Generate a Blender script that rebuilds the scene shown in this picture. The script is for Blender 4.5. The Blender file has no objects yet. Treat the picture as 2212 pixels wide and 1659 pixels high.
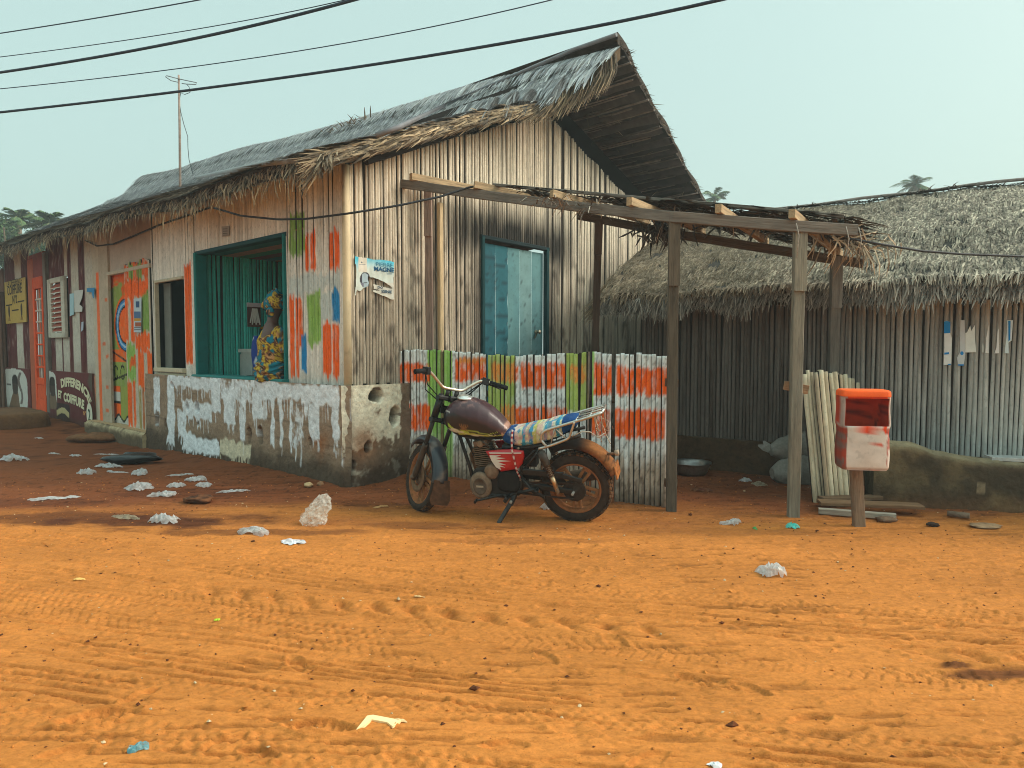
import bpy, math, random
import numpy as np
from mathutils import Vector, Matrix

# ---------------------------------------------------------------- scene, camera, light
scene = bpy.context.scene
col = scene.collection
EYE = 1.4
PITCH = math.radians(2.9)
FPX = 1500.0                                  # focal length in units of a 2212 px wide picture
cam_d = bpy.data.cameras.new('camera')
cam_d.sensor_width = 36.0
cam_d.lens = FPX / 2212.0 * 36.0
cam_d.clip_start = 0.05
cam_d.clip_end = 2000
cam = bpy.data.objects.new('camera', cam_d)
col.objects.link(cam)
cam.location = (0, 0, EYE)
cam.rotation_euler = (math.pi / 2 - PITCH, 0, 0)
scene.camera = cam

SUN_EL = math.radians(36)
SUN_AZ = math.radians(93)                     # clockwise from +Y (view direction)
w = bpy.data.worlds.new('World')
scene.world = w
w.use_nodes = True
nt = w.node_tree
bg = nt.nodes['Background']
sky = nt.nodes.new('ShaderNodeTexSky')
sky.sky_type = 'NISHITA'
sky.sun_disc = False
sky.sun_elevation = SUN_EL
sky.sun_rotation = SUN_AZ
sky.air_density = 1.0
sky.dust_density = 10.0
sky.ozone_density = 1.5
hz = nt.nodes.new('ShaderNodeMix')
hz.data_type = 'RGBA'
hz.inputs[0].default_value = 0.6
# thin high haze over the blue: even near the horizon; overhead, out of view, brightened as added fill light
tcs = nt.nodes.new('ShaderNodeTexCoord')
sep = nt.nodes.new('ShaderNodeSeparateXYZ')
nt.links.new(tcs.outputs['Generated'], sep.inputs[0])
zen = nt.nodes.new('ShaderNodeMapRange')
zen.inputs['From Min'].default_value = 0.50; zen.inputs['From Max'].default_value = 1.0
zen.inputs['To Min'].default_value = 1.0; zen.inputs['To Max'].default_value = 2.4
nt.links.new(sep.outputs['Z'], zen.inputs['Value'])
hzc = nt.nodes.new('ShaderNodeMix')
hzc.data_type = 'RGBA'; hzc.blend_type = 'MULTIPLY'
hzc.inputs[0].default_value = 1.0
hzc.inputs[6].default_value = (5.1, 6.85, 7.1, 1)
nt.links.new(zen.outputs[0], hzc.inputs[7])
nt.links.new(hzc.outputs[2], hz.inputs[7])
nt.links.new(sky.outputs[0], hz.inputs[6])
tn = nt.nodes.new('ShaderNodeMix')
tn.data_type = 'RGBA'; tn.blend_type = 'MULTIPLY'
tn.inputs[0].default_value = 1.0
tn.inputs[7].default_value = (1.07, 1.10, .98, 1)     # faint green-yellow cast of the dusty air
nt.links.new(hz.outputs[2], tn.inputs[6])
nt.links.new(tn.outputs[2], bg.inputs[0])
bg.inputs[1].default_value = 0.108
sun_d = bpy.data.lights.new('sun', 'SUN')
sun_d.energy = 2.3
sun_d.angle = math.radians(26)
sun_d.color = (1.0, 0.93, 0.82)
sun = bpy.data.objects.new('sun', sun_d)
col.objects.link(sun)
sdir = Vector((math.sin(SUN_AZ) * math.cos(SUN_EL), math.cos(SUN_AZ) * math.cos(SUN_EL), math.sin(SUN_EL)))
sun.rotation_euler = sdir.to_track_quat('Z', 'Y').to_euler()
sun.location = sdir * 40
vs = scene.view_settings
vs.view_transform = 'Standard'
vs.look = 'None'
vs.gamma = 1
vs.use_curve_mapping = False
vs.exposure = 0.46
scene.cycles.filter_width = 1.0
scene.cycles.max_bounces = 7
scene.cycles.transparent_max_bounces = 12

# ---------------------------------------------------------------- small maths
random.seed(7)
rng = np.random.default_rng(11)


def lin(r, g, b):
    o = []
    for c in (r, g, b):
        c /= 255.0
        o.append(c / 12.92 if c <= 0.04045 else ((c + 0.055) / 1.055) ** 2.4)
    return np.array(o)


def A(*v):
    return np.array(v, dtype=float)


def unit(v):
    v = np.asarray(v, float)
    return v / np.linalg.norm(v)


def ray(px, py):
    a = (px - 1106.0) / FPX
    b = -(py - 829.5) / FPX
    c, s = math.cos(PITCH), math.sin(PITCH)
    return A(a, c + b * s, -s + b * c)


CAM = A(0, 0, EYE)


def on_plane(px, py, P0, n):
    r = ray(px, py)
    k = np.dot(P0 - CAM, n) / np.dot(r, n)
    return CAM + r * k


def on_ground(px, py, z=0.0):
    return on_plane(px, py, A(0, 0, z), A(0, 0, 1))


def at_depth(px, py, Y):
    r = ray(px, py)
    return CAM + r * (Y / r[1])


def hsh(ix, iy, s):
    n = (ix.astype(np.int64) * 374761393 + iy.astype(np.int64) * 668265263 + int(s) * 974634541) & 0xffffffff
    n = ((n ^ (n >> 13)) * 1274126177) & 0xffffffff
    n = n ^ (n >> 16)
    return (n & 0xffff) / 65535.0


def vn(x, y, s=0):
    x = np.asarray(x, float); y = np.asarray(y, float)
    x, y = np.broadcast_arrays(x, y)
    ix = np.floor(x); iy = np.floor(y)
    fx = x - ix; fy = y - iy
    fx = fx * fx * (3 - 2 * fx); fy = fy * fy * (3 - 2 * fy)
    a = hsh(ix, iy, s); b = hsh(ix + 1, iy, s); c = hsh(ix, iy + 1, s); d = hsh(ix + 1, iy + 1, s)
    return (a * (1 - fx) + b * fx) * (1 - fy) + (c * (1 - fx) + d * fx) * fy


def fbm(x, y, s=0, o=4):
    t = 0.0; a = 0.5; f = 1.0
    for i in range(o):
        t = t + a * vn(np.asarray(x) * f, np.asarray(y) * f, s + i * 17)
        a *= 0.5; f *= 2.03
    return t / (1 - 0.5 ** o)


def sm(e0, e1, x):
    t = np.clip((np.asarray(x, float) - e0) / (e1 - e0), 0, 1)
    return t * t * (3 - 2 * t)


def put(c, m, colour):
    """lay a paint colour over c (N,3) where mask m (N,)"""
    m = np.clip(m, 0, 1)[:, None]
    return c * (1 - m) + np.asarray(colour)[None, :] * m


def brush(u, z, u0, u1, z0, z1, s=0, ju=0.012, jz=0.05, dry=0.25, fu=30.0):
    """hand painted rectangle with ragged ends; 0..1"""
    e = 0.006
    a = u0 + ju * (vn(z * 9, z * 0 + s, s) - .5) * 2
    b = u1 + ju * (vn(z * 9, z * 0 + s, s + 3) - .5) * 2
    lo = z0 + jz * (vn(u * fu, u * 0, s + 5) - .5) * 2
    hi = z1 + jz * (vn(u * fu, u * 0, s + 7) - .5) * 2
    m = sm(a - e, a + e, u) * (1 - sm(b - e, b + e, u)) * sm(lo - .01, lo + .02, z) * (1 - sm(hi - .02, hi + .01, z))
    d = fbm(u * 45, z * 9, s + 9, 3)
    return m * (1 - dry * sm(.52, .72, d))


# ---------------------------------------------------------------- objects
WL = {}                                        # world position of each object made here


def props(o, label=None, cat=None, group=None, kind=None):
    if label: o['label'] = label
    if cat: o['category'] = cat
    if group: o['group'] = group
    if kind: o['kind'] = kind
    return o


def empty(name, loc, label, cat, group=None):
    o = bpy.data.objects.new(name, None)
    o.empty_display_size = 0.2
    o.location = tuple(float(v) for v in loc)
    col.objects.link(o)
    WL[o.name] = np.array(loc, float)
    return props(o, label, cat, group)


class MB:
    """collects geometry for ONE mesh object"""

    def __init__(self):
        self.V = []; self.C = []; self.T = []; self.F = []; self.M = []; self.S = []; self.n = 0

    def add(self, V, faces, c=(1, 1, 1), T=None, m=0, smooth=False):
        V = np.asarray(V, float).reshape(-1, 3)
        k = len(V)
        c = np.asarray(c, float)
        if c.ndim == 1:
            c = np.tile(c, (k, 1))
        if T is None:
            T = V
        self.V.append(V); self.C.append(c); self.T.append(np.asarray(T, float).reshape(-1, 3))
        if isinstance(faces, np.ndarray):
            faces = [faces]
        for f in faces:
            if isinstance(f, np.ndarray) and f.ndim == 2:
                if len(f) == 0: continue
                self.F.append(f + self.n); self.M.append(np.full(len(f), m)); self.S.append(np.full(len(f), smooth))
            else:
                self.F.append(np.array([f]) + self.n); self.M.append(np.array([m])); self.S.append(np.array([smooth]))
        self.n += k

    def quadgrid(self, P, c=(1, 1, 1), T=None, m=0, smooth=True, closed=False):
        """P (r,k,3) grid; closed joins the last column to the first"""
        P = np.asarray(P, float)
        r, k = P.shape[:2]
        idx = np.arange(r * k).reshape(r, k)
        if closed:
            nx = np.roll(idx, -1, axis=1)
            q = np.stack([idx[:-1], nx[:-1], nx[1:], idx[1:]], -1).reshape(-1, 4)
        else:
            q = np.stack([idx[:-1, :-1], idx[:-1, 1:], idx[1:, 1:], idx[1:, :-1]], -1).reshape(-1, 4)
        c = np.asarray(c, float)
        if c.ndim == 3: c = c.reshape(-1, 3)
        self.add(P.reshape(-1, 3), q, c, T, m, smooth)

    def loft(self, rings, c=(1, 1, 1), cap=True, m=0, smooth=True):
        rings = np.asarray(rings, float)
        r, k = rings.shape[:2]
        n0 = self.n
        self.quadgrid(rings, c, None, m, smooth, True)
        if cap:
            self.F.append(np.array([list(range(k))[::-1]]) + n0); self.M.append(np.array([m])); self.S.append(np.array([False]))
            self.F.append(np.array([list(range(k))]) + n0 + (r - 1) * k); self.M.append(np.array([m])); self.S.append(np.array([False]))

    def tube(self, pts, rad, n=8, c=(1, 1, 1), m=0, cap=True, flat=1.0):
        P = np.asarray(pts, float)
        k = len(P)
        rad = np.broadcast_to(np.asarray(rad, float), (k,))
        tg = np.gradient(P, axis=0)
        tg /= np.linalg.norm(tg, axis=1)[:, None] + 1e-12
        a = A(0, 0, 1) if abs(tg[0][2]) < .9 else A(1, 0, 0)
        rings = []
        u = unit(np.cross(tg[0], a))
        th = np.arange(n) / n * 2 * math.pi
        for i in range(k):
            u = unit(u - tg[i] * np.dot(u, tg[i]))
            v = np.cross(tg[i], u)
            rings.append(P[i] + rad[i] * (np.cos(th)[:, None] * u + np.sin(th)[:, None] * v * flat))
        self.loft(rings, c, cap, m)

    def beam(self, p0, p1, wd, ht, up=(0, 0, 1), c=(1, 1, 1), m=0, ch=.12, jit=0.0, seg=1, ends=None):
        """chamfered plank from p0 to p1; wd across, ht along 'up'"""
        p0 = np.asarray(p0, float); p1 = np.asarray(p1, float)
        d = p1 - p0; L = np.linalg.norm(d); d = d / L
        s = np.cross(d, np.asarray(up, float))
        s = unit(s) if np.linalg.norm(s) > 1e-6 else A(1, 0, 0)
        t = np.cross(s, d)
        k = min(wd, ht) * ch
        a, b = wd / 2, ht / 2
        sec = [(-a + k, -b), (a - k, -b), (a, -b + k), (a, b - k), (a - k, b), (-a + k, b), (-a, b - k), (-a, -b + k)]
        off = random.random() * 50
        rings = []; TT = []
        for i in range(seg + 1):
            f = i / seg
            o = p0 + d * L * f
            if jit: o = o + s * random.uniform(-jit, jit) + t * random.uniform(-jit, jit)
            rings.append([o + s * x + t * y for x, y in sec])
            TT += [(L * f + off, x + off, y) for x, y in sec]
        n0 = self.n
        self.quadgrid(rings, c, TT, m, False, True)
        k = 8
        self.F.append(np.array([list(range(k))[::-1]]) + n0); self.M.append(np.array([m])); self.S.append(np.array([False]))
        self.F.append(np.array([list(range(k))]) + n0 + seg * k); self.M.append(np.array([m])); self.S.append(np.array([False]))

    def box(self, c0, ax, ay, az, c=(1, 1, 1), m=0):
        """box centred on c0 with half axes"""
        c0, ax, ay, az = (np.asarray(v, float) for v in (c0, ax, ay, az))
        L = 2 * np.linalg.norm(ax)
        self.beam(c0 - ax, c0 + ax, 2 * np.linalg.norm(ay), 2 * np.linalg.norm(az), az, c, m, ch=.08)

    def lathe(self, o, ax, prof, n=24, c=(1, 1, 1), m=0, closed=False, cap=True):
        """prof [(along, radius)] turned about axis ax through o"""
        o = np.asarray(o, float); ax = unit(ax)
        a = A(0, 0, 1) if abs(ax[2]) < .9 else A(1, 0, 0)
        u = unit(np.cross(ax, a)); v = np.cross(ax, u)
        th = np.arange(n) / n * 2 * math.pi
        rings = [o + ax * h + r * (np.cos(th)[:, None] * u + np.sin(th)[:, None] * v) for h, r in prof]
        if closed: rings.append(rings[0])
        self.loft(rings, c, cap and not closed, m)

    def blades(self, P, D, N, L, W, c0, c1, bend=0.15, m=0):
        """many straw blades: roots P, direction D, surface normal N"""
        P = np.asarray(P, float); k = len(P)
        D = D / np.linalg.norm(D, axis=1)[:, None]
        S = np.cross(D, N); S /= np.linalg.norm(S, axis=1)[:, None] + 1e-9
        L = np.broadcast_to(L, (k,))[:, None]; W = np.broadcast_to(W, (k,))[:, None]
        mid = P + D * L * .55
        tip = P + D * L - N * L * bend
        V = np.stack([P - S * W / 2, P + S * W / 2, mid + S * W * .5, mid - S * W * .5, tip + S * W * .12, tip - S * W * .12], 1)
        C = np.stack([c0, c0, (c0 + c1) / 2, (c0 + c1) / 2, c1, c1], 1)
        i = np.arange(k)[:, None] * 6
        q = np.concatenate([i + A(0, 1, 2, 3).astype(int), i + A(3, 2, 4, 5).astype(int)])
        self.add(V.reshape(-1, 3), q, C.reshape(-1, 3), None, m)

    def build(self, name, mats, parent=None, label=None, cat=None, group=None, kind=None, recalc=False):
        V = np.concatenate(self.V)
        if parent is not None:
            o0 = WL[parent.name]
        else:
            lo, hi = V.min(0), V.max(0)
            o0 = A((lo[0] + hi[0]) / 2, (lo[1] + hi[1]) / 2, lo[2])
        me = bpy.data.meshes.new(name)
        ls, li, mi, smo = [], [], [], []
        for f, mm, ss in zip(self.F, self.M, self.S):
            ls.append(np.full(len(f), f.shape[1])); li.append(f.ravel()); mi.append(mm); smo.append(ss)
        ls = np.concatenate(ls); li = np.concatenate(li); mi = np.concatenate(mi); smo = np.concatenate(smo)
        me.vertices.add(len(V)); me.loops.add(len(li)); me.polygons.add(len(ls))
        me.vertices.foreach_set('co', (V - o0).astype(np.float32).ravel())
        me.loops.foreach_set('vertex_index', li.astype(np.int32))
        st = np.concatenate([[0], np.cumsum(ls)[:-1]])
        me.polygons.foreach_set('loop_start', st.astype(np.int32))
        me.polygons.foreach_set('loop_total', ls.astype(np.int32))
        me.polygons.foreach_set('material_index', mi.astype(np.int32))
        me.polygons.foreach_set('use_smooth', smo.astype(bool))
        ca = me.attributes.new('Col', 'FLOAT_COLOR', 'POINT')
        C = np.concatenate(self.C)
        ca.data.foreach_set('color', np.concatenate([C, np.ones((len(C), 1))], 1).astype(np.float32).ravel())
        ta = me.attributes.new('T', 'FLOAT_VECTOR', 'POINT')
        ta.data.foreach_set('vector', np.concatenate(self.T).astype(np.float32).ravel())
        me.update(calc_edges=True)
        if recalc:
            import bmesh
            bm = bmesh.new(); bm.from_mesh(me)
            bmesh.ops.recalc_face_normals(bm, faces=bm.faces)
            bm.to_mesh(me); bm.free()
        if not isinstance(mats, (list, tuple)): mats = [mats]
        for x in mats: me.materials.append(x)
        o = bpy.data.objects.new(name, me)
        col.objects.link(o)
        if parent is not None:
            o.parent = parent
        else:
            o.location = tuple(o0)
        WL[o.name] = o0
        return props(o, label, cat, group, kind)


# ---------------------------------------------------------------- materials
def vmat(name, rough=.9, sc=(6, 6, 6), var=.3, bump=.25, bsc=None, spec=.25, metal=0.0, spots=0.0, tint=(1, 1, 1), coat=0.0, detail=5, fine=0.0, dist=.01):
    """procedural material: the surface's own colour (Col) broken up by noise on its own coordinates (T)"""
    m = bpy.data.materials.new(name)
    m.use_nodes = True
    t = m.node_tree; n = t.nodes; l = t.links
    b = n['Principled BSDF']
    b.inputs['Roughness'].default_value = rough
    b.inputs['Specular IOR Level'].default_value = spec
    b.inputs['Metallic'].default_value = metal
    b.inputs['Coat Weight'].default_value = coat
    a = n.new('ShaderNodeAttribute'); a.attribute_name = 'Col'
    tc = n.new('ShaderNodeAttribute'); tc.attribute_name = 'T'
    mp = n.new('ShaderNodeMapping'); mp.inputs['Scale'].default_value = sc
    l.new(tc.outputs['Vector'], mp.inputs['Vector'])
    nz = n.new('ShaderNodeTexNoise'); nz.inputs['Scale'].default_value = 1; nz.inputs['Detail'].default_value = detail
    nz.inputs['Roughness'].default_value = .62
    l.new(mp.outputs[0], nz.inputs['Vector'])
    mr = n.new('ShaderNodeMapRange')
    mr.inputs['From Min'].default_value = .28; mr.inputs['From Max'].default_value = .72
    mr.inputs['To Min'].default_value = 1 - var; mr.inputs['To Max'].default_value = 1 + var * .6
    l.new(nz.outputs['Fac'], mr.inputs['Value'])
    last = mr.outputs[0]
    if spots:
        n2 = n.new('ShaderNodeTexNoise'); n2.inputs['Scale'].default_value = 2.6; n2.inputs['Detail'].default_value = 3
        l.new(mp.outputs[0], n2.inputs['Vector'])
        m2 = n.new('ShaderNodeMapRange'); m2.inputs['From Min'].default_value = .58; m2.inputs['From Max'].default_value = .68
        m2.inputs['To Min'].default_value = 1; m2.inputs['To Max'].default_value = 1 - spots
        l.new(n2.outputs['Fac'], m2.inputs['Value'])
        mm = n.new('ShaderNodeMath'); mm.operation = 'MULTIPLY'
        l.new(last, mm.inputs[0]); l.new(m2.outputs[0], mm.inputs[1]); last = mm.outputs[0]
    mx = n.new('ShaderNodeMix'); mx.data_type = 'RGBA'; mx.blend_type = 'MULTIPLY'; mx.inputs[0].default_value = 1
    l.new(a.outputs['Color'], mx.inputs[6]); l.new(last, mx.inputs[7])
    out = mx.outputs[2]
    if tuple(tint) != (1, 1, 1):
        m3 = n.new('ShaderNodeMix'); m3.data_type = 'RGBA'; m3.blend_type = 'MULTIPLY'; m3.inputs[0].default_value = 1
        m3.inputs[7].default_value = (*tint, 1); l.new(out, m3.inputs[6]); out = m3.outputs[2]
    l.new(out, b.inputs['Base Color'])
    if bump:
        bp = n.new('ShaderNodeBump'); bp.inputs['Strength'].default_value = bump; bp.inputs['Distance'].default_value = dist
        src = nz.outputs['Fac']
        if bsc:
            mp2 = n.new('ShaderNodeMapping'); mp2.inputs['Scale'].default_value = bsc
            l.new(tc.outputs['Vector'], mp2.inputs['Vector'])
            n3 = n.new('ShaderNodeTexNoise'); n3.inputs['Scale'].default_value = 1; n3.inputs['Detail'].default_value = 4
            l.new(mp2.outputs[0], n3.inputs['Vector']); src = n3.outputs['Fac']
        l.new(src, bp.inputs['Height']); l.new(bp.outputs[0], b.inputs['Normal'])
    return m


def plastic_mat(name, alpha, rough=.25, tl=.5):
    m = bpy.data.materials.new(name); m.use_nodes = True
    t = m.node_tree; n = t.nodes; l = t.links
    b = n['Principled BSDF']; b.inputs['Roughness'].default_value = rough
    a = n.new('ShaderNodeAttribute'); a.attribute_name = 'Col'
    l.new(a.outputs['Color'], b.inputs['Base Color'])
    tr = n.new('ShaderNodeBsdfTranslucent'); l.new(a.outputs['Color'], tr.inputs['Color'])
    mx = n.new('ShaderNodeMixShader'); mx.inputs[0].default_value = tl
    l.new(b.outputs[0], mx.inputs[1]); l.new(tr.outputs[0], mx.inputs[2])
    tp = n.new('ShaderNodeBsdfTransparent')
    mx2 = n.new('ShaderNodeMixShader'); mx2.inputs[0].default_value = alpha
    tc = n.new('ShaderNodeAttribute'); tc.attribute_name = 'T'
    nz = n.new('ShaderNodeTexNoise'); nz.inputs['Scale'].default_value = 28; nz.inputs['Detail'].default_value = 3
    l.new(tc.outputs['Vector'], nz.inputs['Vector'])
    mr = n.new('ShaderNodeMapRange'); mr.inputs['From Min'].default_value = .35; mr.inputs['From Max'].default_value = .65
    mr.inputs['To Min'].default_value = max(0, alpha - .22); mr.inputs['To Max'].default_value = min(1, alpha + .22)
    l.new(nz.outputs['Fac'], mr.inputs['Value']); l.new(mr.outputs[0], mx2.inputs[0])
    l.new(tp.outputs[0], mx2.inputs[1]); l.new(mx.outputs[0], mx2.inputs[2])
    l.new(mx2.outputs[0], n['Material Output'].inputs['Surface'])
    return m


M_CANE = vmat('weathered_cane', .85, (3, 9, 3), .18, .3, (40, 18, 40), spots=.18)
M_PAINTED = vmat('painted_cane', .8, (3, 11, 3), .2, .25, (40, 20, 40), spots=.22)
M_BACK = vmat('dark_backing', .95, (4, 4, 4), .2, 0)
M_THATCH = vmat('palm_thatch', .95, (9, 9, 9), .4, 0)
M_WOOD = vmat('weathered_timber', .88, (3.5, 38, 38), .42, .5, (6, 90, 90), spots=.25)
M_MUD = vmat('rough_masonry', .95, (14, 14, 14), .3, .7, (22, 22, 22), spots=.2, dist=.02)
M_BOARD = vmat('painted_board', .75, (7, 7, 7), .16, .15, spots=.15)
M_FLAT = vmat('flat_paint', .8, (12, 12, 12), .12, .1)
M_PAPER = vmat('weathered_paper', .8, (18, 18, 18), .08, .12)
M_METAL = vmat('bare_metal', .38, (30, 30, 30), .25, .15, metal=.9, spec=.5)
M_BLACK = vmat('black_metal', .5, (24, 24, 24), .5, .2, spec=.4, spots=.3)
M_RUBBER = vmat('dusty_rubber', .85, (26, 26, 26), .5, .3, spec=.2)
M_GLOSS = vmat('old_gloss_paint', .4, (14, 14, 14), .22, .06, spec=.45, coat=.2, spots=.12)
M_DUST = vmat('mud_caked_metal', .9, (28, 28, 28), .4, .3)
M_CLOTH = vmat('woven_cloth', .95, (40, 40, 40), .22, .3)
M_SKIN = vmat('skin', .55, (20, 20, 20), .12, .1, spec=.4)
M_CABLE = vmat('cable_sheath', .6, (10, 10, 10), .2, 0)
M_LEAF = vmat('leaf', .7, (3, 3, 3), .35, 0)
M_BARK = vmat('bark', .95, (3, 3, 14), .35, .5)
M_PLASTIC = plastic_mat('thin_plastic', .8)
M_CLEARBAG = plastic_mat('clear_plastic_bag', .36, .12, .4)
M_STRAW = M_THATCH
# ---------------------------------------------------------------- plan of the place
C0 = on_ground(756, 1046)                     # street corner of the long thatched house
C0[2] = 0
FD = unit(A(-1.093, 1, 0))                    # along the shop front, away from the corner
NF = A(-FD[1], FD[0], 0) * 1.0
if NF[1] > 0: NF = -NF                        # out of the shop front
GD = -NF                                      # along the gable wall, away from the corner
NG = -FD                                      # out of the gable wall


def fac(px, py, off=0.0):
    p = on_plane(px, py, C0 + NF * off, NF)
    return np.dot(p - C0, FD), p[2]


def gab(px, py, off=0.0):
    p = on_plane(px, py, C0 + NG * off, NG)
    return np.dot(p - C0, GD), p[2]


HP = A(*on_ground(2212, 1090)[:2], 0) + A(0.02, .25, 0)   # point on the hut front
HD = unit(A(-1.43, 1, 0))                     # along the hut front, to the left
HN = A(-HD[1], HD[0], 0)
if HN[1] > 0: HN = -HN


def hut(px, py, off=0.0):
    p = on_plane(px, py, HP + HN * off, HN)
    return np.dot(p - HP, HD), p[2]


FA = on_ground(858, 1026); FB = on_ground(1443, 1096)
FLEN = np.linalg.norm(FB - FA)
FE = unit(FB - FA)
FN = A(FE[1], -FE[0], 0)
if FN[1] > 0: FN = -FN


def fen(px, py):
    p = on_plane(px, py, FA, FN)
    return np.dot(p - FA, FE), p[2]


# ---------------------------------------------------------------- ground
def ground_macro(x, y):
    h = .035 * (fbm(x * .55 + 3, y * .55, 5, 3) - .5)
    # loose earth banked against the foot of the fence and of the shop front
    q = np.abs((x - FA[0]) * FN[0] + (y - FA[1]) * FN[1])
    al = (x - FA[0]) * FE[0] + (y - FA[1]) * FE[1]
    h = h + .045 * np.exp(-(q / .22) ** 2) * sm(-.3, .2, al) * (1 - sm(1.9, 2.6, al)) * (.4 + fbm(x * 6, y * 6, 9, 3))
    q2 = (x - C0[0]) * NF[0] + (y - C0[1]) * NF[1]
    u2 = (x - C0[0]) * FD[0] + (y - C0[1]) * FD[1]
    h = h + .05 * np.exp(-((q2 - .05) / .3) ** 2) * sm(-.2, .2, u2) * fbm(x * 3, y * 3, 19, 3)
    h = h - .13 * np.exp(-((u2 - 6.0) / 2.7) ** 2) * np.exp(-(q2 / 1.9) ** 2)
    return h


TRACKS = [  # y0, a, b, half width, kind, depth, seed
    (2.22, -.19, .000, .10, 'block', .010, 1), (2.50, -.24, .004, .16, 'lines', .008, 2),
    (2.72, -.25, .006, .11, 'lines', .007, 3), (2.93, -.255, .006, .085, 'chev', .006, 4),
    (3.13, -.26, .008, .12, 'block', .011, 5), (3.31, -.255, .010, .08, 'chev', .0065, 6),
    (3.50, -.235, .012, .07, 'scallop', .012, 7), (3.68, -.20, .012, .12, 'lines', .006, 8),
    (3.93, -.27, .018, .16, 'lines', .007, 9), (4.07, -.25, .020, .07, 'block', .008, 10),
    (4.33, -.16, .010, .10, 'lines', .005, 11), (4.62, -.12, .012, .06, 'block', .006, 12),
    (4.95, -.15, .008, .09, 'lines', .004, 13), (3.42, -.33, .02, .05, 'block', .008, 14), (2.38, -.22, .003, .14, 'lines', .007, 21), (2.84, -.235, .005, .16, 'lines', .006, 22), (3.22, -.25, .008, .14, 'lines', .006, 23), (3.80, -.23, .014, .16, 'lines', .006, 24),
    (2.62, -.16, -.01, .06, 'block', .008, 15), (4.20, -.34, .02, .04, 'lines', .006, 16),
]
FOOT = [(210, 1545, 20, 1), (690, 1568, -8, 1), (480, 1600, 40, 0), (870, 1640, -30, 0), (300, 1500, 60, 0),
        (1330, 1385, -50, 0), (1500, 1470, -40, 0), (1560, 1480, -40, 0), (1620, 1490, -40, 0), (1840, 1330, 10, 0),
        (1180, 1420, -60, 0), (2050, 1350, 20, 0), (1750, 1555, 10, 0), (640, 1430, -50, 0), (960, 1310, 10, 0),
        (1400, 1640, 30, 0), (1090, 1610, 0, 0), (560, 1625, -20, 0), (140, 1625, 20, 0)]


def ground_detail(x, y):
    k = sm(5.9, 4.6, y) if False else 1 - sm(4.8, 6.2, y)
    h = .006 * (fbm(x * 4, y * 17, 21, 4) - .5) + .010 * (fbm(x * 1.6, y * 5, 22, 3) - .5)
    # clods and scuffs
    c = fbm(x * 16, y * 26, 31, 3)
    h = h - .010 * sm(.60, .72, fbm(x * 3.5, y * 34, 87, 3)) + .007 * (fbm(x * 22, y * 48, 35, 3) - .5)
    h = h + .008 * sm(.64, .80, c) - .006 * sm(.60, .8, fbm(x * 9, y * 20, 33, 3))
    rough = sm(.42, .62, fbm(x * .9 + 9, y * 1.6, 41, 3))
    h = h + rough * .006 * (fbm(x * 8, y * 11, 43, 4) - .5)
    for (y0, a, b, hw, kind, dp, sd) in TRACKS:
        L = math.sqrt(1 + a * a)
        t = (y - (y0 + a * x + b * x * x + .03 * (vn(x * .8, x * 0, sd) - .5))) / L
        s = x * L
        fade = sm(.40, .60, fbm(x * .9 + sd * 3.1, y * 1.5 + sd, 50 + sd, 3)) * .92 + .08
        ins = sm(-hw - .012, -hw + .004, t) * (1 - sm(hw - .004, hw + .012, t))
        rim = np.exp(-((np.abs(t) - hw - .012) / .014) ** 2)
        if kind == 'lines':
            g = 0
            for j in range(7):
                tj = (j / 6 - .5) * 2 * hw * 1.25 + .014 * (vn(s * .9, s * 0 + j, sd + j) - .5)
                on = sm(.35, .55, vn(s * .6 + j * 7, s * 0 + j, sd * 3 + j))
                g = g - 1.9 * np.exp(-((t - tj) / .0062) ** 2) * on + .5 * np.exp(-((t - tj - .014) / .008) ** 2) * on
            p = g * dp
        elif kind == 'chev':
            ph = (s / .062 + np.abs(t) / hw * .75) % 1.0
            p = ins * dp * (-.45 - .55 * 1.3 * np.exp(-((ph - .5) / .10) ** 2) + .5 * np.exp(-((ph - .72) / .08) ** 2)) + rim * dp * .6
        elif kind == 'block':
            row = np.floor((t + hw) / (hw / 2.0))
            ph = (s / .055 + row * .5) % 1.0
            tt = ((t + hw) / (hw / 2.0)) % 1.0
            bl = sm(.1, .18, ph) * (1 - sm(.55, .63, ph)) * sm(.08, .16, tt) * (1 - sm(.72, .8, tt))
            p = ins * dp * (-bl * 1.0 + .12) + rim * dp * .45
        else:
            ph = (s / .21 + t * 3) % 1.0
            p = ins * dp * (-1.3 * np.exp(-((ph - .5) / .2) ** 2)) + rim * dp * .7
        p = p * (.6 + .8 * vn(s * 14, t * 60, sd + 90))
        h = h + (.8 if kind == 'block' else 1.7) * p * fade * k
    for i, (px, py, an, sole) in enumerate(FOOT):
        g = on_ground(px, py)
        ca, sa = math.cos(math.radians(an)), math.sin(math.radians(an))
        fx = (x - g[0]) * ca + (y - g[1]) * sa
        fy = -(x - g[0]) * sa + (y - g[1]) * ca
        fs = 1.0 if sole else .62
        wv = .048 * (1 + .25 * np.cos(fx / .14 * 3)) * fs
        r = np.sqrt((fx / (.14 * fs)) ** 2 + (fy / wv) ** 2)
        m = 1 - sm(.85, 1.08, r)
        pat = 0
        if sole:
            pat = .55 * sm(.35, .6, np.sin(fx / .14 * 22)) * sm(.55, .7, r) + .4 * sm(.3, .6, np.sin(fy / .05 * 9 + fx * 30)) * (1 - sm(.45, .6, r))
        h = h - (.020 if sole else .011) * m * (1 - pat) + (.011 if sole else .006) * np.exp(-((r - 1.15) / .14) ** 2)
    return h


def gz(x, y):
    x = np.asarray(x, float); y = np.asarray(y, float)
    return ground_macro(x, y) + ground_detail(x, y)


def axis(pieces):
    o = []
    for a, b, st in pieces:
        o.append(np.arange(a, b, st))
    return np.concatenate(o + [np.array([pieces[-1][1]])])


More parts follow.
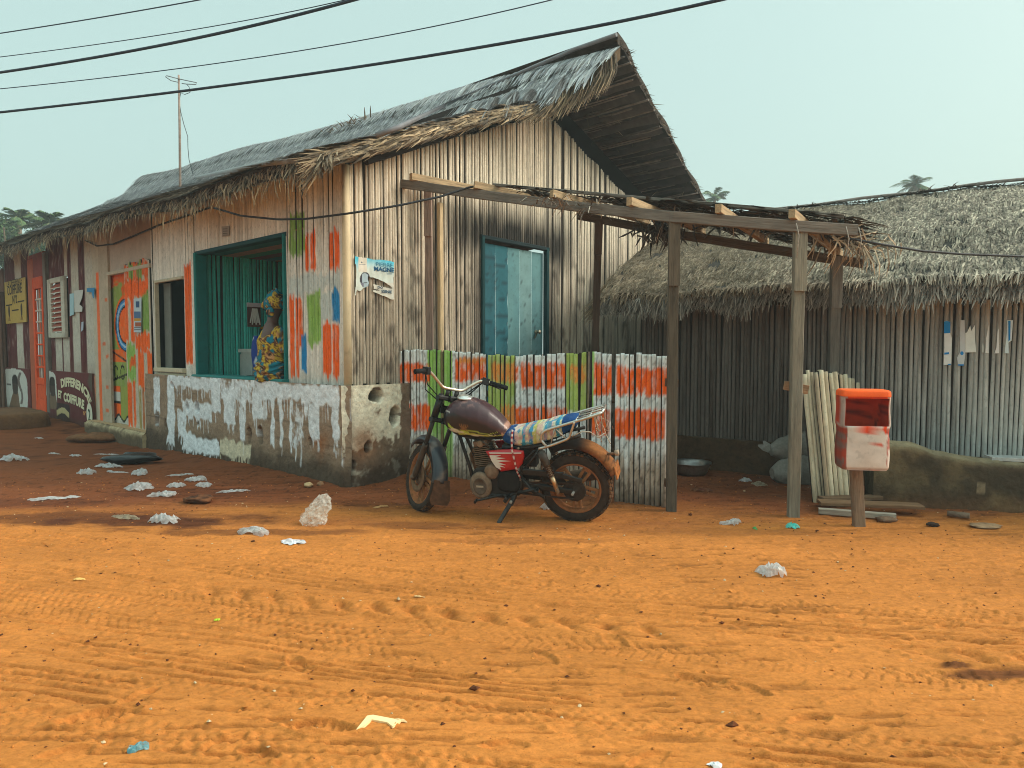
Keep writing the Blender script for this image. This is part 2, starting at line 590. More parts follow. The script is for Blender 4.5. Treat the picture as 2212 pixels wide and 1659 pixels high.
gx = np.concatenate([[-112, -70, -40, -28, -20, -15], np.arange(-12, -5.6, .1), np.arange(-5.6, 5.8, .0098), np.arange(5.8, 12, .1), [12, 15, 20, 28, 40, 70, 112]])
ys = [-30, -12, -5, -2, 0, .6, 1.0, 1.3]
yy = 1.5; st = .0048
while yy < 8.2:
    ys.append(yy); yy += st * max(1, (yy / 2.4) ** 1.7)
while yy < 22:
    ys.append(yy); yy += .12
ys += [24, 28, 34, 45, 70, 130, 190]
gy = np.array(ys)
X, Y = np.meshgrid(gx, gy)
Z = ground_macro(X, Y) + ground_detail(X, Y)
far = sm(14, 26, np.sqrt(X ** 2 + Y ** 2))
Z = Z * (1 - far)
# soil: pale dry sand in the road, redder trodden earth and painted-in shade near the houses, damp dark stains
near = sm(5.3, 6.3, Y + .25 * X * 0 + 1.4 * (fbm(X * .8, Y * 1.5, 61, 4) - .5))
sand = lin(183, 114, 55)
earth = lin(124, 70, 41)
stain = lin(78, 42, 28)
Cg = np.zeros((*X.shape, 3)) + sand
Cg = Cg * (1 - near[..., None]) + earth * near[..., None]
var = fbm(X * 1.3, Y * 3.2, 71, 4)
Cg = Cg * (0.80 + .40 * var)[..., None]
Cg = Cg * (0.86 + .28 * fbm(X * 14, Y * 30, 73, 4))[..., None]
for (px, py, rx, ry, am) in [(330, 1125, .95, .26, .9), (120, 1120, .8, .30, .75), (560, 1150, .8, .10, .6), (60, 1085, .7, .2, .5), (420, 1065, .9, .25, .5),
                             (900, 1135, .6, .12, .5), (1120, 1165, .9, .10, .35), (2150, 1458, .22, .05, .8), (2060, 1440, .08, .04, .8), (1600, 1150, .9, .12, .3)]:
    g = on_ground(px, py)
    r = np.sqrt(((X - g[0]) / rx) ** 2 + ((Y - g[1]) / ry) ** 2) + 1.1 * (fbm(X * 3.2, Y * 7, 77, 4) - .5)
    mk = (1 - sm(.55, 1.15, r)) * am
    Cg = Cg * (1 - mk[..., None]) + stain * mk[..., None]
sp = sm(.66, .74, fbm(X * 22, Y * 34, 83, 3)) * (.25 + .55 * near)
Cg = Cg * (1 - .55 * sp[..., None])
sk_ = sm(.60, .72, fbm(X * 3.5, Y * 34, 87, 3)) * sm(.45, .6, fbm(X * .7, Y * 1.3, 88, 2))
Cg = Cg * (1 - .34 * sk_[..., None])
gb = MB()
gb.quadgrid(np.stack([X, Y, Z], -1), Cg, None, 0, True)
M_SAND = vmat('red_sand', .95, (44, 60, 44), .22, .6, (150, 220, 150), spec=.1, spots=.22, dist=.006)
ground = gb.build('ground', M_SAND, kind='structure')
del X, Y, Z, Cg, gb


def gpt(px, py, dz=0.0):
    p = on_ground(px, py)
    for _ in range(2):
        p = on_ground(px, py, float(gz(p[0], p[1])))
    p[2] += dz
    return p


# loose crumbs of earth on the road
cb = MB()
n = 5200
cy = 2.0 + 5.6 * rng.random(n) ** .8
cx = (rng.random(n) * 2 - 1) * (cy * .85 + .3)
cz = gz(cx, cy)
for i in range(n):
    r = .0022 + .006 * rng.random() ** 3
    if rng.random() < .03: r *= 2.2
    o = rng.normal(size=(6, 3)) * .25
    dirs = A(1, 0, 0, -1, 0, 0, 0, 1, 0, 0, -1, 0, 0, 0, 1, 0, 0, -1).reshape(6, 3) + o
    V = A(cx[i], cy[i], cz[i] + r * .3) + dirs * r * A(1.3, 1.1, .75)
    f = np.array([[0, 2, 4], [2, 1, 4], [1, 3, 4], [3, 0, 4], [2, 0, 5], [1, 2, 5], [3, 1, 5], [0, 3, 5]])
    t = rng.random()
    c = lin(190, 120, 58) if t < .55 else (lin(95, 55, 35) if t < .9 else lin(200, 175, 140))
    cb.add(V, f, c * (.7 + .5 * rng.random()))
cb.build('soil_crumbs', M_SAND, kind='stuff')


# ---------------------------------------------------------------- cane walls
def ribwall(mb, O, du, nn, u0, u1, pitch, spans, colf, seg=.05, depth=.55, back=True, seed=0, gap=.0, wob=.004, m=0, n=5, topjit=0.0, tilt=0.0):
    """vertical half round canes from u0 to u1; spans(u) -> [(z0,z1),...]"""
    r_ = random.Random(seed)
    u = u0
    th = np.linspace(-math.pi / 2, math.pi / 2, n)
    up = A(0, 0, 1)
    k = 0
    while u < u1 - 1e-4:
        wd = pitch * r_.uniform(.8, 1.22)
        wd = min(wd, u1 - u)
        if wd < pitch * .3: break
        uc = u + wd / 2
        rr = r_.random()
        lean = r_.gauss(0, .006) + tilt
        for (z0, z1) in spans(uc):
            if z1 - z0 < .03: continue
            zz1 = z1 - (r_.random() * topjit if topjit else 0)
            ns = max(1, int(math.ceil((zz1 - z0) / seg)))
            z = np.linspace(z0, zz1, ns + 1)
            R = (wd / 2) * (1 - gap) * (1 + .05 * np.sin(z * 7 + rr * 50))
            cu = uc + lean * (z - z0) + wob * (vn(z * 2.2, z * 0 + k, seed + 5) - .5)
            uu = cu[:, None] + R[:, None] * np.sin(th)[None]
            dd = R[:, None] * 2 * depth * np.cos(th)[None] * (.8 + .4 * rr)
            zz = np.repeat(z[:, None], n, 1)
            P = O + uu[..., None] * du + zz[..., None] * up + dd[..., None] * nn
            c = colf(uu.ravel(), zz.ravel(), np.full(uu.size, rr))
            T = np.stack([np.full(uu.size, k * 3.7 + seed) + uu.ravel() * 6, zz.ravel(), dd.ravel() * 10], -1)
            n0 = mb.n
            mb.quadgrid(P, c, T, m, True)
            ii = n0 + ns * n
            mb.F.append(np.array([[ii + j for j in range(n)]])); mb.M.append(np.array([m])); mb.S.append(np.array([False]))
            if back:  # added dark plate behind the canes: stops light and deepens the gaps
                q = [O + a * du + b * up - nn * .006 for a, b in ((uc - wd * .62, z0), (uc + wd * .62, z0), (uc + wd * .62, zz1), (uc - wd * .62, zz1))]
                mb.add(q, np.array([[0, 1, 2, 3]]), A(.035, .027, .022), None, m)
        u += wd
        k += 1


CREAM = lin(238, 225, 204)
GREY = lin(150, 138, 126)
DIRT = lin(92, 72, 58)
SOOT = lin(28, 26, 27)
ORANGE = lin(252, 106, 26)
GREEN = lin(150, 190, 95)
BLUE = lin(35, 140, 200)
WHITEP = lin(208, 214, 210)
MAROON = lin(92, 42, 44)
TEAL = lin(18, 104, 104)

house = empty('thatched_house', C0, 'long cream cane-walled house with a steep grey thatched roof and painted shop fronts', 'house')
HR = 3.27                                     # gable half width
PLZ = fac(560, 820)[1]                        # plinth height at the front
wt_f = lambda u: 3.36 + .032 * u
apex_s, apex_z = gab(1182, 246)
corner_z = gab(762, 362)[1]
rs, rz = gab(1358, 430)
print('corner', C0, 'plinth', PLZ, 'apex', apex_s, apex_z, 'corner z', corner_z, 'rear', rs, rz)

# --- gable wall
DL, DT = gab(1044, 516)
DRr, DT2 = gab(1176, 541)
print('door', DL, DT, DRr, DT2)


def gspan(s):
    if s < apex_s: top = corner_z + (apex_z - corner_z) * s / apex_s
    else: top = apex_z - (apex_z - rz) * (s - apex_s) / (rs - apex_s)
    bot = PLZ if s < 1.2 else .25
    top += .03 * math.sin(s * 9) * .5
    if DL - .04 < s < DRr + .04:
        return [(DT + (DT2 - DT) * (s - DL) / (DRr - DL) + .02, top)]
    return [(bot - .03 + .04 * math.sin(s * 40), top)]


S1, Z1 = gab(1010, 480)
S2, Z2 = gab(1230, 470)


def gcol(s, z, rr):
    c = np.tile(CREAM, (len(s), 1)) * (.82 + .22 * rr)[:, None]
    sep = sm(.8, 1, rr) * .35
    c = put(c, sep, GREY)
    # grime washes down from mid height, cleaner under the roof
    g = sm(3.7, 1.5, z) * (.35 + .75 * vn(s * 30, z * .8, 3))
    c = put(c, np.clip(g * .62, 0, .8), lin(142, 118, 98))
    streak = sm(.55, .8, fbm(s * 26, z * 1.1, 7, 3))
    c = put(c, streak * (.25 + .4 * sm(3.6, 2.2, z)), DIRT)
    rg = sm(.58, .75, fbm(s * 12, z * 5, 8, 4)) * sm(3.2, 2.2, z)
    c = put(c, rg * .6, lin(60, 48, 42))
    # soot over and beside the door
    dx = np.maximum(0, np.maximum(DL - s, s - DRr))
    lintel = DT + (DT2 - DT) * np.clip((s - DL) / (DRr - DL), 0, 1)
    up = sm(-.5, .05, z - lintel) * (1 - sm(.08, .62 + .3 * (vn(s * 6, s * 0, 11) - .3), z - lintel)) * (1 - sm(.15, .95, dx))
    side = (1 - sm(0.02, .5, dx)) * (1 - sm(-.3, .1, z - lintel)) * .75
    c = put(c, np.clip(np.maximum(up * 1.05, side) * (.72 + .5 * vn(s * 34, z * .6, 13)), 0, .96), SOOT)
    seam = np.exp(-((s - apex_s) / .03) ** 2) * .7 + np.exp(-((s - gab(1284, 400)[0]) / .035) ** 2) * .8
    c = put(c, np.clip(seam, 0, 1), lin(52, 44, 40))
    tp = sm(.22, .02, (np.where(s < apex_s, corner_z + (apex_z - corner_z) * s / apex_s, apex_z - (apex_z - rz) * (s - apex_s) / (rs - apex_s))) - z)
    c = put(c, tp * .35 * (s > apex_s), DIRT)
    return c


mb = MB()
ribwall(mb, C0, GD, NG, .02, 6.4, .038, gspan, gcol, .05, .46, seed=1, gap=.17)
mb.build('gable_wall', M_CANE, house)

# --- shop front: openings measured on the wall
def rect(xl, xr, yt_l, yb_l, off=0.0):
    ua = fac(xl, 700, off)[0]; ub = fac(xr, 700, off)[0]
    return ub, ua, fac(xl, yb_l, off)[1], fac(xl, yt_l, off)[1]


WU0, WU1 = fac(622, 700)[0], fac(428, 700)[0]
WZ0, WZ1 = fac(428, 808)[1], fac(622, 505)[1]
VU0, VU1 = fac(400, 700)[0], fac(341, 700)[0]
VZ0, VZ1 = fac(341, 795)[1], fac(341, 612)[1]
SU0 = fac(331, 700)[0]                         # end of plinth / step begins
MU0, MU1 = fac(328, 700)[0], fac(240, 700)[0]
PU1 = fac(203, 700)[0]
SAL0 = fac(203, 700)[0]                        # salon front begins
OD0, OD1 = fac(104, 700)[0], fac(67, 700)[0]
ENDW = fac(14, 700)[0]
print('win', WU0, WU1, WZ0, WZ1, 'small', VU0, VU1, VZ0, VZ1, 'step', SU0, 'mural', MU0, MU1, 'salon', SAL0, 'od', OD0, OD1)
STEPZ = fac(270, 918)[1]


def fspan(u):
    t = wt_f(u)
    if WU0 - .01 < u < WU1 + .01: return [(WZ1, t)]
    if VU0 < u < VU1: return [(PLZ, VZ0 - .05), (VZ1, t)]
    return [(PLZ - .02 + .015 * math.sin(u * 50), t)]


FP = []                                        # painted patches of the shop front: u0,u1,z0,z1,colour,dry


def fp(x0, x1, y0, y1, c, dry=.2):
    u0 = fac(x1, 700)[0]; u1 = fac(x0, 700)[0]
    xm = (x0 + x1) / 2
    FP.append((u0, u1, fac(xm, y1)[1], fac(xm, y0)[1], c, dry))


# picture measures from the enlarged shop front (350,500)-(900,1250)
def z2(x, y): return (350 + x / 2.2127) / 1.15732, (500 + y / 2.2127) / 1.15732


def fpz(x0, x1, y0, y1, c, dry=.2):
    a = z2(x0, y0); b = z2(x1, y1)
    fp(a[0], b[0], a[1], b[1], c, dry)


fpz(835, 1000, 410, 520, WHITEP, .1); fpz(1000, 1115, 400, 500, WHITEP, .25)
fpz(1005, 1075, 500, 680, WHITEP, .2)
fpz(838, 925, 70, 300, GREEN * .8, .35)
fpz(925, 945, 190, 400, ORANGE, .3); fpz(955, 985, 180, 405, ORANGE, .3)
fpz(1055, 1080, 165, 385, ORANGE, .3); fpz(1085, 1115, 155, 380, ORANGE, .2)
fpz(833, 858, 530, 970, ORANGE, .15); fpz(866, 882, 545, 970, ORANGE, .2); fpz(884, 903, 555, 820, ORANGE, .25)
fpz(932, 1003, 515, 810, GREEN, .1)
fpz(1072, 1107, 495, 670, BLUE, .05); fpz(895, 922, 740, 965, BLUE, .1)
fpz(1015, 1062, 672, 975, ORANGE, .1); fpz(1070, 1105, 668, 990, ORANGE, .25)
fpz(255, 292, 345, 900, ORANGE, .1)


def fcol(u, z, rr):
    c = np.tile(lin(236, 229, 219), (len(u), 1)) * (.8 + .26 * rr)[:, None]
    streak = sm(.58, .8, fbm(u * 24, z * 1.4, 27, 3))
    c = put(c, streak * .35, lin(120, 104, 92))
    bt = sm(PLZ + .35, PLZ, z) * .4 * vn(u * 30, z * 2, 28)
    c = put(c, bt, DIRT)
    for i, (u0, u1, z0, z1, pc, dry) in enumerate(FP):
        c = put(c, brush(u, z, u0, u1, z0, z1, 100 + i * 7, .006, .05, dry), pc * .95)
    return c


mb = MB()
ribwall(mb, C0, FD, NF, .03, WU0, .038, fspan, fcol, .03, .42, seed=21, gap=.11)
ribwall(mb, C0, FD, NF, WU0, SU0, .038, fspan, fcol, .03, .26, seed=22, gap=.05)
mb.build('front_wall', M_PAINTED, house)

# corner post and batten, door post on the gable
mb = MB()
mb.tube([C0 + NG * .03 + NF * .03 + A(0, 0, z) for z in (PLZ - .03, 1.7, 2.4, corner_z)], [.042, .04, .041, .038], 10, lin(214, 194, 160))
mb.build('corner_post', M_CANE, house)
sB, zB0 = gab(946, 755); zB1 = gab(946, 440)[1]
mb = MB()
mb.beam(C0 + GD * sB + NG * .05 + A(0, 0, .3), C0 + GD * sB + NG * .05 + A(0, 0, zB1), .06, .05, NG, lin(205, 180, 142))
mb.build('wall_batten', M_WOOD, house)

# --- blue door in the gable wall
mb = MB()
nd = 5
for i in range(nd):
    a = DL + (DRr - DL) * i / nd; b = DL + (DRr - DL) * (i + 1) / nd
    zt = DT + (DT2 - DT) * (i + .5) / nd - .04
    cc = [lin(28, 84, 96), lin(32, 92, 104), lin(92, 134, 138), lin(108, 142, 144), lin(90, 130, 134)][i]
    zz = np.linspace(.22, zt, 60); ss = np.linspace(a + .002, b - .002, 8)
    U, ZZ = np.meshgrid(ss, zz)
    dd = .012 * vn(ZZ * 14, U * 2, 3) * (i < 2) + .004 * vn(U * 40, ZZ * 3, i)
    Pp = C0 + U[..., None] * GD + ZZ[..., None] * A(0, 0, 1) + (dd - .03)[..., None] * NG
    c = np.tile(cc, (U.size, 1))
    c = put(c, .30 * sm(.45, .75, fbm(U.ravel() * 9, ZZ.ravel() * 1.6, 5 + i, 4)), lin(70, 118, 128))
    c = put(c, sm(.74, .78, fbm(U.ravel() * 26, ZZ.ravel() * 26, 15, 3)) * .7, lin(24, 40, 46))
    c = put(c, sm(1.5, .9, ZZ.ravel()) * .35 * (i > 1), lin(170, 185, 182))
    if i < 2: c = put(c, sm(.86, .95, np.sin(ZZ.ravel() * 62 + 3 * vn(ZZ.ravel() * 3, U.ravel() * 9, 6))) * .7, lin(14, 44, 54))
    mb.quadgrid(Pp, c, None, 0, True)
door = mb.build('door', M_BOARD, house, 'weathered blue-green plank door')
mb = MB()
hs, hz_ = gab(1161, 717)
hp = C0 + GD * hs + A(0, 0, hz_)
mb.lathe(hp - NG * .03, NG, [(0, .03), (.012, .032), (.02, .022), (.05, .018), (.062, .03), (.075, .026), (.08, .0)], 14, lin(170, 160, 140))
mb.beam(hp + NG * .0 - GD * .02 - A(0, 0, .02), hp - GD * .05 - A(0, 0, .08), .02, .012, NG, lin(150, 140, 120))
mb.build('handle', M_METAL, door)
mb = MB()
for (s_, zt) in ((DL - .03, DT), (DRr + .035, DT2)):
    mb.beam(C0 + GD * s_ + A(0, 0, .2) + NG * .005, C0 + GD * s_ + A(0, 0, zt + .03) + NG * .005, .055, .07, NG, lin(16, 58, 62))
mb.beam(C0 + GD * (DL - .06) + A(0, 0, DT + .02), C0 + GD * (DRr + .07) + A(0, 0, DT2 + .02), .07, .05, (0, 0, 1), lin(24, 40, 44))
mb.build('door_frame', M_WOOD, house)

# --- plinth: rough masonry, patches of limewash, knocked-out holes
HOLES = []
for (zx, zy, rx, rz_) in [(2000, 245, .095, .085), (1930, 705, .05, .07), (1745, 900, .10, .10), (865, 595, .045, .085), (965, 600, .06, .09), (45, 470, .05, .11), (125, 500, .03, .06),
                          (405, 350, .045, .07), (315, 345, .03, .06), (1408, 655, .025, .035), (410, 500, .025, .03), (2165, 430, .07, .11), (180, 150, .04, .03)]:
    HOLES.append(((380 + zx / 3.5677) / 1.15732, (920 + zy / 3.5677) / 1.15732, rx, rz_))
WASH = []
for (x0, x1, y0, y1, k, dry) in [(1000, 1720, 140, 300, 0, .1), (1330, 1730, 150, 330, 0, .0), (1400, 1500, 300, 640, 0, .55), (1600, 1660, 300, 640, 0, .45), (640, 740, 180, 500, 0, .15), (900, 985, 200, 470, 0, .3),
                                 (140, 205, 70, 680, 0, .4), (20, 75, 70, 400, 0, .2), (530, 610, 90, 400, 0, .3), (280, 600, 620, 760, 0, .05), (600, 885, 650, 790, 1, .05), (270, 540, 300, 450, 0, .35),
                                 (1060, 1090, 180, 700, 0, .6), (1135, 1165, 240, 690, 0, .4), (1225, 1240, 280, 740, 0, .2), (150, 620, 70, 190, 0, .55), (620, 1040, 100, 300, 0, .72), (1240, 1350, 330, 700, 0, .8), (780, 830, 220, 640, 0, .6),
                                 (230, 300, 380, 600, 0, .6), (285, 350, 560, 650, 0, .1), (1620, 1700, 320, 760, 0, .75)]:
    WASH.append((((380 + x0 / 3.5677) / 1.15732, (380 + x1 / 3.5677) / 1.15732), ((920 + y0 / 3.5677) / 1.15732, (920 + y1 / 3.5677) / 1.15732), k, dry))
mb = MB()
PO_F = .13
uu = np.linspace(-PO_F, SU0 + .02, 430); zz = np.linspace(-.25, PLZ, 84)
U, ZZ = np.meshgrid(uu, zz)
rel = .022 * (fbm(U * 5, ZZ * 5, 51, 4) - .5) + .008 * (fbm(U * 22, ZZ * 22, 52, 3) - .5)
rel = rel + .02 * sm(.3, -.05, ZZ)
cc = np.tile(lin(158, 132, 110), (U.size, 1)) * (.8 + .4 * fbm(U.ravel() * 4, ZZ.ravel() * 4, 53, 4))[:, None]
u_, z_ = U.ravel(), ZZ.ravel()
# courses of blocks
cz_ = (z_ / .2 + .06 * vn(u_ * 3, z_ * 0, 4)) % 1
joint = (1 - sm(.02, .07, np.minimum(cz_, 1 - cz_))) * .5
cc = put(cc, joint * sm(.4, .6, fbm(u_ * 3, z_ * 3, 57, 2)), lin(70, 56, 46))
cc = put(cc, sm(.36, .08, z_ + .25 * (fbm(u_ * 3, z_ * 4, 54, 3) - .5)) * .85, lin(64, 50, 38))
rust = np.exp(-((u_ - .33) / .16) ** 2 - ((z_ - .42) / .14) ** 2)
cc = put(cc, np.clip(rust * 1.3 * fbm(u_ * 9, z_ * 9, 58, 3), 0, .8), lin(150, 88, 42))
for i, (xs, yv, k, dry) in enumerate(WASH):
    xm = sum(xs) / 2
    u0, u1 = fac(xs[1], 900, PO_F)[0], fac(xs[0], 900, PO_F)[0]
    z0, z1 = fac(xm, yv[1], PO_F)[1], fac(xm, yv[0], PO_F)[1]
    m = brush(u_, z_, max(u0, .0), u1, z0, z1, 300 + i * 5, .025, .035, 0, 14)
    m = m * sm(dry - .10, dry + .12, .6 * fbm(u_ * 9, z_ * 4.5, 66 + i, 4) + .4 * fbm(u_ * 34, z_ * 24, 166 + i, 3) + .30)
    drip = sm(.55, .75, vn(u_ * 42, z_ * 0 + i, 71)) * brush(u_, z_, u0 + .02, u1 - .02, z0 - .13, z0 + .05, 330 + i, .01, .09, 0, 42)
    m = np.maximum(m, drip * .8)
    cc = put(cc, m * .93, lin(236, 238, 242) if k == 0 else lin(220, 206, 178))
cc = cc.reshape(*U.shape, 3)
for (px, py, rx, rz_) in HOLES[3:]:
    if px > 726: continue
    hu, hzz = fac(px, py, PO_F); rx *= 1.35; rz_ *= 1.25
    r = np.sqrt(((U - hu) / rx) ** 2 + ((ZZ - hzz) / rz_) ** 2) + .35 * (vn(U * 26, ZZ * 26, 5) - .5)
    hm = 1 - sm(.8, 1.0, r)
    rel = rel - .26 * hm
    cc = cc * (1 - .88 * hm[..., None])  # hole painted near black: recess shade put into its colour
# rounded broken corner toward the street end
Pp = C0 + U[..., None] * FD + ZZ[..., None] * A(0, 0, 1) + (rel + PO_F - .07 * np.exp(-((U + PO_F) / .07) ** 2))[..., None] * NF
mb.quadgrid(Pp, cc, None, 0, True)
# short return of the plinth under the gable wall
ss = np.linspace(-PO_F, 1.25, 122)
U, ZZ = np.meshgrid(ss, zz)
u_, z_ = U.ravel(), ZZ.ravel()
rel = .025 * (fbm(U * 5, ZZ * 5, 151, 4) - .5) + .008 * (fbm(U * 22, ZZ * 22, 152, 3) - .5)
cc = np.tile(lin(128, 106, 88), (U.size, 1)) * (.75 + .45 * fbm(u_ * 4, z_ * 4, 153, 4))[:, None]
wm = sm(.42, .50, .7 * fbm(u_ * 3.2 + 4, z_ * 3.6, 155, 4) + .3 * fbm(u_ * 22, z_ * 22, 157, 3) + .16 * sm(.3, .6, z_) - .5 * sm(.52, .62, u_))
cc = put(cc, wm * .95, lin(238, 228, 206))
cc = put(cc, sm(.38, .1, z_ + .3 * (fbm(u_ * 4, z_ * 4, 156, 3) - .5)) * .85, lin(60, 46, 36))
rst = np.exp(-((u_ - .08) / .16) ** 2 - ((z_ - .45) / .16) ** 2)
cc = put(cc, np.clip(rst * .9, 0, .75), lin(142, 86, 44))
cc = cc.reshape(*U.shape, 3)
for (px, py, rx, rz_) in (HOLES[0], HOLES[1], HOLES[2], HOLES[11]):
    hs_, hzz = gab(px, py, PO_F)
    r = np.sqrt(((U - hs_) / rx) ** 2 + ((ZZ - hzz) / rz_) ** 2) + .35 * (vn(U * 20, ZZ * 20, 6) - .5)
    hm = 1 - sm(.8, 1.0, r); rel = rel - .24 * hm; cc = cc * (1 - .86 * hm[..., None])  # recess shade painted into these holes as well
Pp = C0 + U[..., None] * GD + ZZ[..., None] * A(0, 0, 1) + (rel + PO_F - .07 * np.exp(-((U + PO_F) / .07) ** 2))[..., None] * NG
mb.quadgrid(Pp, cc, None, 0, True)
# ledge on top
for (o, d, nn_, L) in ((C0, FD, NF, SU0), (C0, GD, NG, 1.25)):
    mb.beam(o + nn_ * (PO_F / 2 - .05) + A(0, 0, PLZ - .035) - d * (PO_F - .06), o + nn_ * (PO_F / 2 - .05) + d * L + A(0, 0, PLZ - .035), PO_F + .05, .05, (0, 0, 1), lin(120, 100, 84))
mb.build('plinth', M_MUD, house)
# --- serving window: frame, sill, room behind
def fp3(u, z, off=0.0):
    return C0 + FD * u + A(0, 0, z) + NF * off


mb = MB()
tl = lin(16, 112, 110)
mb.beam(fp3(WU1 - .03, WZ0, -.03), fp3(WU1 - .03, WZ1, -.03), .06, .16, NF, tl)
mb.beam(fp3(WU0 + .02, WZ0, -.03), fp3(WU0 + .02, WZ1, -.03), .035, .14, NF, tl)
mb.beam(fp3(WU0 - .01, WZ1 + .0, -.04), fp3(WU1 + .02, WZ1, -.04), .12, .05, (0, 0, 1), lin(20, 70, 76))
wf = mb.build('window_frame', M_BOARD, house)
mb = MB()
mb.beam(fp3(WU0 - .03, WZ0 - .055, -.03), fp3(WU1 + .02, WZ0 - .055, -.03), .26, .11, (0, 0, 1), lin(48, 128, 124), seg=8, jit=.002)
mb.build('window_sill', M_BOARD, house)
# room
mb = MB()
RD = 1.75
RZ0, RZ1 = .45, 3.0
RU0, RU1 = WU0 - .5, WU1 + .10


def roomspan(u): return [(RZ0, RZ1)]


def roomcol(u, z, rr): return np.tile(lin(70, 196, 184), (len(u), 1)) * (.7 + .5 * rr)[:, None]


ribwall(mb, C0 - NF * RD, FD, NF, RU0, RU1, .036, roomspan, roomcol, .5, .5, seed=31)
ribwall(mb, C0 + FD * RU1 - NF * RD, NF, -FD, 0, RD - .03, .036, roomspan, roomcol, .5, .5, seed=32)
ribwall(mb, C0 + FD * RU0 - NF * RD, NF, FD, 0, RD - .03, .036, roomspan, roomcol, .5, .5, seed=33)
mb.build('room_wall', M_PAINTED, house)
mb = MB()
for i in range(9):
    a = RD * i / 9; b = RD * (i + 1) / 9
    cc = [lin(120, 60, 52), lin(40, 110, 104), lin(160, 120, 96), lin(60, 130, 90)][i % 4]
    mb.beam(fp3(RU0, 2.72, -a - .1), fp3(RU1, 2.72, -a - .1), b - a - .006, .03, (0, 0, 1), cc)
mb.build('ceiling', M_BOARD, house)
mb = MB()
mb.beam(fp3(RU0, RZ0, -RD / 2), fp3(RU1, RZ0, -RD / 2), RD, .06, (0, 0, 1), lin(90, 80, 70))
mb.build('room_floor', M_MUD, house)

# --- small window
mb = MB()
cr = lin(196, 184, 158)
mb.beam(fp3(VU1 - .005, VZ0, .01), fp3(VU1 - .005, VZ1, .01), .03, .06, NF, cr)
mb.beam(fp3(VU1 - .13, VZ0, -.10), fp3(VU1 - .13, VZ1, -.10), .24, .02, NF, lin(120, 122, 116))
mb.beam(fp3(VU0 - .01, VZ1 + .02, .01), fp3(VU1 + .02, VZ1 + .02, .01), .06, .04, (0, 0, 1), cr)
mb.beam(fp3(VU0 - .03, VZ0 - .02, .0), fp3(VU1 + .02, VZ0 - .02, .0), .14, .06, (0, 0, 1), lin(206, 192, 164))
mb.beam(fp3(VU0 - .03, VZ0 - .09, .015), fp3(VU1 + .02, VZ0 - .09, .015), .05, .05, (0, 0, 1), lin(198, 184, 156))
mb.build('window_frame', M_BOARD, house)
mb = MB()
if True:
    mb.beam(fp3(VU0 - .10, 1.8, -1.1), fp3(VU1 + .8, 1.8, -1.1), .03, 2.4, (0, 0, 1), lin(40, 42, 42))
mb.beam(fp3(VU1 + .8, 1.8, -1.1), fp3(VU1 + .8, 1.8, -.06), .03, 2.4, (0, 0, 1), lin(40, 42, 42))
mb.beam(fp3(VU0 - .10, 1.8, -1.1), fp3(VU0 - .10, 1.8, -.06), .03, 2.4, (0, 0, 1), lin(40, 42, 42))
mb.build('room_wall', M_BACK, house)

# --- fascia boards over the mural door
mb = MB()
lf = [(MU0 - .02, MU1 + .05)]
zl = fac(260, 590)[1]
us = np.linspace(SU0, PU1 + .02, 26)
cols_ = np.tile(lin(190, 170, 154), (2 * 26, 1))
mb.quadgrid(np.array([[fp3(u, zl, .0) for u in us], [fp3(u, 3.68, .0) for u in us]]), lin(188, 168, 152), None, 0, False)
mb.quadgrid(np.array([[fp3(u, zl, -.05) for u in us], [fp3(u, 3.68, -.05) for u in us]]), lin(60, 52, 48), None, 0, False)
mb.beam(fp3(SU0, zl + .02, .01), fp3(MU1 + .06, zl + .02, .01), .06, .06, (0, 0, 1), lin(196, 180, 158))
mb.build('fascia_board', M_BOARD, house)

# --- step
mb = MB()
uu = np.linspace(SU0 - .0, SAL0 + .0, 90); zz = np.linspace(-.25, STEPZ, 24)
U, ZZ = np.meshgrid(uu, zz)
rel = .03 * (fbm(U * 4, ZZ * 4, 251, 4) - .5) - .05 * sm(STEPZ - .06, STEPZ, ZZ)
cc = np.tile(lin(206, 184, 146), (U.size, 1)) * (.82 + .25 * fbm(U.ravel() * 3, ZZ.ravel() * 3, 252, 4))[:, None]
cc = put(cc, sm(.16, .0, ZZ.ravel() + .12 * (fbm(U.ravel() * 6, ZZ.ravel() * 6, 253, 3) - .5)) * .9, lin(84, 66, 50))
cc = put(cc, sm(.64, .7, fbm(U.ravel() * 9, ZZ.ravel() * 9, 254, 3)) * .6, lin(110, 92, 72))
SO = .20
mb.quadgrid(C0 + U[..., None] * FD + ZZ[..., None] * A(0, 0, 1) + (rel + SO)[..., None] * NF, cc, None, 0, True)
mb.quadgrid(np.array([[fp3(u, STEPZ, SO - .035 + .03 * (fbm(u * 4., STEPZ * 4, 251, 4) - .5)) for u in uu], [fp3(u, STEPZ - .01, -.25) for u in uu]]), lin(190, 160, 122), None, 0, False)
for ue in (SU0, SAL0):
    mb.add([fp3(ue, -.25, -.05), fp3(ue, -.25, SO), fp3(ue, STEPZ - .04, SO), fp3(ue, STEPZ, -.05)], np.array([[0, 1, 2, 3]]), lin(190, 168, 132))
mb.build('step', M_MUD, house)


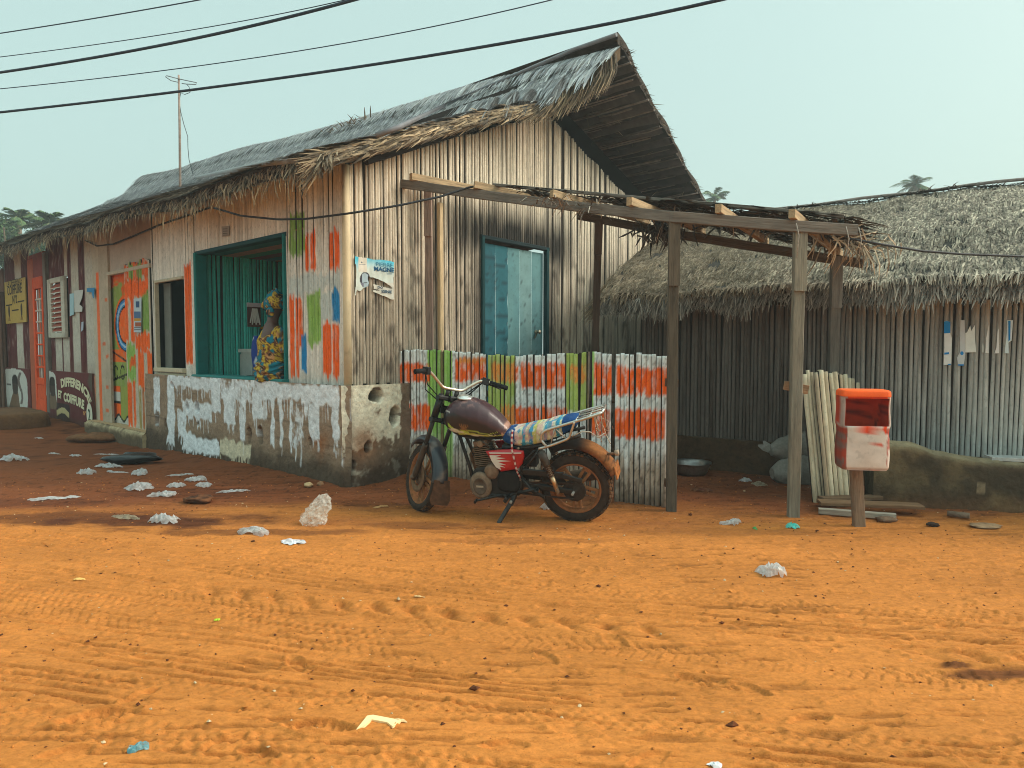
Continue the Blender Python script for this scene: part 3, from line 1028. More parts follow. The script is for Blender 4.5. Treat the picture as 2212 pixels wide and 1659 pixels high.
def dense(name, u0, u1, z0f, z1f, off, colf, mat, du=.016, relf=None, parent=house, label=None):
    """painted flat board or wall on the shop front, with its two edges and back"""
    uu = np.linspace(u0, u1, max(4, int((u1 - u0) / du)))
    nz_ = max(4, int((z1f - z0f) / du))
    U, ZZ = np.meshgrid(uu, np.linspace(z0f, z1f, nz_))
    c = colf(U.ravel(), ZZ.ravel()).reshape(*U.shape, 3)
    rel = relf(U, ZZ) if relf is not None else U * 0
    b = MB()
    b.quadgrid(C0 + U[..., None] * FD + ZZ[..., None] * A(0, 0, 1) + (rel + off)[..., None] * NF, c, None, 0, True)
    for ue, k in ((u0, 0), (u1, -1)):
        b.quadgrid(np.array([[fp3(ue, z, off + r) for z, r in zip(ZZ[:, 0], rel[:, k])], [fp3(ue, z, off - .04) for z in ZZ[:, 0]]]), c[:, k].mean(0) * .9, None, 0, False)
    b.quadgrid(np.array([[fp3(u, z1f, off + r) for u, r in zip(uu, rel[-1])], [fp3(u, z1f, off - .04) for u in uu]]), c[-1].mean(0), None, 0, False)
    return b.build(name, mat, parent, label)


# mural door leaf (recessed) ------------------------------------------------
def zr4(x, y): return (220 + x / 2.9625) / 1.15732, (580 + y / 2.9625) / 1.15732


def f4(x, y, off=0.0): return fac(*zr4(x, y), off)


mo = -.05
Lu0 = f4(298, 900, mo)[0]; Lu1 = f4(165, 900, mo)[0]
ctr = f4(282, 690, mo); edge = f4(205, 700, mo)
Rb = (edge[0] - ctr[0]); Rbz = f4(282, 490, mo)[1] - ctr[1]


def muralc(u, z):
    c = np.tile(lin(150, 168, 84), (len(u), 1)) * (.8 + .3 * fbm(u * 14, z * 5, 401, 3))[:, None]
    zt = f4(230, 300, mo)[1]
    c = put(c, sm(.45, .65, fbm(u * 6, z * 8, 402, 3) + sm(zt - .35, zt, z) * .5 - .1) * (z > f4(230, 480, mo)[1]), ORANGE * .8)
    low = z < f4(230, 1000, mo)[1]
    r = np.sqrt(((u - ctr[0]) / Rb) ** 2 + ((z - ctr[1]) / Rbz) ** 2)
    k = lin(30, 26, 26)
    band = (z < f4(230, 870, mo)[1]) & (z > f4(230, 960, mo)[1])
    c = put(c, band * .9, ORANGE)
    c = put(c, (r < 1.12) * 1.0 * (z < ctr[1] + Rbz * 1.1), ORANGE * .95)
    c = put(c, (r < 1.0) * 1.0, k); c = put(c, (r < .95) * 1.0, lin(40, 130, 200)); c = put(c, (r < .86) * 1., lin(170, 205, 225))
    c = put(c, (r < .78) * 1., lin(60, 150, 210)); c = put(c, (r < .72) * 1.0, k); c = put(c, (r < .65) * 1.0, ORANGE)
    c = put(c, (r < .65) * sm(.5, .7, fbm(u * 20, z * 6, 403, 3)) * .5, lin(250, 130, 60))
    ob = f4(230, 965, mo)[1]; ob2 = f4(230, 1110, mo)[1]
    c = put(c, ((np.abs(z - ob - .25 * (u - Lu0)) < .018) | (np.abs(z - ob2 + .18 * (u - Lu1)) < .018)) * .9, k)
    for cx in (208, 258, 305):
        q = f4(cx, 1040, mo)
        rr = np.sqrt(((u - q[0]) / .10) ** 2 + ((z - q[1]) / .125) ** 2)
        c = put(c, (np.abs(rr - .88) < .14) * 1.0, k)
    z5, z6, z7 = f4(210, 1140, mo)[1], f4(210, 1260, mo)[1], f4(210, 1370, mo)[1]
    um = f4(243, 1200, mo)[0]
    c = put(c, ((z < z5) & (u > um)) * 1.0, ORANGE)
    c = put(c, ((z < z5 - .10) & (z > z6) & (u > um + .0)) * 1.0, lin(214, 214, 206))
    c = put(c, ((np.abs(z - z6) < .02) & (u > um)) * 1.0, k); c = put(c, ((np.abs(u - um) < .02) & (z < z5) & (z > z6)) * 1., k)
    c = put(c, ((z < z5) & (u < um)) * .8, lin(160, 165, 80))
    c = put(c, (z < z7 + .05 * np.sin(u * 14)) * 1.0, lin(200, 196, 186)); c = put(c, (np.abs(z - z7 - .05 * np.sin(u * 14)) < .022) * 1., k)
    c = put(c, sm(.62, .72, fbm(u * 24, z * 12, 404, 3)) * .3, lin(170, 150, 130))
    return c


md = dense('door', Lu0 - .02, Lu1 + .02, STEPZ, zl, mo, muralc, M_FLAT, .014, lambda U, Z_: .008 * np.sin(U * 120), label='door leaf painted with an orange and blue target')

# corrugated leaf in front, striped orange, green and white
Ru0 = f4(485, 900)[0]; Ru1 = f4(300, 900)[0]
RT = f4(390, 200)[1]; RB_ = f4(390, 1450)[1]


def stripec(u, z, rr):
    c = np.tile(lin(212, 200, 180), (len(u), 1)) * (.85 + .25 * rr)[:, None]
    def b(x0, x1, y0, y1, cl, s, dry=.2):
        nonlocal c
        c = put(c, brush(u, z, f4(x1, 900)[0], f4(x0, 900)[0], f4((x0 + x1) / 2, y1)[1], f4((x0 + x1) / 2, y0)[1], s, .01, .06, dry, 22), cl)
    b(300, 475, 215, 350, ORANGE * .85, 1, .5); b(335, 365, 215, 360, GREEN * .8, 2, .2); b(390, 430, 210, 350, GREEN * .7, 3, .2)
    b(298, 475, 350, 490, ORANGE, 4, .05)
    b(298, 325, 480, 820, ORANGE, 5, .1); b(342, 368, 480, 830, ORANGE, 6, .1)
    b(425, 475, 450, 750, GREEN * .75, 7, .15)
    b(370, 475, 750, 880, ORANGE, 8, .05)
    b(305, 365, 825, 1100, GREEN, 9, .05); b(325, 370, 930, 1010, ORANGE * .9, 10, .4)
    b(385, 430, 880, 1160, ORANGE, 11, .1); b(455, 485, 870, 1450, ORANGE, 12, .1)
    b(300, 335, 1100, 1430, ORANGE, 13, .05); b(345, 362, 1100, 1440, ORANGE, 14, .25); b(385, 400, 1160, 1440, lin(170, 150, 90), 15, .3); b(410, 425, 1160, 1440, lin(190, 110, 60), 16, .3)
    return c


mb = MB()
ribwall(mb, C0 + NF * .02, FD, NF, Ru0, Ru1, .055, lambda u: [(RB_ - .02, RT)], stripec, .03, .28, seed=41, topjit=.08)
mb.build('door_panel', M_PAINTED, house)

# posts beside it: cream board, orange strip
mb = MB()
b0, b1 = f4(180, 900)[0], f4(112, 900)[0]
zt = f4(150, 430)[1]; zb = STEPZ


def postc(u, z):
    c = np.tile(lin(190, 172, 150), (len(u), 1)) * (.85 + .25 * fbm(u * 8, z * 4, 411, 3))[:, None]
    for (x, y, s) in ((150, 505, 1), (135, 830, 2), (160, 920, 3), (160, 1150, 4), (160, 1320, 5)):
        q = f4(x, y)
        c = put(c, ((np.abs(u - q[0]) < .07) & (np.abs(z - q[1] + .1 * (u - q[0])) < .03)) * .8, ORANGE * .8)
    return c


dense('door_post', b0, b1, zb, 3.6, .035, postc, M_BOARD, .02)
o0, o1 = f4(112, 700)[0], f4(75, 700)[0]
ozt = f4(95, 295)[1]


def orac(u, z):
    c = np.tile(lin(196, 182, 160), (len(u), 1))
    return put(c, sm(ozt + .02, ozt - .02, z) * (1 - .15 * fbm(u * 9, z * 4, 5, 3)), ORANGE)


dense('front_board', o0, o1, zb, 3.62, .012, orac, M_BOARD, .03)
dense('front_board', o1, SAL0, STEPZ, 3.62, .004, lambda u, z: np.tile(lin(198, 186, 166), (len(u), 1)), M_BOARD, .05)

# --- hair salon front
def f3(x, y, off=0.0): return fac((x / 3.949) / 1.15732, (680 + y / 3.949) / 1.15732, off)


def u3(x): return f3(x, 600)[0]


SPZ = f3(700, 985)[1]                          # salon plinth top
STR = [(862, 950, 0), (728, 795, 0), (660, 690, 0), (625, 680, 1), (550, 612, 1), (170, 235, 0)]


def salc(u, z, rr):
    c = np.tile(lin(98, 46, 48), (len(u), 1)) * (.85 + .25 * rr)[:, None]
    low = f3(600, 640)[1]
    for (a, b, only_low) in STR:
        m = ((u < u3(a)) & (u > u3(b))) * 1.0
        if only_low: m = m * (z < low)
        c = put(c, m, lin(206, 200, 186) * .95)
    c = put(c, sm(.68, .73, fbm(u * 20, z * 20, 501, 3)) * .5, lin(180, 160, 150))
    c = put(c, sm(SPZ + .3, SPZ, z) * .3, lin(120, 80, 60))
    return c


sh0, sh1 = u3(692), u3(522)
sz0, sz1 = f3(600, 645)[1], f3(600, 60)[1]


def sspan(u):
    if OD0 - .02 < u < OD1 + .02: return []
    if sh0 < u < sh1: return [(SPZ, sz0), (sz1, 3.75)]
    return [(SPZ, 3.75)]


for (a_, b_, sd_) in ((SAL0, OD0 - .02, 51), (OD1 + .02, ENDW, 52)):
    mb = MB()
    ribwall(mb, C0, FD, NF, a_, b_, .07, sspan, salc, .12, .16, seed=sd_, gap=.02)
    mb.build('salon_wall', M_PAINTED, house, 'maroon cane wall with white stripes')


def spc(u, z):
    c = np.tile(lin(104, 44, 44), (len(u), 1)) * (.9 + .2 * fbm(u * 5, z * 5, 511, 3))[:, None]
    # broken bare corner
    q = f3(950, 1070)
    c = put(c, (1 - sm(.6, 1.0, np.sqrt(((u - q[0]) / .28) ** 2 + ((z - q[1]) / .22) ** 2) + .5 * (fbm(u * 9, z * 9, 512, 3) - .5))) * 1.0, lin(92, 76, 64))
    # two whitewashed rounds with dark painted heads
    for (x0, x1, y0, y1, hx) in ((55, 298, 965, 1380, 160), (475, 590, 985, 1330, 535)):
        a, b = f3(x0, y1), f3(x1, y0)
        cu, cz = (a[0] + b[0]) / 2, (a[1] + b[1]) / 2
        r = (np.abs((u - cu) / ((a[0] - b[0]) / 2)) ** 3.5 + np.abs((z - cz) / ((b[1] - a[1]) / 2)) ** 3.5)
        c = put(c, (r < 1) * 1.0, lin(206, 206, 198))
        h0, h1 = u3(hx + 30), u3(hx - 30)
        zt_, zn, zb_ = f3(hx, y0 + 45)[1], f3(hx, y0 + 240)[1], f3(hx, y1 + 20)[1]
        hc = (h0 + h1) / 2; hw = (h1 - h0) / 2
        head = (np.abs(u - hc) / hw) ** 2 + ((z - (zt_ + zn) / 2) / ((zt_ - zn) / 2)) ** 4 < 1
        sh = (z < zn + .1) & (np.abs(u - hc - (zn - z) * .35) < hw * .75 + (zn + .1 - z) * .75) & (z > zb_)
        c = put(c, sh * (r < 1.35) * 1.0, lin(122, 96, 74))
        c = put(c, head * (1.0), lin(70, 52, 44)); c = put(c, (head & (z > (zt_ * .55 + zn * .45))) * .8, lin(40, 30, 28))
        c = put(c, (np.abs(z - zt_ + .25) < .02) * ((u > h1 + .12) & (u < h1 + .5)) * (hx < 300) * .8, lin(50, 44, 42))
        if hx < 300:
            q = f3(232, 1150)
            fig = (np.abs(u - q[0] - .15 * np.sin((z - q[1]) * 9)) < .09) & (np.abs(z - q[1]) < .36)
            c = put(c, fig * .85, lin(84, 60, 52))
    q = f3(660, 1400)
    c = put(c, ((np.abs(u - q[0]) < .42) & (np.abs(z - q[1]) < .2)) * .8, lin(44, 36, 34))
    q = f3(655, 1385)
    c = put(c, ((np.abs(u - q[0]) < .40) & (np.abs(z - q[1] - .10 * np.cos((u - q[0]) * 3.4) + .06) < .055)) * 1.0, lin(200, 180, 130))
    c = put(c, sm(.12, .0, z) * .7, lin(84, 58, 44))
    return c


SPO = .06
dense('salon_plinth', SAL0 - .0, OD0 + .02, -.25, SPZ, SPO, spc, M_FLAT, .016, lambda U, Z_: .03 * (fbm(U * 3, Z_ * 3, 521, 3) - .5))
dense('salon_plinth', OD1 - .02, ENDW, -.25, SPZ, SPO, spc, M_FLAT, .02, lambda U, Z_: .03 * (fbm(U * 3, Z_ * 3, 522, 3) - .5))


def text_pts(s, size, font_bold=0.0):
    """flat letters as vertices and faces, baseline at 0"""
    cu = bpy.data.curves.new('letters', 'FONT')
    cu.body = s; cu.size = size; cu.align_x = 'CENTER'; cu.resolution_u = 3; cu.offset = font_bold
    ob = bpy.data.objects.new('letters', cu)
    col.objects.link(ob)
    dg = bpy.context.evaluated_depsgraph_get()
    dg.update()
    me = bpy.data.meshes.new_from_object(ob.evaluated_get(dg))
    V = np.array([v.co[:] for v in me.vertices]).reshape(-1, 3)
    F = [list(p.vertices) for p in me.polygons]
    bpy.data.objects.remove(ob); bpy.data.curves.remove(cu); bpy.data.meshes.remove(me)
    return V, F


def text(mb, s, size, mp, c, bold=0.0, th=.0015):
    """mp(x,y) -> (point, normal); adds slightly raised letters"""
    V, F = text_pts(s, size, bold)
    if not len(V): return
    P = np.array([mp(x, y)[0] + mp(x, y)[1] * th for x, y, _ in V])
    n0 = mb.n
    mb.add(P, [np.array([F[0]])], c)
    for f in F[1:]:
        mb.F.append(np.array([f]) + n0); mb.M.append(np.array([0])); mb.S.append(np.array([False]))


# lettering: word along a curve given in picture measures of the salon front
def arc_text(mb, s, pts, hgt, c, bold=.006):
    q = np.array([f3(x, y, SPO + .02) for x, y in pts])
    q = q * A(-1, 1)                            # x to the right
    t = np.linspace(0, 1, len(q)); tt = np.linspace(0, 1, 60)
    cf = np.polyfit(t, q[:, 0], 3 if len(q) > 3 else 2), np.polyfit(t, q[:, 1], 3 if len(q) > 3 else 2)
    cx, cy = np.polyval(cf[0], tt), np.polyval(cf[1], tt)
    L = np.concatenate([[0], np.cumsum(np.hypot(np.diff(cx), np.diff(cy)))])
    V, F = text_pts(s, hgt / .7, bold)
    lo, hi = V[:, 0].min(), V[:, 0].max()
    P = []
    for x, y, _ in V:
        d = (x - lo) / (hi - lo) * L[-1]
        px_, py_ = np.interp(d, L, cx), np.interp(d, L, cy)
        d2 = min(d + .02, L[-1]); d1 = max(d - .02, 0)
        tx, ty = np.interp(d2, L, cx) - np.interp(d1, L, cx), np.interp(d2, L, cy) - np.interp(d1, L, cy)
        tl_ = math.hypot(tx, ty) + 1e-9
        P.append(fp3(-(px_ - ty / tl_ * y), py_ + tx / tl_ * y, SPO + .022))
    n0 = mb.n
    mb.add(P, [np.array([F[0]])], c)
    for f in F[1:]:
        mb.F.append(np.array([f]) + n0); mb.M.append(np.array([0])); mb.S.append(np.array([False]))


mb = MB()
lc = lin(224, 214, 180)
hgt = .86 * abs(f3(620, 1050)[1] - f3(620, 1140)[1])
arc_text(mb, 'DIFFERENCE', [(605, 1140), (700, 1125), (790, 1170), (850, 1230), (880, 1305)], hgt, lc, .012)
arc_text(mb, 'ET', [(575, 1235), (590, 1240), (612, 1250)], hgt * .9, lc, .01)
arc_text(mb, 'COIFFURE', [(630, 1270), (700, 1290), (770, 1320), (832, 1355)], hgt, lc, .012)
arc_text(mb, 'N\u00b0', [(822, 1410), (840, 1414), (852, 1418)], hgt * .45, lin(214, 150, 90), .004)
q = f3(884, 1412, SPO + .02)
ring = [fp3(q[0] + .16 * math.cos(a), q[1] + .22 * math.sin(a), SPO + .022) for a in np.linspace(0, 2 * math.pi, 24, endpoint=False)]
mb.add(ring, [np.array([list(range(24))])], lin(226, 222, 200))
V_, F_ = text_pts('2', .30, .006)
n0 = mb.n
mb.add([fp3(q[0] - x, q[1] + y - .105, SPO + .026) for x, y, _ in V_], [np.array([F_[0]])], lin(60, 80, 60))
for f in F_[1:]:
    mb.F.append(np.array([f]) + n0); mb.M.append(np.array([0])); mb.S.append(np.array([False]))
mb.build('lettering', M_FLAT, house)

# louvred shutter
mb = MB()
wh = lin(198, 194, 178)
for x in (530, 548, 672):
    wdt = .10 if x != 672 else .2
    mb.beam(fp3(u3(x), sz0, .05), fp3(u3(x), sz1, .05), wdt, .06, NF, wh)
mb.beam(fp3(u3(545), sz1 - .04, .055), fp3(u3(690), sz1 - .04, .055), .05, .1, (0, 0, 1), wh)
mb.beam(fp3(u3(545), sz0 + .04, .055), fp3(u3(690), sz0 + .04, .055), .05, .1, (0, 0, 1), wh)
sh = mb.build('shutter', M_BOARD, house)
for i in range(10):
    mb = MB()
    z = sz0 + .16 + (sz1 - sz0 - .3) * i / 9
    mb.beam(fp3(u3(556), z, .03), fp3(u3(655), z, .03), .11, .014, NF * .75 + A(0, 0, .65), lin(172, 84, 62))
    mb.beam(fp3(u3(556), z - .055, .078), fp3(u3(655), z - .055, .078), .012, .02, (0, 0, 1), lin(210, 204, 190))
    mb.build('louvre', M_BOARD, sh)
mb = MB()
mb.beam(fp3(sh0, (sz0 + sz1) / 2, -.08), fp3(sh1, (sz0 + sz1) / 2, -.08), .02, sz1 - sz0, (0, 0, 1), lin(22, 20, 20))
mb.build('shutter_backing', M_BACK, sh)

# orange glazed door of the salon
oz0, oz1 = f3(410, 1360)[1], f3(410, 60)[1]
mb = MB()
orr = lin(236, 88, 34)
dz = oz1 - oz0
ua, ub = u3(470), u3(318)
uw = ub - ua
mb.beam(fp3(ub - uw * .19, oz0, .03), fp3(ub - uw * .19, 3.3, .03), uw * .36, .05, NF, lin(178, 92, 62))
mb.beam(fp3(ub - uw * .42, oz0, .05), fp3(ub - uw * .42, oz1, .05), uw * .1, .05, NF, orr)
mb.beam(fp3(ua + uw * .03, oz0, .05), fp3(ua + uw * .03, oz1, .05), uw * .07, .05, NF, orr)
mb.beam(fp3(ua, f3(420, 1320)[1], .045), fp3(ub - uw * .38, f3(420, 1320)[1], .045), .045, .3, (0, 0, 1), orr)
mb.beam(fp3(ua, f3(420, 1180)[1], .04), fp3(ub - uw * .38, f3(420, 1180)[1], .04), .04, abs(f3(420, 1250)[1] - f3(420, 1105)[1]), (0, 0, 1), orr * .95)
mb.beam(fp3(ua, f3(420, 1075)[1], .05), fp3(ub - uw * .38, f3(420, 1075)[1], .05), .05, .14, (0, 0, 1), orr)
mb.beam(fp3(ua, f3(420, 105)[1], .05), fp3(ub - uw * .38, f3(420, 105)[1], .05), .05, .24, (0, 0, 1), orr * .8)
mb.beam(fp3(ua - .03, 3.02, .02), fp3(ub, 3.02, .02), .05, .75, (0, 0, 1), lin(140, 58, 52))
mb.beam(fp3(ua - uw * .14, oz0, .04), fp3(ua - uw * .14, 3.35, .04), uw * .16, .07, NF, lin(120, 108, 100))
od = mb.build('door', M_BOARD, house, 'narrow orange door with a column of small panes')
for i in range(8):
    a = f3(430, 155 + i * 112)[1]; b = f3(430, 155 + (i + 1) * 112)[1]
    mb = MB()
    mb.beam(fp3(ua + uw * .06, (a + b) / 2, .01), fp3(ub - uw * .46, (a + b) / 2, .01), .01, a - b - .03, (0, 0, 1), lin(150, 140, 130))
    mb.build('pane', M_GLOSS, od)
    mb = MB()
    mb.beam(fp3(ua + uw * .04, b, .04), fp3(ub - uw * .44, b, .04), .03, .035, (0, 0, 1), orr if i > 2 else lin(206, 190, 174))
    um = (ua + ub - uw * .4) / 2
    mb.beam(fp3(um, b, .035), fp3(um, a, .035), .05, .02, NF, lin(208, 200, 188) if i % 3 else lin(220, 110, 70))
    mb.build('glazing_bar', M_BOARD, od)

# far return of brown canes beyond the salon
mb = MB()
ribwall(mb, C0 + FD * ENDW + NF * .02, FD, NF, 0, 2.2, .07, lambda u: [(.0, 3.3)], lambda u, z, rr: np.tile(lin(126, 98, 84), (len(u), 1)) * (.7 + .5 * rr)[:, None], .3, .5, seed=61)
ribwall(mb, C0 + FD * ENDW - NF * .0, NF, NG, 0, .55, .07, lambda u: [(.0, 2.75)], lambda u, z, rr: np.tile(lin(126, 98, 84), (len(u), 1)) * (.7 + .5 * rr)[:, None], .3, .5, seed=62)
mb.build('end_wall', M_CANE, house)

# ---------------------------------------------------------------- the great thatched roof
REND = 14.5
zrid = lambda u: 5.22 + .062 * u + .03 * np.sin(u * .9)
zeav = lambda u: 3.21 + .028 * u + .02 * np.exp(-((u + .3) / .9) ** 2) + .03 * np.sin(u * 1.7)
zmid = lambda u: 4.75 + .068 * u
EV = 3.80


def roofp(u, v):
    """top surface; v>0 front slope, measured level from the ridge"""
    u = np.asarray(u, float); v = np.asarray(v, float)
    f = np.clip(v / EV, 0, 1.05)
    z = zmid(u) * (1 - f) + zeav(u) * f + (zrid(u) - zmid(u)) * (1 - sm(-.18, .72, v)) / .896 + .03 * np.sin(np.pi * np.clip(f, 0, 1)) - .05 * (f > 1)
    z = z + .05 * (fbm(u * 1.1, v * 1.3, 601, 3) - .5)
    return C0 - NF * HR + u[..., None] * FD + v[..., None] * NF + z[..., None] * A(0, 0, 1)


def rake(v):
    """how far the roof runs out over the gable (negative u)"""
    f = v / EV
    return -(.34 + .70 * (1 - sm(.0, .22, f)) + .06 * (1 - f))


vv = np.linspace(0, EV, 26); tt = np.linspace(0, 1, 120)
V_, T_ = np.meshgrid(vv, tt)
U_ = rake(V_) * (1 - T_) + REND * T_
G = roofp(U_, V_)
DK = lin(66, 60, 58)
mb = MB()
mb.quadgrid(G, lin(100, 96, 94), None, 0, True)
mb.quadgrid(G - A(0, 0, .15), DK * .6, None, 0, True)
for e in (0, -1):
    mb.quadgrid(np.stack([G[e], G[e] - A(0, 0, .15)]), lin(110, 92, 72), None, 0, False)
mb.quadgrid(np.stack([G[:, -1], G[:, -1] - A(0, 0, .15)]), lin(60, 52, 48), None, 0, False)
# courses of blades
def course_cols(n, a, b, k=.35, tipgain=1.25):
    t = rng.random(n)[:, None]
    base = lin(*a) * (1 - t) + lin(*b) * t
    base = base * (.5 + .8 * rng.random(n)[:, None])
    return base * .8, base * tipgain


for ci, v0 in enumerate(np.linspace(.0, EV - .22, 15)):
    dens = 95
    n = int((REND + 1.1) * dens)
    u = rng.random(n)
    u = rake(np.full(n, v0)) + (REND - rake(np.full(n, v0))) * u ** 1.15
    v = v0 + rng.normal(0, .035, n) + .05 * (vn(u * 2, u * 0, ci) - .5)
    v = np.clip(v, 0, EV)
    p = roofp(u, v); p2 = roofp(u, v + .05)
    d = p2 - p; d /= np.linalg.norm(d, axis=1)[:, None]
    nr = np.cross(d, FD); nr *= np.sign(nr[:, 2])[:, None]
    d = d + FD * rng.normal(0, .15, n)[:, None] + nr * (.05 + .10 * rng.random(n))[:, None]
    c0, c1 = course_cols(n, (176, 178, 184), (210, 208, 206))
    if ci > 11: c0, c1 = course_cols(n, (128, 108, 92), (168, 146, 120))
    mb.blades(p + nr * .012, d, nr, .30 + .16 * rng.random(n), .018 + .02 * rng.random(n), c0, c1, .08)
# second, drooping tier of the ridge thatch
n = 5200
u = -.75 + 13.5 * rng.random(n) ** 1.2
for v0, up_, k in ((.52, .15, .6), (.82, .17, .5), (1.12, .16, .5), (1.45, .14, .4)):
    m_ = int(n * k)
    uu_ = np.maximum(u[:m_], rake(np.full(m_, v0)) + .02)
    v = v0 + rng.normal(0, .03, m_) + .06 * (vn(uu_ * 1.4, uu_ * 0, 655) - .5)
    p = roofp(uu_, v) + A(0, 0, up_) * (.5 + .6 * rng.random(m_))[:, None]
    d = NF * (.55 + .2 * rng.random(m_))[:, None] + A(0, 0, -1) * (.55 + .3 * rng.random(m_))[:, None] + FD * rng.normal(0, .10, m_)[:, None]
    c0, c1 = course_cols(m_, (160, 162, 168), (204, 202, 200))
    mb.blades(p, d, np.tile(NF * .6 + A(0, 0, .8), (m_, 1)), .22 + .22 * rng.random(m_), .018 + .02 * rng.random(m_), c0 * .7, c1, .1)
# ragged eave
n = 5200
u = -.4 + (REND + .4) * rng.random(n) ** 1.25
v = EV - .16 * rng.random(n)
p = roofp(u, v); dn = roofp(u, v + .05) - p; dn /= np.linalg.norm(dn, axis=1)[:, None]
nr = np.cross(dn, FD); nr *= np.sign(nr[:, 2])[:, None]
clump = vn(u * 1.6, u * 0, 640)
lay = rng.random(n)
d = dn * (.8)[None] if False else dn + FD * (rng.normal(-.55, .6, n))[:, None] + A(0, 0, -1) * (.05 + .6 * rng.random(n) * clump)[:, None]
c0, c1 = course_cols(n, (96, 84, 74), (176, 154, 126), tipgain=1.2)
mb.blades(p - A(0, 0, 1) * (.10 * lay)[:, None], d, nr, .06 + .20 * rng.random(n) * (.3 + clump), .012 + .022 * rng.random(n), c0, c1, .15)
# long loose straws hanging from the eave
n = 260
u = -.3 + REND * rng.random(n) ** 1.4
p = roofp(u, np.full(n, EV)) - A(0, 0, .15)
d = A(0, 0, -1) + NF * rng.normal(.15, .2, n)[:, None] + FD * rng.normal(0, .35, n)[:, None]
c0, c1 = course_cols(n, (140, 118, 92), (205, 180, 140))
mb.blades(p, d, np.tile(NF, (n, 1)), .08 + .24 * rng.random(n) ** 2, .012 + .01 * rng.random(n), c0, c1, .1)
# fringe along the rake
n = 2200
f = rng.random(n)
v = .06 + (EV - .06) * f
u = rake(v)
p = roofp(u, v)
slope = roofp(u, v + .05) - p; slope /= np.linalg.norm(slope, axis=1)[:, None]
hang = np.exp(-((v) / .55) ** 2)
d = slope * (1.0) + NG * (.10 + .22 * rng.random(n) + .25 * hang)[:, None] + A(0, 0, -1) * (.0 + 1.0 * hang + .16 * rng.random(n))[:, None] + rng.normal(0, .12, (n, 3))
c0, c1 = course_cols(n, (92, 84, 76), (182, 162, 132), tipgain=1.2)
mb.blades(p - A(0, 0, .11) * rng.random(n)[:, None] + FD * (.05 * rng.random(n))[:, None], d, np.tile(NG, (n, 1)), (.18 + .18 * rng.random(n)) * (1 + .4 * hang), .009 + .012 * rng.random(n), c0, c1, .2)
# hairy ridge
n = 900
u = -1.0 + (REND + 1.0) * rng.random(n)
p = roofp(u, np.full(n, .02))
d = A(0, 0, 1) * (.3 + .6 * rng.random(n)[:, None]) + FD * rng.normal(0, .8, n)[:, None] - NF * .5
c0, c1 = course_cols(n, (120, 112, 106), (165, 150, 130))
mb.blades(p - A(0, 0, .03), d, np.tile(NF, (n, 1)), .06 + .12 * rng.random(n) ** 2, .010, c0, c1, .1)
roof = mb.build('roof', M_THATCH, house)

# rear slope: courses of palm shingles seen from below
def rearp(u, v, dz=0.0):
    u = np.asarray(u, float); v = np.asarray(v, float)
    z = 5.20 - .355 * v + .012 * u + dz
    return C0 - NF * HR + u[..., None] * FD - v[..., None] * NF + np.asarray(z)[..., None] * A(0, 0, 1)


RV = 4.2
rr_ = lambda v: -(1.06 - .74 * v / 3.74 + .03 * np.sin(v * 6.1) * np.sin(v * 2.3 + 1))
mb = MB()
vv = np.linspace(0, RV, 40); tt = np.linspace(0, 1, 30)
V_, T_ = np.meshgrid(vv, tt)
U_ = rr_(V_) * (1 - T_) + REND * T_ ** 1.5
G = rearp(U_, V_)
mb.quadgrid(G, lin(44, 40, 40), None, 0, True)
mb.quadgrid(G + A(0, 0, .14), lin(90, 84, 80), None, 0, True)
mb.quadgrid(np.stack([G[0], G[0] + A(0, 0, .14)]), lin(70, 62, 56), None, 0, False)
mb.quadgrid(np.stack([G[:, -1], G[:, -1] + A(0, 0, .14)]), lin(60, 54, 50), None, 0, False)
for i in range(17):
    v0 = .1 + i * RV / 17.0
    us = np.linspace(float(rr_(np.array(v0))) - .03 * rng.random(), 6.0, 40)
    a = rearp(us, np.full(40, v0), -.012)
    b = rearp(us, v0 + .25 + .03 * rng.random() + .012 * rng.normal(0, 1, 40), -.13 + .02 * rng.random() + .008 * rng.normal(0, 1, 40))
    tone = lin(66, 62, 62) * (.6 + .7 * rng.random())  # tone runs dark to pale within each course: overlap shadow painted in
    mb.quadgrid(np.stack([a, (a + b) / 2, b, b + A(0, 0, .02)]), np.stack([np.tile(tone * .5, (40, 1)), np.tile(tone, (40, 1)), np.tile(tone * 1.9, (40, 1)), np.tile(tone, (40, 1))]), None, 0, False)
    # sticks
    for k in range(6):
        ua_ = float(rr_(np.array(v0))) - .05 + rng.random() * 1.0 * (k > 0); ub_ = ua_ + .5 + 2.0 * rng.random()
        vo = v0 + .03 + .12 * rng.random()
        zo = -.03 - .47 * (vo - v0)
        mb.tube([rearp(ua_, vo, zo - .015 * rng.random()), rearp((ua_ + ub_) / 2, vo + .01, zo - .025), rearp(ub_, vo + .02 * rng.random(), zo - .012)], .007 + .009 * rng.random(), 5, lin(132, 122, 116) * (.35 + .9 * rng.random()))
n = 900
v = RV * rng.random(n); u = rr_(v) + .04
p = rearp(u, v, .06)
d = NG * (.3 + .6 * rng.random(n))[:, None] - NF * rng.normal(.6, .6, n)[:, None] + A(0, 0, -1) * rng.normal(.2, .3, n)[:, None]
c0, c1 = course_cols(n, (90, 76, 62), (160, 136, 104))
mb.blades(p, d, np.tile(A(0, 0, 1), (n, 1)), .04 + .12 * rng.random(n) ** 2, .014, c0, c1, .1)
n = 70
v = .3 + (RV - .3) * rng.random(n); u = rr_(v) + 1.3 * rng.random(n)
p = rearp(u, v, -.06)
d = A(0, 0, -1) * rng.random(n)[:, None] + FD * rng.normal(0, 1, n)[:, None] + NF * rng.normal(0, .5, n)[:, None]
c0, c1 = course_cols(n, (110, 98, 84), (170, 156, 132))
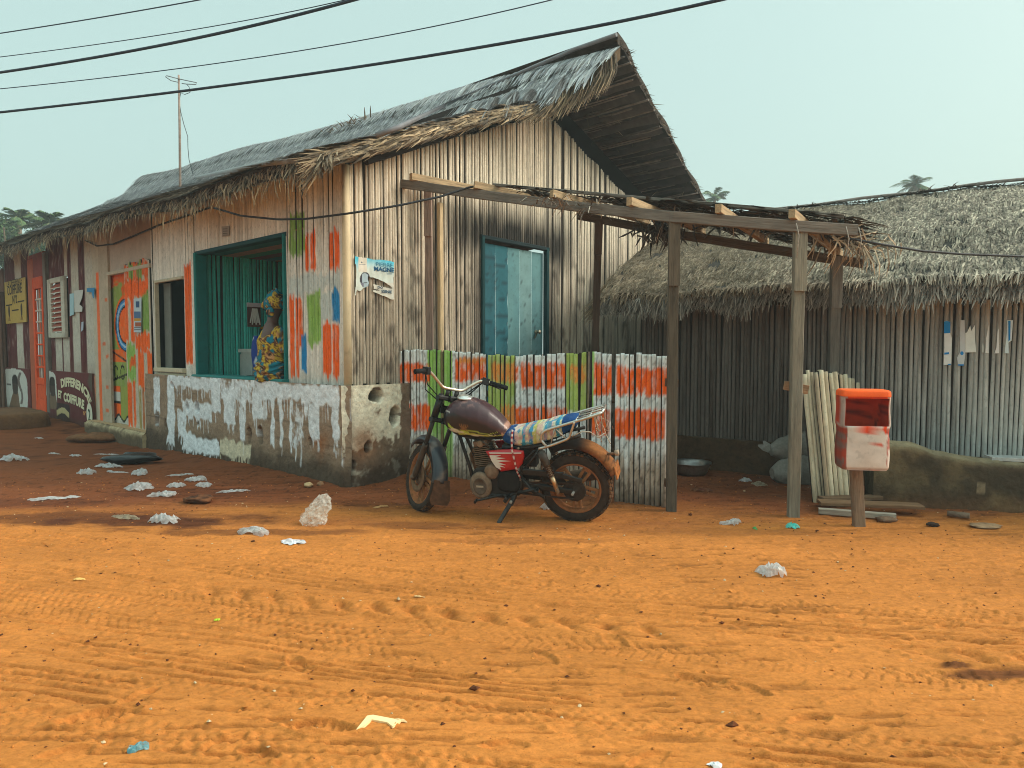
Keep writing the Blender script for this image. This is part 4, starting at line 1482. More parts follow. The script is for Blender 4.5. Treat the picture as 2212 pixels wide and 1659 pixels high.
mb.blades(p, d, np.tile(NF, (n, 1)), .06 + .2 * rng.random(n), .01, c0, c1, .1)
mb.build('rear_roof_slope', M_THATCH, house)
# dark end of the roof frame
mb = MB()
for k in range(4):
    mb.beam(C0 + GD * .1 + FD * (.2 + k * .9) + A(0, 0, corner_z + .0), C0 + GD * apex_s + FD * (.2 + k * .9) + A(0, 0, 4.72), .07, .09, (0, 0, 1), lin(70, 58, 50))
mb.beam(C0 + GD * apex_s + A(0, 0, 4.66) - FD * .3, C0 + GD * apex_s + A(0, 0, 4.66) + FD * 8, .09, .1, (0, 0, 1), lin(64, 54, 48))
mb.beam(C0 + GD * .15 + A(0, 0, corner_z + .05) - FD * .13, C0 + GD * (apex_s - .1) + A(0, 0, apex_z + .07) - FD * .13, .06, .07, (0, 0, 1), lin(52, 44, 40))
mb.build('rafter', M_WOOD, house)
# near-black sheet added behind the wall head to stand in for the dark loft
mb = MB()
mb.add([C0 + GD * 0 + FD * .3 + A(0, 0, 3.0), C0 + GD * 6.8 + FD * .3 + A(0, 0, 3.0), C0 + GD * 6.8 + FD * .3 + A(0, 0, 3.7), C0 + GD * HR + FD * .3 + A(0, 0, 5.1), C0 + FD * .3 + A(0, 0, 3.45)], [np.array([[0, 1, 2, 3, 4]])], lin(26, 23, 22))
mb.build('loft_dark_sheet', M_BACK, house)
# poles laid on the thatch
mb = MB()
pts = []
for (px, py) in ((1332, 80), (1240, 112), (1100, 172), (960, 232), (860, 283), (812, 300)):
    # find the roof point under that pixel by marching along the ray
    r = ray(px, py); best = None
    for k in np.arange(6, 22, .04):
        p = CAM + r * k
        q = p - (C0 - NF * HR)
        u = np.dot(q, FD); v = np.dot(q, NF)
        if 0 <= v <= EV and p[2] <= roofp(np.array(u), np.array(v))[2] + .05:
            best = p; break
    if best is None:
        best = on_plane(px, py, C0 - NF * (HR - .02), NF)
    pts.append(best + A(0, 0, .03))
pts = np.array(pts)
mb.tube(pts, .026, 8, lin(122, 124, 130))
mb.build('ridge_pole', M_CABLE, house)
mb = MB()
pts = []
for (px, py) in ((309, 415), (400, 393), (480, 378), (570, 363), (650, 356)):
    r = ray(px, py); best = None
    for k in np.arange(6, 30, .04):
        p = CAM + r * k
        q = p - (C0 - NF * HR)
        u = np.dot(q, FD); v = np.dot(q, NF)
        if 0 <= v <= EV and p[2] <= roofp(np.array(u), np.array(v))[2] + .05:
            best = p; break
    if best is None: best = on_plane(px, py, C0 - NF * (HR - .3), NF)
    pts.append(best + A(0, 0, .04))
mb.tube(np.array(pts), .034, 8, lin(150, 152, 154))
mb.build('ridge_pole', M_CABLE, house)
# untidy heap of straw where the ridge was patched
hp_ = on_plane(770, 272, C0 - NF * HR, NF)
n = 420
p = hp_ + rng.normal(0, 1, (n, 3)) * A(.1, .1, .02) + FD * np.clip(rng.normal(0, .35, n), -.7, .7)[:, None] - A(0, 0, .08)
d = rng.normal(0, 1, (n, 3)) * A(1, 1, .5) + NF * .6 + A(0, 0, .1)
c0, c1 = course_cols(n, (110, 96, 84), (190, 164, 130))
mb = MB()
mb.loft([[hp_ + FD * (.9 * k * math.cos(q)) + NF * (.22 * k * math.sin(q)) + A(0, 0, z - .16) for q in np.linspace(0, 2 * math.pi, 20, endpoint=False)] for k, z in ((1, -.1), (.9, .06), (.5, .12), (.05, .13))], lin(92, 84, 78))
mb.blades(p, d, np.tile(A(0, 0, 1), (n, 1)), .10 + .2 * rng.random(n), .02, c0, c1, .1)
mb.build('straw_patch', M_THATCH, house)

# ---------------------------------------------------------------- second hut on the right
hutE = empty('thatched_hut', HP, 'low grey-brown cane hut with a shaggy grey thatched roof behind the pergola', 'hut')
HL = hut(1385, 760)[0]; HRt = -2.4
HEZ = hut(1900, 630)[1]
HPZ = hut(1480, 940)[1]
print('hut', HL, HEZ, HPZ)


def hcol(u, z, rr):
    c = np.tile(lin(190, 190, 184), (len(u), 1)) * (.5 + .6 * rr)[:, None]
    c = put(c, sm(.2, 2.3, u) * .78, lin(84, 66, 54))
    c = put(c, sm(.56, .76, fbm(u * 26, z * 1.3, 701, 3)) * .5, lin(70, 54, 46))
    c = put(c, sm(.9, -.4, u) * sm(1.7, .6, z) * .6, lin(222, 226, 218))
    return c


mb = MB()
ribwall(mb, HP, HD, HN, HRt, HL, .041, lambda u: [(HPZ - .02, 2.15)], hcol, .06, .5, seed=71, gap=.13)
mb.build('front_wall', M_CANE, hutE)
mb = MB()
ribwall(mb, HP + HD * (HL + .0), -HN, HD, 0, 4.5, .05, lambda u: [(.0, 2.2)], lambda u, z, rr: np.tile(lin(70, 58, 50), (len(u), 1)) * (.6 + .6 * rr)[:, None], .4, .5, seed=72)
mb.build('side_wall', M_CANE, hutE)
mb = MB()
uu = np.linspace(HRt, HL + .9, 200); zz = np.linspace(-.2, HPZ, 26)
U, ZZ = np.meshgrid(uu, zz)
rel = .05 * (fbm(U * 3, ZZ * 4, 711, 4) - .5)
cc = np.tile(lin(88, 66, 46), (U.size, 1)) * (.6 + .7 * fbm(U.ravel() * 4, ZZ.ravel() * 5, 712, 4))[:, None]
mb.quadgrid(HP + U[..., None] * HD + ZZ[..., None] * A(0, 0, 1) + (rel + .10)[..., None] * HN, cc, None, 0, True)
mb.quadgrid(np.array([[HP + HD * u + A(0, 0, HPZ) + HN * (.10 + .05 * (fbm(u * 3., HPZ * 4, 711, 4) - .5)) for u in uu], [HP + HD * u + A(0, 0, HPZ) - HN * .1 for u in uu]]), lin(90, 70, 52), None, 0, False)
mb.build('plinth', M_MUD, hutE)
# roof
HW = 2.5; HO = .34
hrz = 3.32


def hroofp(u, v):
    """v level distance back from the eave edge"""
    f = np.clip(v / HW, 0, 1)
    z = (HEZ + .10) + (hrz - HEZ - .10) * f + .10 * np.sin(np.pi * f) + .11 * (fbm(u * 1.9, v * 2.3, 721, 4) - .5) + .012 * (u * -1)
    return HP + u[..., None] * HD + (HO - v)[..., None] * HN + z[..., None] * A(0, 0, 1)


HU0, HU1 = -2.7, HL + .42
mb = MB()
U, V_ = np.meshgrid(np.linspace(HU0, HU1, 60), np.linspace(0, HW, 24))
G = hroofp(U, V_)
mb.quadgrid(G, lin(62, 58, 54), None, 0, True)
mb.quadgrid(G - A(0, 0, .2), lin(40, 36, 34), None, 0, True)
mb.quadgrid(np.stack([G[:, -1], G[:, -1] - A(0, 0, .2)]), lin(80, 70, 60), None, 0, False)
mb.quadgrid(np.stack([G[0], G[0] - A(0, 0, .2)]), lin(60, 54, 48), None, 0, False)
# back slope
Bk = np.stack([G[-1], G[-1] - HN * 2.6 - A(0, 0, 1.3)])
mb.quadgrid(Bk, lin(84, 80, 78), None, 0, False)
tot = 80000
u = HU0 + (HU1 - HU0) * rng.random(tot)
v = HW * rng.random(tot) ** .9
kp = fbm(u * 4.5, v * 7, 737, 3) + .25 * rng.random(tot) > .50
u, v = u[kp], v[kp]; tot = len(u)
p = hroofp(u, v); p2 = hroofp(u, v - .05)
d = p2 - p; d /= np.linalg.norm(d, axis=1)[:, None]
nr = np.cross(d, HD); nr *= np.sign(nr[:, 2])[:, None]
crs = vn(u * 1.3, v * 2.0, 731)
cr2 = fbm(u * 7, v * 9, 733, 2)
d = d + HD * (rng.normal(0, .15, tot) + .5 * (cr2 - .5))[:, None] + nr * (.03 + .10 * rng.random(tot) ** 2)[:, None]
c0, c1 = course_cols(tot, (118, 107, 96), (186, 172, 152), tipgain=1.35)
k = (.52 + .9 * cr2)[:, None] * (.7 + .6 * fbm(u * 1.1, v * 1.6, 739, 3))[:, None]
brn = sm(.5, 3.0, u)[:, None] * .55
c0 = c0 * k * (1 - brn) + brn * lin(92, 76, 58) * k; c1 = c1 * k * (1 - brn) + brn * lin(158, 132, 100) * k
mb.blades(p + nr * .02 * rng.random(tot)[:, None], d, nr, .10 + .14 * rng.random(tot), .007 + .013 * rng.random(tot), c0 * .85, c1, .25)
n = 9000
u = HU0 + (HU1 - HU0) * rng.random(n); v = .10 * rng.random(n)
p = hroofp(u, v) - A(0, 0, .16) * rng.random(n)[:, None]
d = A(0, 0, -1) * (.55 + .3 * rng.random(n))[:, None] + HN * (.55 + .3 * rng.random(n))[:, None] + HD * rng.normal(.12, .22, n)[:, None]
c0, c1 = course_cols(n, (104, 98, 92), (170, 162, 150), tipgain=1.35)
mb.blades(p, d, np.tile(HN * .7 + A(0, 0, .7), (n, 1)), (.08 + .13 * rng.random(n) ** 1.5) * (.6 + .8 * vn(u * 2.5, u * 0, 741)), .008 + .011 * rng.random(n), c0, c1, .2)
# verge on the left end
n = 1500
v = HW * rng.random(n); u = np.full(n, HU1) - .05 * rng.random(n)
p = hroofp(u, v) - A(0, 0, .15) * rng.random(n)[:, None]
d = HD * (.3 + .4 * rng.random(n))[:, None] + HN * .9 + A(0, 0, -1) * (.45 + .4 * rng.random(n))[:, None]
c0, c1 = course_cols(n, (96, 82, 66), (160, 136, 106))
mb.blades(p, d, np.tile(A(0, 0, 1), (n, 1)), .15 + .2 * rng.random(n), .016, c0, c1, .15)
# ridge tufts
n = 1500
u = HU0 + (HU1 - HU0) * rng.random(n)
p = hroofp(u, np.full(n, HW - .02)) + A(0, 0, .02)
d = A(0, 0, .10) * rng.normal(.5, .6, n)[:, None] + HN * (.3 + rng.random(n))[:, None] + HD * rng.normal(0, .9, n)[:, None]
c0, c1 = course_cols(n, (110, 108, 106), (176, 168, 158))
mb.blades(p, d, np.tile(A(0, 0, 1), (n, 1)), .08 + .14 * rng.random(n), .016, c0, c1, .1)
mb.build('roof', M_THATCH, hutE)
mb = MB()
us = np.linspace(HU0, HU1 - .2, 24)
e_ = hroofp(us, np.full(24, HW)); k_ = np.linspace(0, 1, 24)[:, None]
zr_ = np.polyval(np.polyfit(us, e_[:, 2], 1), us)
e_[:, 2] = zr_ + .045 + .008 * np.sin(us * 5)
mb.tube(e_, .02, 7, lin(140, 130, 124))
mb.build('ridge_pole', M_WOOD, hutE)
# ---------------------------------------------------------------- painted cane fence
fence = empty('cane_fence', (FA + FB) / 2, 'low cane fence daubed in orange, green and white bands beside the motorcycle', 'fence')


def Z3(x, y): return (850 + x / 2.44) / 1.15732, (420 + y / 2.44) / 1.15732


def Z4(x, y): return (960 + x / 2.989) / 1.15732, (880 + y / 2.989) / 1.15732


FPAINT = []


def fz(Z, x0, x1, y0, y1, c, dry=.15, jz=.04):
    a = fen(*Z(x0, (y0 + y1) / 2))[0]; b = fen(*Z(x1, (y0 + y1) / 2))[0]
    xm = (x0 + x1) / 2
    FPAINT.append((a, b, fen(*Z(xm, y1))[1], fen(*Z(xm, y0))[1], c, dry, jz))


LG = lin(150, 196, 96); LG2 = lin(172, 190, 100)
fz(Z4, 335, 520, -30, 1000, LG, .12, .02); fz(Z4, 780, 985, -30, 470, LG2, .2); fz(Z4, 780, 860, 300, 560, LG2, .4)
fz(Z4, 445, 515, 560, 985, LG, .1, .02); fz(Z4, 1362, 1528, -30, 455, LG2, .15, .05); fz(Z4, 1552, 1575, -30, 470, LG, .1, .03)
for (x0, x1, y0, y1) in [(115, 345, 85, 230), (535, 770, 45, 225), (978, 1012, 100, 225), (1030, 1185, 82, 280), (1190, 1362, 85, 280), (1575, 1700, 92, 320), (1740, 1815, 105, 330), (1815, 2130, 118, 325),
                         (95, 350, 385, 585), (955, 1165, 405, 560), (1168, 1372, 410, 600), (1555, 1690, 425, 625), (1715, 2100, 425, 650)]:
    fz(Z4, x0, x1, y0, y1, ORANGE, .5, .05)
for (x0, x1, y0, y1) in [(560, 760, 40, 90), (800, 980, 80, 230), (870, 980, 395, 560), (1390, 1520, 90, 230)]:
    fz(Z4, x0, x1, y0, y1, lin(232, 150, 70), .55, .05)


def fencol(u, z, rr):
    c = np.tile(lin(236, 240, 238), (len(u), 1)) * (.86 + .2 * rr)[:, None]
    bare = sm(.52, .30, z + .22 * (vn(u * 20, z * 0, 801) - .5) + .12 * (fbm(u * 30, z * 6, 802, 3) - .5))
    c = put(c, bare * .9, lin(176, 158, 138))
    c = put(c, sm(.58, .70, fbm(u * 40, z * 7, 803, 3)) * (.22 + .5 * sm(.6, .2, z)), lin(116, 98, 84))
    c = put(c, sm(.62, .7, fbm(u * 50, z * 30, 804, 3)) * .55, lin(90, 74, 62))
    for i, (a, b, z0, z1, pc, dry, jz) in enumerate(FPAINT):
        m = brush(u, z, a, b, z0, z1, 820 + i * 3, .006, jz * .45, dry, 60)
        m = m * (1 - bare * .55)
        c = put(c, m, pc * (.85 + .2 * rr)[:1].mean())
    c = put(c, sm(.2, .02, z + .08 * (vn(u * 30, z * 0, 806) - .5)) * .75, lin(96, 74, 56))
    brown = (rr > .965) & (u > .3)
    c = put(c, brown * .85, lin(112, 82, 64))
    return c


topz = lambda u: 1.385 - .035 * (u / FLEN) + .02 * math.sin(u * 3.1)
GAPS = [fen(*Z4(x, 500))[0] for x in (775, 1180, 1540, 1715)]
cuts = [0] + GAPS + [FLEN]
for i in range(len(cuts) - 1):
    mb = MB()
    a, b = cuts[i], cuts[i + 1]
    ribwall(mb, FA, FE, FN, a + .012, b - .012, .047, lambda u: [(.0 + .02 * math.sin(u * 31) * (u < 2), topz(u))], fencol, .022, .42, seed=80 + i, gap=.13, topjit=.025, n=6)
    mb.build('cane_panel', M_PAINTED, fence)
for z in (.3, .95):
    mb = MB()
    mb.beam(FA + FE * .02 - FN * .045 + A(0, 0, z), FA + FE * (FLEN + .02) - FN * .045 + A(0, 0, z - .02), .05, .06, (0, 0, 1), lin(96, 74, 58))
    mb.build('fence_rail', M_WOOD, fence)

# ---------------------------------------------------------------- pergola
p1 = on_ground(1449, 1103); p2 = on_ground(1714, 1116)
perg = empty('pergola', (p1 + p2) / 2, 'rickety open pergola of grey timber posts and beams with scraps of thatch', 'pergola')
WG = lin(118, 110, 102); WD = lin(88, 76, 64); WL_ = lin(214, 176, 124); WO = lin(150, 104, 68)


def post(base, top, wd, dp, c, face, scab=None, lean=(0, 0)):
    m_ = MB()
    b = np.array(base, float); t = b + A(lean[0], lean[1], top)
    m_.beam(b - A(0, 0, .15), t, wd, dp, face, c, seg=6, jit=.003, ch=.06)
    o = m_.build('post', M_WOOD, perg)
    if scab:
        m2 = MB()
        m2.beam(b + face * (dp / 2 + .014) + A(lean[0], lean[1], 0) * (scab[0] / top) + A(0, 0, scab[0]), t + face * (dp / 2 + .014) + A(0, 0, scab[1]), wd * 1.08, .026, face, c * 1.1, ch=.06)
        m2.build('post_splice', M_WOOD, o)
    return o


PF = unit(A(-.12, -1, 0))                      # the posts face the road
h1 = at_depth(1456, 470, p1[1])[2]; h2 = at_depth(1716, 492, p2[1])[2]
post(p1, h1, .085, .085, lin(92, 82, 70), PF, (h1 - .58, 0))
post(p2, h2, .088, .08, lin(132, 126, 112), PF, (h2 - .52, 0))
p3 = A(*at_depth(1802, 700, 6.85)[:2], 0); h3 = at_depth(1802, 555, 6.85)[2]
post(p3, h3, .09, .08, lin(116, 110, 102), PF, (h3 - .50, 0))
p0 = A(*at_depth(1276, 800, 7.35)[:2], 0); p0t = at_depth(1294, 478, 7.35)
post(p0, p0t[2], .075, .07, lin(74, 58, 48), PF, (p0t[2] - .35, 0), lean=(p0t[0] - p0[0], 0))
pq = A(*at_depth(928, 800, 7.72)[:2], 0); hq = at_depth(930, 402, 7.72)[2]
post(pq, hq, .075, .06, lin(140, 118, 106), PF, (hq - .55, 0))
# front beam
b0 = at_depth(868, 397, 7.65); b1 = at_depth(1040, 421, 7.25); b2 = at_depth(1250, 447, 6.6) ; b3 = at_depth(1456, 469, p1[1] - .06); b4 = at_depth(1716, 489, p2[1] - .06); b5 = at_depth(1850, 498, 5.68)
mb = MB()
path = np.array([b0, b1, b2, b3, b4, b5])
tt = np.linspace(0, 5, 26)
pp = np.stack([np.interp(tt, np.arange(6), path[:, i]) for i in range(3)], 1)
ring = []
TT = []
L = 0
for i in range(len(pp)):
    d = unit(pp[min(i + 1, 25)] - pp[max(i - 1, 0)])
    s_ = unit(np.cross(d, A(0, 0, 1))); t_ = np.cross(s_, d)
    if i: L += np.linalg.norm(pp[i] - pp[i - 1])
    sec = [(-.024, -.045), (.024, -.045), (.027, -.041), (.027, .041), (.024, .045), (-.024, .045), (-.027, .041), (-.027, -.041)]
    ring.append([pp[i] + s_ * x + t_ * y for x, y in sec]); TT += [(L, x, y) for x, y in sec]
n0 = mb.n
mb.quadgrid(ring, WG, TT, 0, False, True)
for e, rv in ((0, True), (25, False)):
    f = [n0 + e * 8 + j for j in range(8)]
    mb.F.append(np.array([f[::-1] if rv else f])); mb.M.append(np.array([0])); mb.S.append(np.array([False]))
mb.build('front_beam', M_WOOD, perg)
# rear beam
r0 = at_depth(1250, 466, 7.75); r1 = at_depth(1462, 506, 7.25); r2 = at_depth(1865, 570, 6.75)
mb = MB(); mb.beam(r0, r1, .05, .085, (0, 0, 1), WD, seg=4, jit=.003); mb.beam(r1 + A(0, 0, -.002), r2, .052, .088, (0, 0, 1), WD, seg=5, jit=.003)
mb.build('rear_beam', M_WOOD, perg)


def on_front(px):  # point on the front beam under a picture column
    best = min(range(len(pp)), key=lambda i: abs((pp[i][0] / pp[i][1]) * FPX + 1106 - px))
    return pp[best]


# rafters: sawn ends on the front beam, running back and down to the rear beam
for (px, tpx, tpy) in ((912, 1135, 432), (1036, 1278, 470), (1200, 1400, 497), (1362, 1530, 515), (1540, 1668, 541), (1722, 1815, 562)):
    a = on_front(px) + A(0, 0, .085)
    k = (tpx - 1250) / (1865 - 1250)
    b = r0 + (r2 - r0) * k + A(0, 0, .075)
    if px < 1000: b = at_depth(1130, 428, 8.6)
    d = unit(b - a)
    mb = MB()
    mb.beam(a - d * .08, b + d * .12, .052, .072, (0, 0, 1), lin(172, 146, 114), seg=3, jit=.002, ch=.05)
    mb.build('rafter', M_WOOD, perg)
# purlins and thin battens on top
for (k, dz, w_) in ((.12, .13, .03), (.45, .135, .026), (.8, .13, .03)):
    a0, a1 = on_front(1030) + A(0, 0, dz), on_front(1800) + A(0, 0, dz)
    c0_, c1_ = r0 + A(0, 0, dz), r0 + (r2 - r0) * .93 + A(0, 0, dz)
    mb = MB()
    mb.beam(a0 * (1 - k) + c0_ * k, a1 * (1 - k) + c1_ * k + (FE * .08), .04, w_, (0, 0, 1), WG * .9, seg=6, jit=.006)
    mb.build('batten', M_WOOD, perg)
# scraps of thatch matting lying over the rafters
n = 2800
uu = rng.random(n); kk = rng.random(n)
uu = np.clip(uu ** .75, 0, 1)
fa, fb_ = on_front(1080), on_front(1830)
P = (fa + (fb_ - fa) * uu[:, None]) * (1 - kk)[:, None] + (r0 + (r2 - r0) * uu[:, None]) * kk[:, None] + A(0, 0, .09) + A(0, 0, .05) * rng.random(n)[:, None]
keep = fbm(uu * 7, kk * 4, 851, 3) + .20 * sm(.3, .7, uu) > .47
P = P[keep]; n = len(P)
d = unit(r1 - b3)[None] * rng.normal(.2, .5, n)[:, None] + unit(fb_ - fa)[None] * rng.normal(.2, 1.0, n)[:, None] + A(0, 0, -1) * (rng.random(n) * .22 * (rng.random(n) > .8))[:, None]
c0, c1 = course_cols(n, (58, 52, 48), (120, 106, 92))
mb = MB()
mb.blades(P, d, np.tile(A(0, 0, 1), (n, 1)), .10 + .2 * rng.random(n), .014 + .03 * rng.random(n), c0, c1, .06)
# bunch hanging behind the first post and pale strips at the free end
g0 = at_depth(1430, 495, 6.9)
n = 170
P = g0 + rng.normal(0, 1, (n, 3)) * A(.11, .14, .05)
d = A(.1, 0, -1) + rng.normal(0, .7, (n, 3))
c0, c1 = course_cols(n, (40, 38, 38), (86, 78, 72))
mb.blades(P, d, np.tile(A(0, -1, 0), (n, 1)), .05 + .14 * rng.random(n), .016, c0, c1, .2)
for (cx_, cy_, m_, sp) in ((1795, 512, 16, .07), (1835, 520, 26, .09), (1880, 532, 26, .12)):
    g0 = at_depth(cx_, cy_, 6.0)
    P = g0 + rng.normal(0, 1, (m_, 3)) * A(sp, .1, .04)
    d = A(.75, .0, -.45) + rng.normal(0, .55, (m_, 3))
    d[::3] = A(.05, 0, -1) + rng.normal(0, .25, (len(d[::3]), 3))
    c0, c1 = course_cols(m_, (128, 112, 94), (206, 190, 164))
    mb.blades(P, d, np.tile(A(0, -1, 0), (m_, 1)), .1 + .22 * rng.random(m_), .012, c0, c1, .3)
for (cx_, cy_) in ((1205, 440), (1270, 455), (1440, 470), (1580, 478)):
    g0 = at_depth(cx_, cy_ - 8, 6.5)
    m_ = 40
    P = g0 + rng.normal(0, 1, (m_, 3)) * A(.10, .08, .02)
    d = rng.normal(0, 1, (m_, 3)) * A(1, 1, .4)
    c0, c1 = course_cols(m_, (110, 100, 92), (186, 172, 156))
    mb.blades(P, d, np.tile(A(0, 0, 1), (m_, 1)), .08 + .15 * rng.random(m_), .010, c0, c1, .3)
mb.build('thatch_scraps', M_THATCH, perg)
for px in (1252, 1262, 1716, 1822, 1832):
    mb = MB()
    a = on_front(px) + A(0, -.035, .02)
    mb.tube([a, a + A(.02, -.01, -.1), a + A(.01, 0, -.22 - .1 * random.random())], .004, 4, lin(170, 160, 150))
    mb.build('tie_strip', M_WOOD, perg)
# short block nailed to the second post
mb = MB()
q = at_depth(1722, 836, p2[1] + .05)
mb.beam(at_depth(1694, 832, p2[1] + .06), at_depth(1745, 842, p2[1] + .06), .03, .075, (0, 0, 1), lin(150, 116, 86))
mb.build('post_block', M_WOOD, perg)
for (px, py) in ((1442, 826), (1440, 1042)):
    mb = MB()
    mb.beam(at_depth(px - 4, py, p1[1] + .06), at_depth(px + 22, py + 2, p1[1] + .06), .06, .07, (0, 0, 1), lin(96, 72, 54))
    mb.build('post_block', M_WOOD, perg)

# ---------------------------------------------------------------- low wall on the right
w0 = on_ground(1885, 1092); w1 = on_ground(2330, 1112)
wd_ = unit(w1 - w0); wn = A(wd_[1], -wd_[0], 0)
if wn[1] > 0: wn = -wn
wl = np.linalg.norm(w1 - w0)
uu = np.linspace(0, wl, 190)
wtop = lambda u: at_depth(1895, 966, w0[1])[2] * 1.02 - .135 * sm(.15, .9, u) * 1.0 + .02 * np.sin(u * 5) * 0 + .03 * (fbm(u * 6, u * 0, 901, 3) - .5)
prof = []
M_ = 30
for j in range(M_):
    f = j / (M_ - 1)
    if f < .62: off, zf = 0.0, f / .62
    else:
        th = (f - .62) / .38
        off, zf = -.26 * th, 1 + .06 * math.sin(math.pi * th) - .10 * max(0, th - .8) * 5
    prof.append((off, zf))
G = np.zeros((M_, len(uu), 3)); Cc = np.zeros_like(G)
for j, (off, zf) in enumerate(prof):
    zt = wtop(uu)
    z = -.15 + (zt + .15) * zf
    nz_ = .05 * (fbm(uu * 4, z * 4 + off * 6, 911, 4) - .5) + .015 * (fbm(uu * 20, z * 20 + off * 20, 912, 3) - .5)
    G[j] = w0 + uu[:, None] * wd_ + (off + nz_)[:, None] * wn + z[:, None] * A(0, 0, 1)
    c = np.tile(lin(104, 90, 66), (len(uu), 1)) * (.6 + .7 * fbm(uu * 5, z * 6, 913, 4))[:, None]
    c = put(c, sm(.45, .62, fbm(uu * 3, z * 4, 914, 4)) * .8, lin(60, 52, 42))
    c = put(c, np.full(len(uu), .75 * sm(.55, .7, j / (M_ - 1))) * (.5 + .5 * fbm(uu * 9, z * 9, 915, 3)), lin(176, 158, 126))
    c = put(c, sm(.2, .0, z) * .6, lin(110, 74, 46))
    c = put(c, ((np.abs(uu - .86) < .035) & (np.abs(z - .2) < .045)) * .5, lin(170, 150, 120))
    Cc[j] = c
mb = MB()
mb.quadgrid(G, Cc, None, 0, True)
mb.add(np.concatenate([G[:, 0], [w0 - wn * .26 + A(0, 0, -.15)]]), [np.array([list(range(M_ + 1))])], lin(70, 60, 42))
# grey slab lying on the top at the far right
mb.build('masonry_wall', M_MUD, None, 'low rough mossy masonry wall in front of the hut at right', 'wall')
q0 = w0 + wd_ * (wl * .6) + A(0, 0, float(wtop(np.array(1.0))) + .03) - wn * .14
mb = MB()
mb.beam(q0, q0 + wd_ * .9, .16, .035, (0, 0, 1), lin(176, 178, 176))
mb.build('slab', M_MUD, None, 'pale grey slab lying on top of the low masonry wall', 'slab')

# ---------------------------------------------------------------- leaning bundle of cane panels
bb = on_ground(1803, 1086)
bun = empty('cane_bundle', bb, 'stack of pale bare cane panels leaning behind the red and white bin', 'cane panels')


def canec(u, z, rr):
    c = np.tile(lin(232, 218, 188), (len(u), 1)) * (.78 + .3 * rr)[:, None]
    c = put(c, (rr > .86) * .55, lin(120, 88, 66))
    c = put(c, sm(.55, .75, fbm(u * 30, z * 2, 921, 3)) * .45, lin(150, 120, 90))
    return put(c, sm(.3, .0, z) * .5, lin(140, 104, 70))


TB = [  # base px, top px, width, z top px, depth shift
    ((1785, 1086), (1756, 798), .115, 0.0), ((1812, 1090), (1786, 800), .12, -.03), ((1828, 1080), (1816, 806), .11, .05), ((1848, 1070), (1842, 818), .07, .1)]
for i, (bp, tp, wd2, dy) in enumerate(TB):
    b = on_ground(*bp) + A(0, dy * .3, 0)
    t = at_depth(tp[0], tp[1], b[1] + .32)
    ax = t - b; Lh = np.linalg.norm(ax); ax /= Lh
    du_ = unit(A(1, -.12 + .1 * i, 0) - ax * np.dot(A(1, -.12 + .1 * i, 0), ax))
    nn = np.cross(ax, du_)
    if nn[1] > 0: nn = -nn
    mb = MB()
    m2 = MB()
    ribwall(m2, A(0, 0, 0), A(1, 0, 0), A(0, -1, 0), -wd2, wd2, .042, lambda u: [(0, Lh)], canec, .06, .5, seed=95 + i, gap=.06, topjit=.05)
    for V, f0 in ((m2.V, None),):
        for k in range(len(V)):
            v = V[k]
            V[k] = b + v[:, :1] * du_ + v[:, 2:3] * ax - v[:, 1:2] * nn
    m2.build('cane_panel', M_CANE, bun)

# ---------------------------------------------------------------- litter bin on a post
bp_ = on_ground(1859, 1136)
bpost_top = at_depth(1850, 1005, bp_[1])
bin_ = empty('litter_bin', bp_, 'open-fronted orange and white plastic bin cut from a can, fixed on a wooden post', 'bin')
mb = MB()
mb.beam(bp_ - A(0, 0, .12), A(bpost_top[0], bpost_top[1] + .02, .52), .085, .055, A(0, -1, 0), lin(134, 112, 92), seg=5, jit=.003, ch=.06)
mb.build('post', M_WOOD, bin_)
BC = at_depth(1862, 928, bp_[1] - .12)
BW, BD, BH = .170, .13, .297                   # half sizes
bR = unit(A(1, -.20, 0)); bF = A(bR[1], -bR[0], 0)


def superring(z, hw, hd, k, n=32, wob=0.0, o=BC):
    th = np.arange(n) / n * 2 * math.pi
    c_, s_ = np.cos(th), np.sin(th)
    x = np.sign(c_) * np.abs(c_) ** (2 / k) * hw * (1 + wob * np.sin(th * 3 + z * 20))
    y = np.sign(s_) * np.abs(s_) ** (2 / k) * hd * (1 + wob * np.cos(th * 2 + z * 14))
    return o + x[:, None] * bR + y[:, None] * bF + z * A(0, 0, 1)


# the can: lower half closed, upper half with the front cut out; a real hollow shell
zs = np.concatenate([[-BH, -BH + .012, -BH + .03], np.linspace(-BH + .06, BH - .05, 22), [BH - .02, BH - .006, BH]])
kk = [.91, .97, .992] + [1 + .012 * math.sin(z * 26) - .03 * (abs(z + .0) < .03) for z in zs[3:-3]] + [.99, .97, .93]
NR = 48
outer = np.array([superring(z, BW * k, BD * k, 8.0, NR, .004) for z, k in zip(zs, kk)])
inner = np.array([superring(z, BW * k - .008, BD * k - .008, 8.0, NR, .004) for z, k in zip(zs, kk)])
th = np.arange(NR) / NR * 2 * math.pi
OR_ = lin(226, 70, 24)
WHT = lin(216, 206, 196)
lipz = .035


def cut(i, j):   # True where the wall has been cut away
    z = (zs[i] + zs[min(i + 1, len(zs) - 1)]) / 2
    a = (th[j] + th[(j + 1) % NR]) / 2
    front = math.sin(a) > .72
    side = math.cos(a) < -.5 and .05 < z < .22 and -.2 < math.sin(a) < .3 and math.sin(z * 60) > .1
    return front and lipz < z < BH - .045


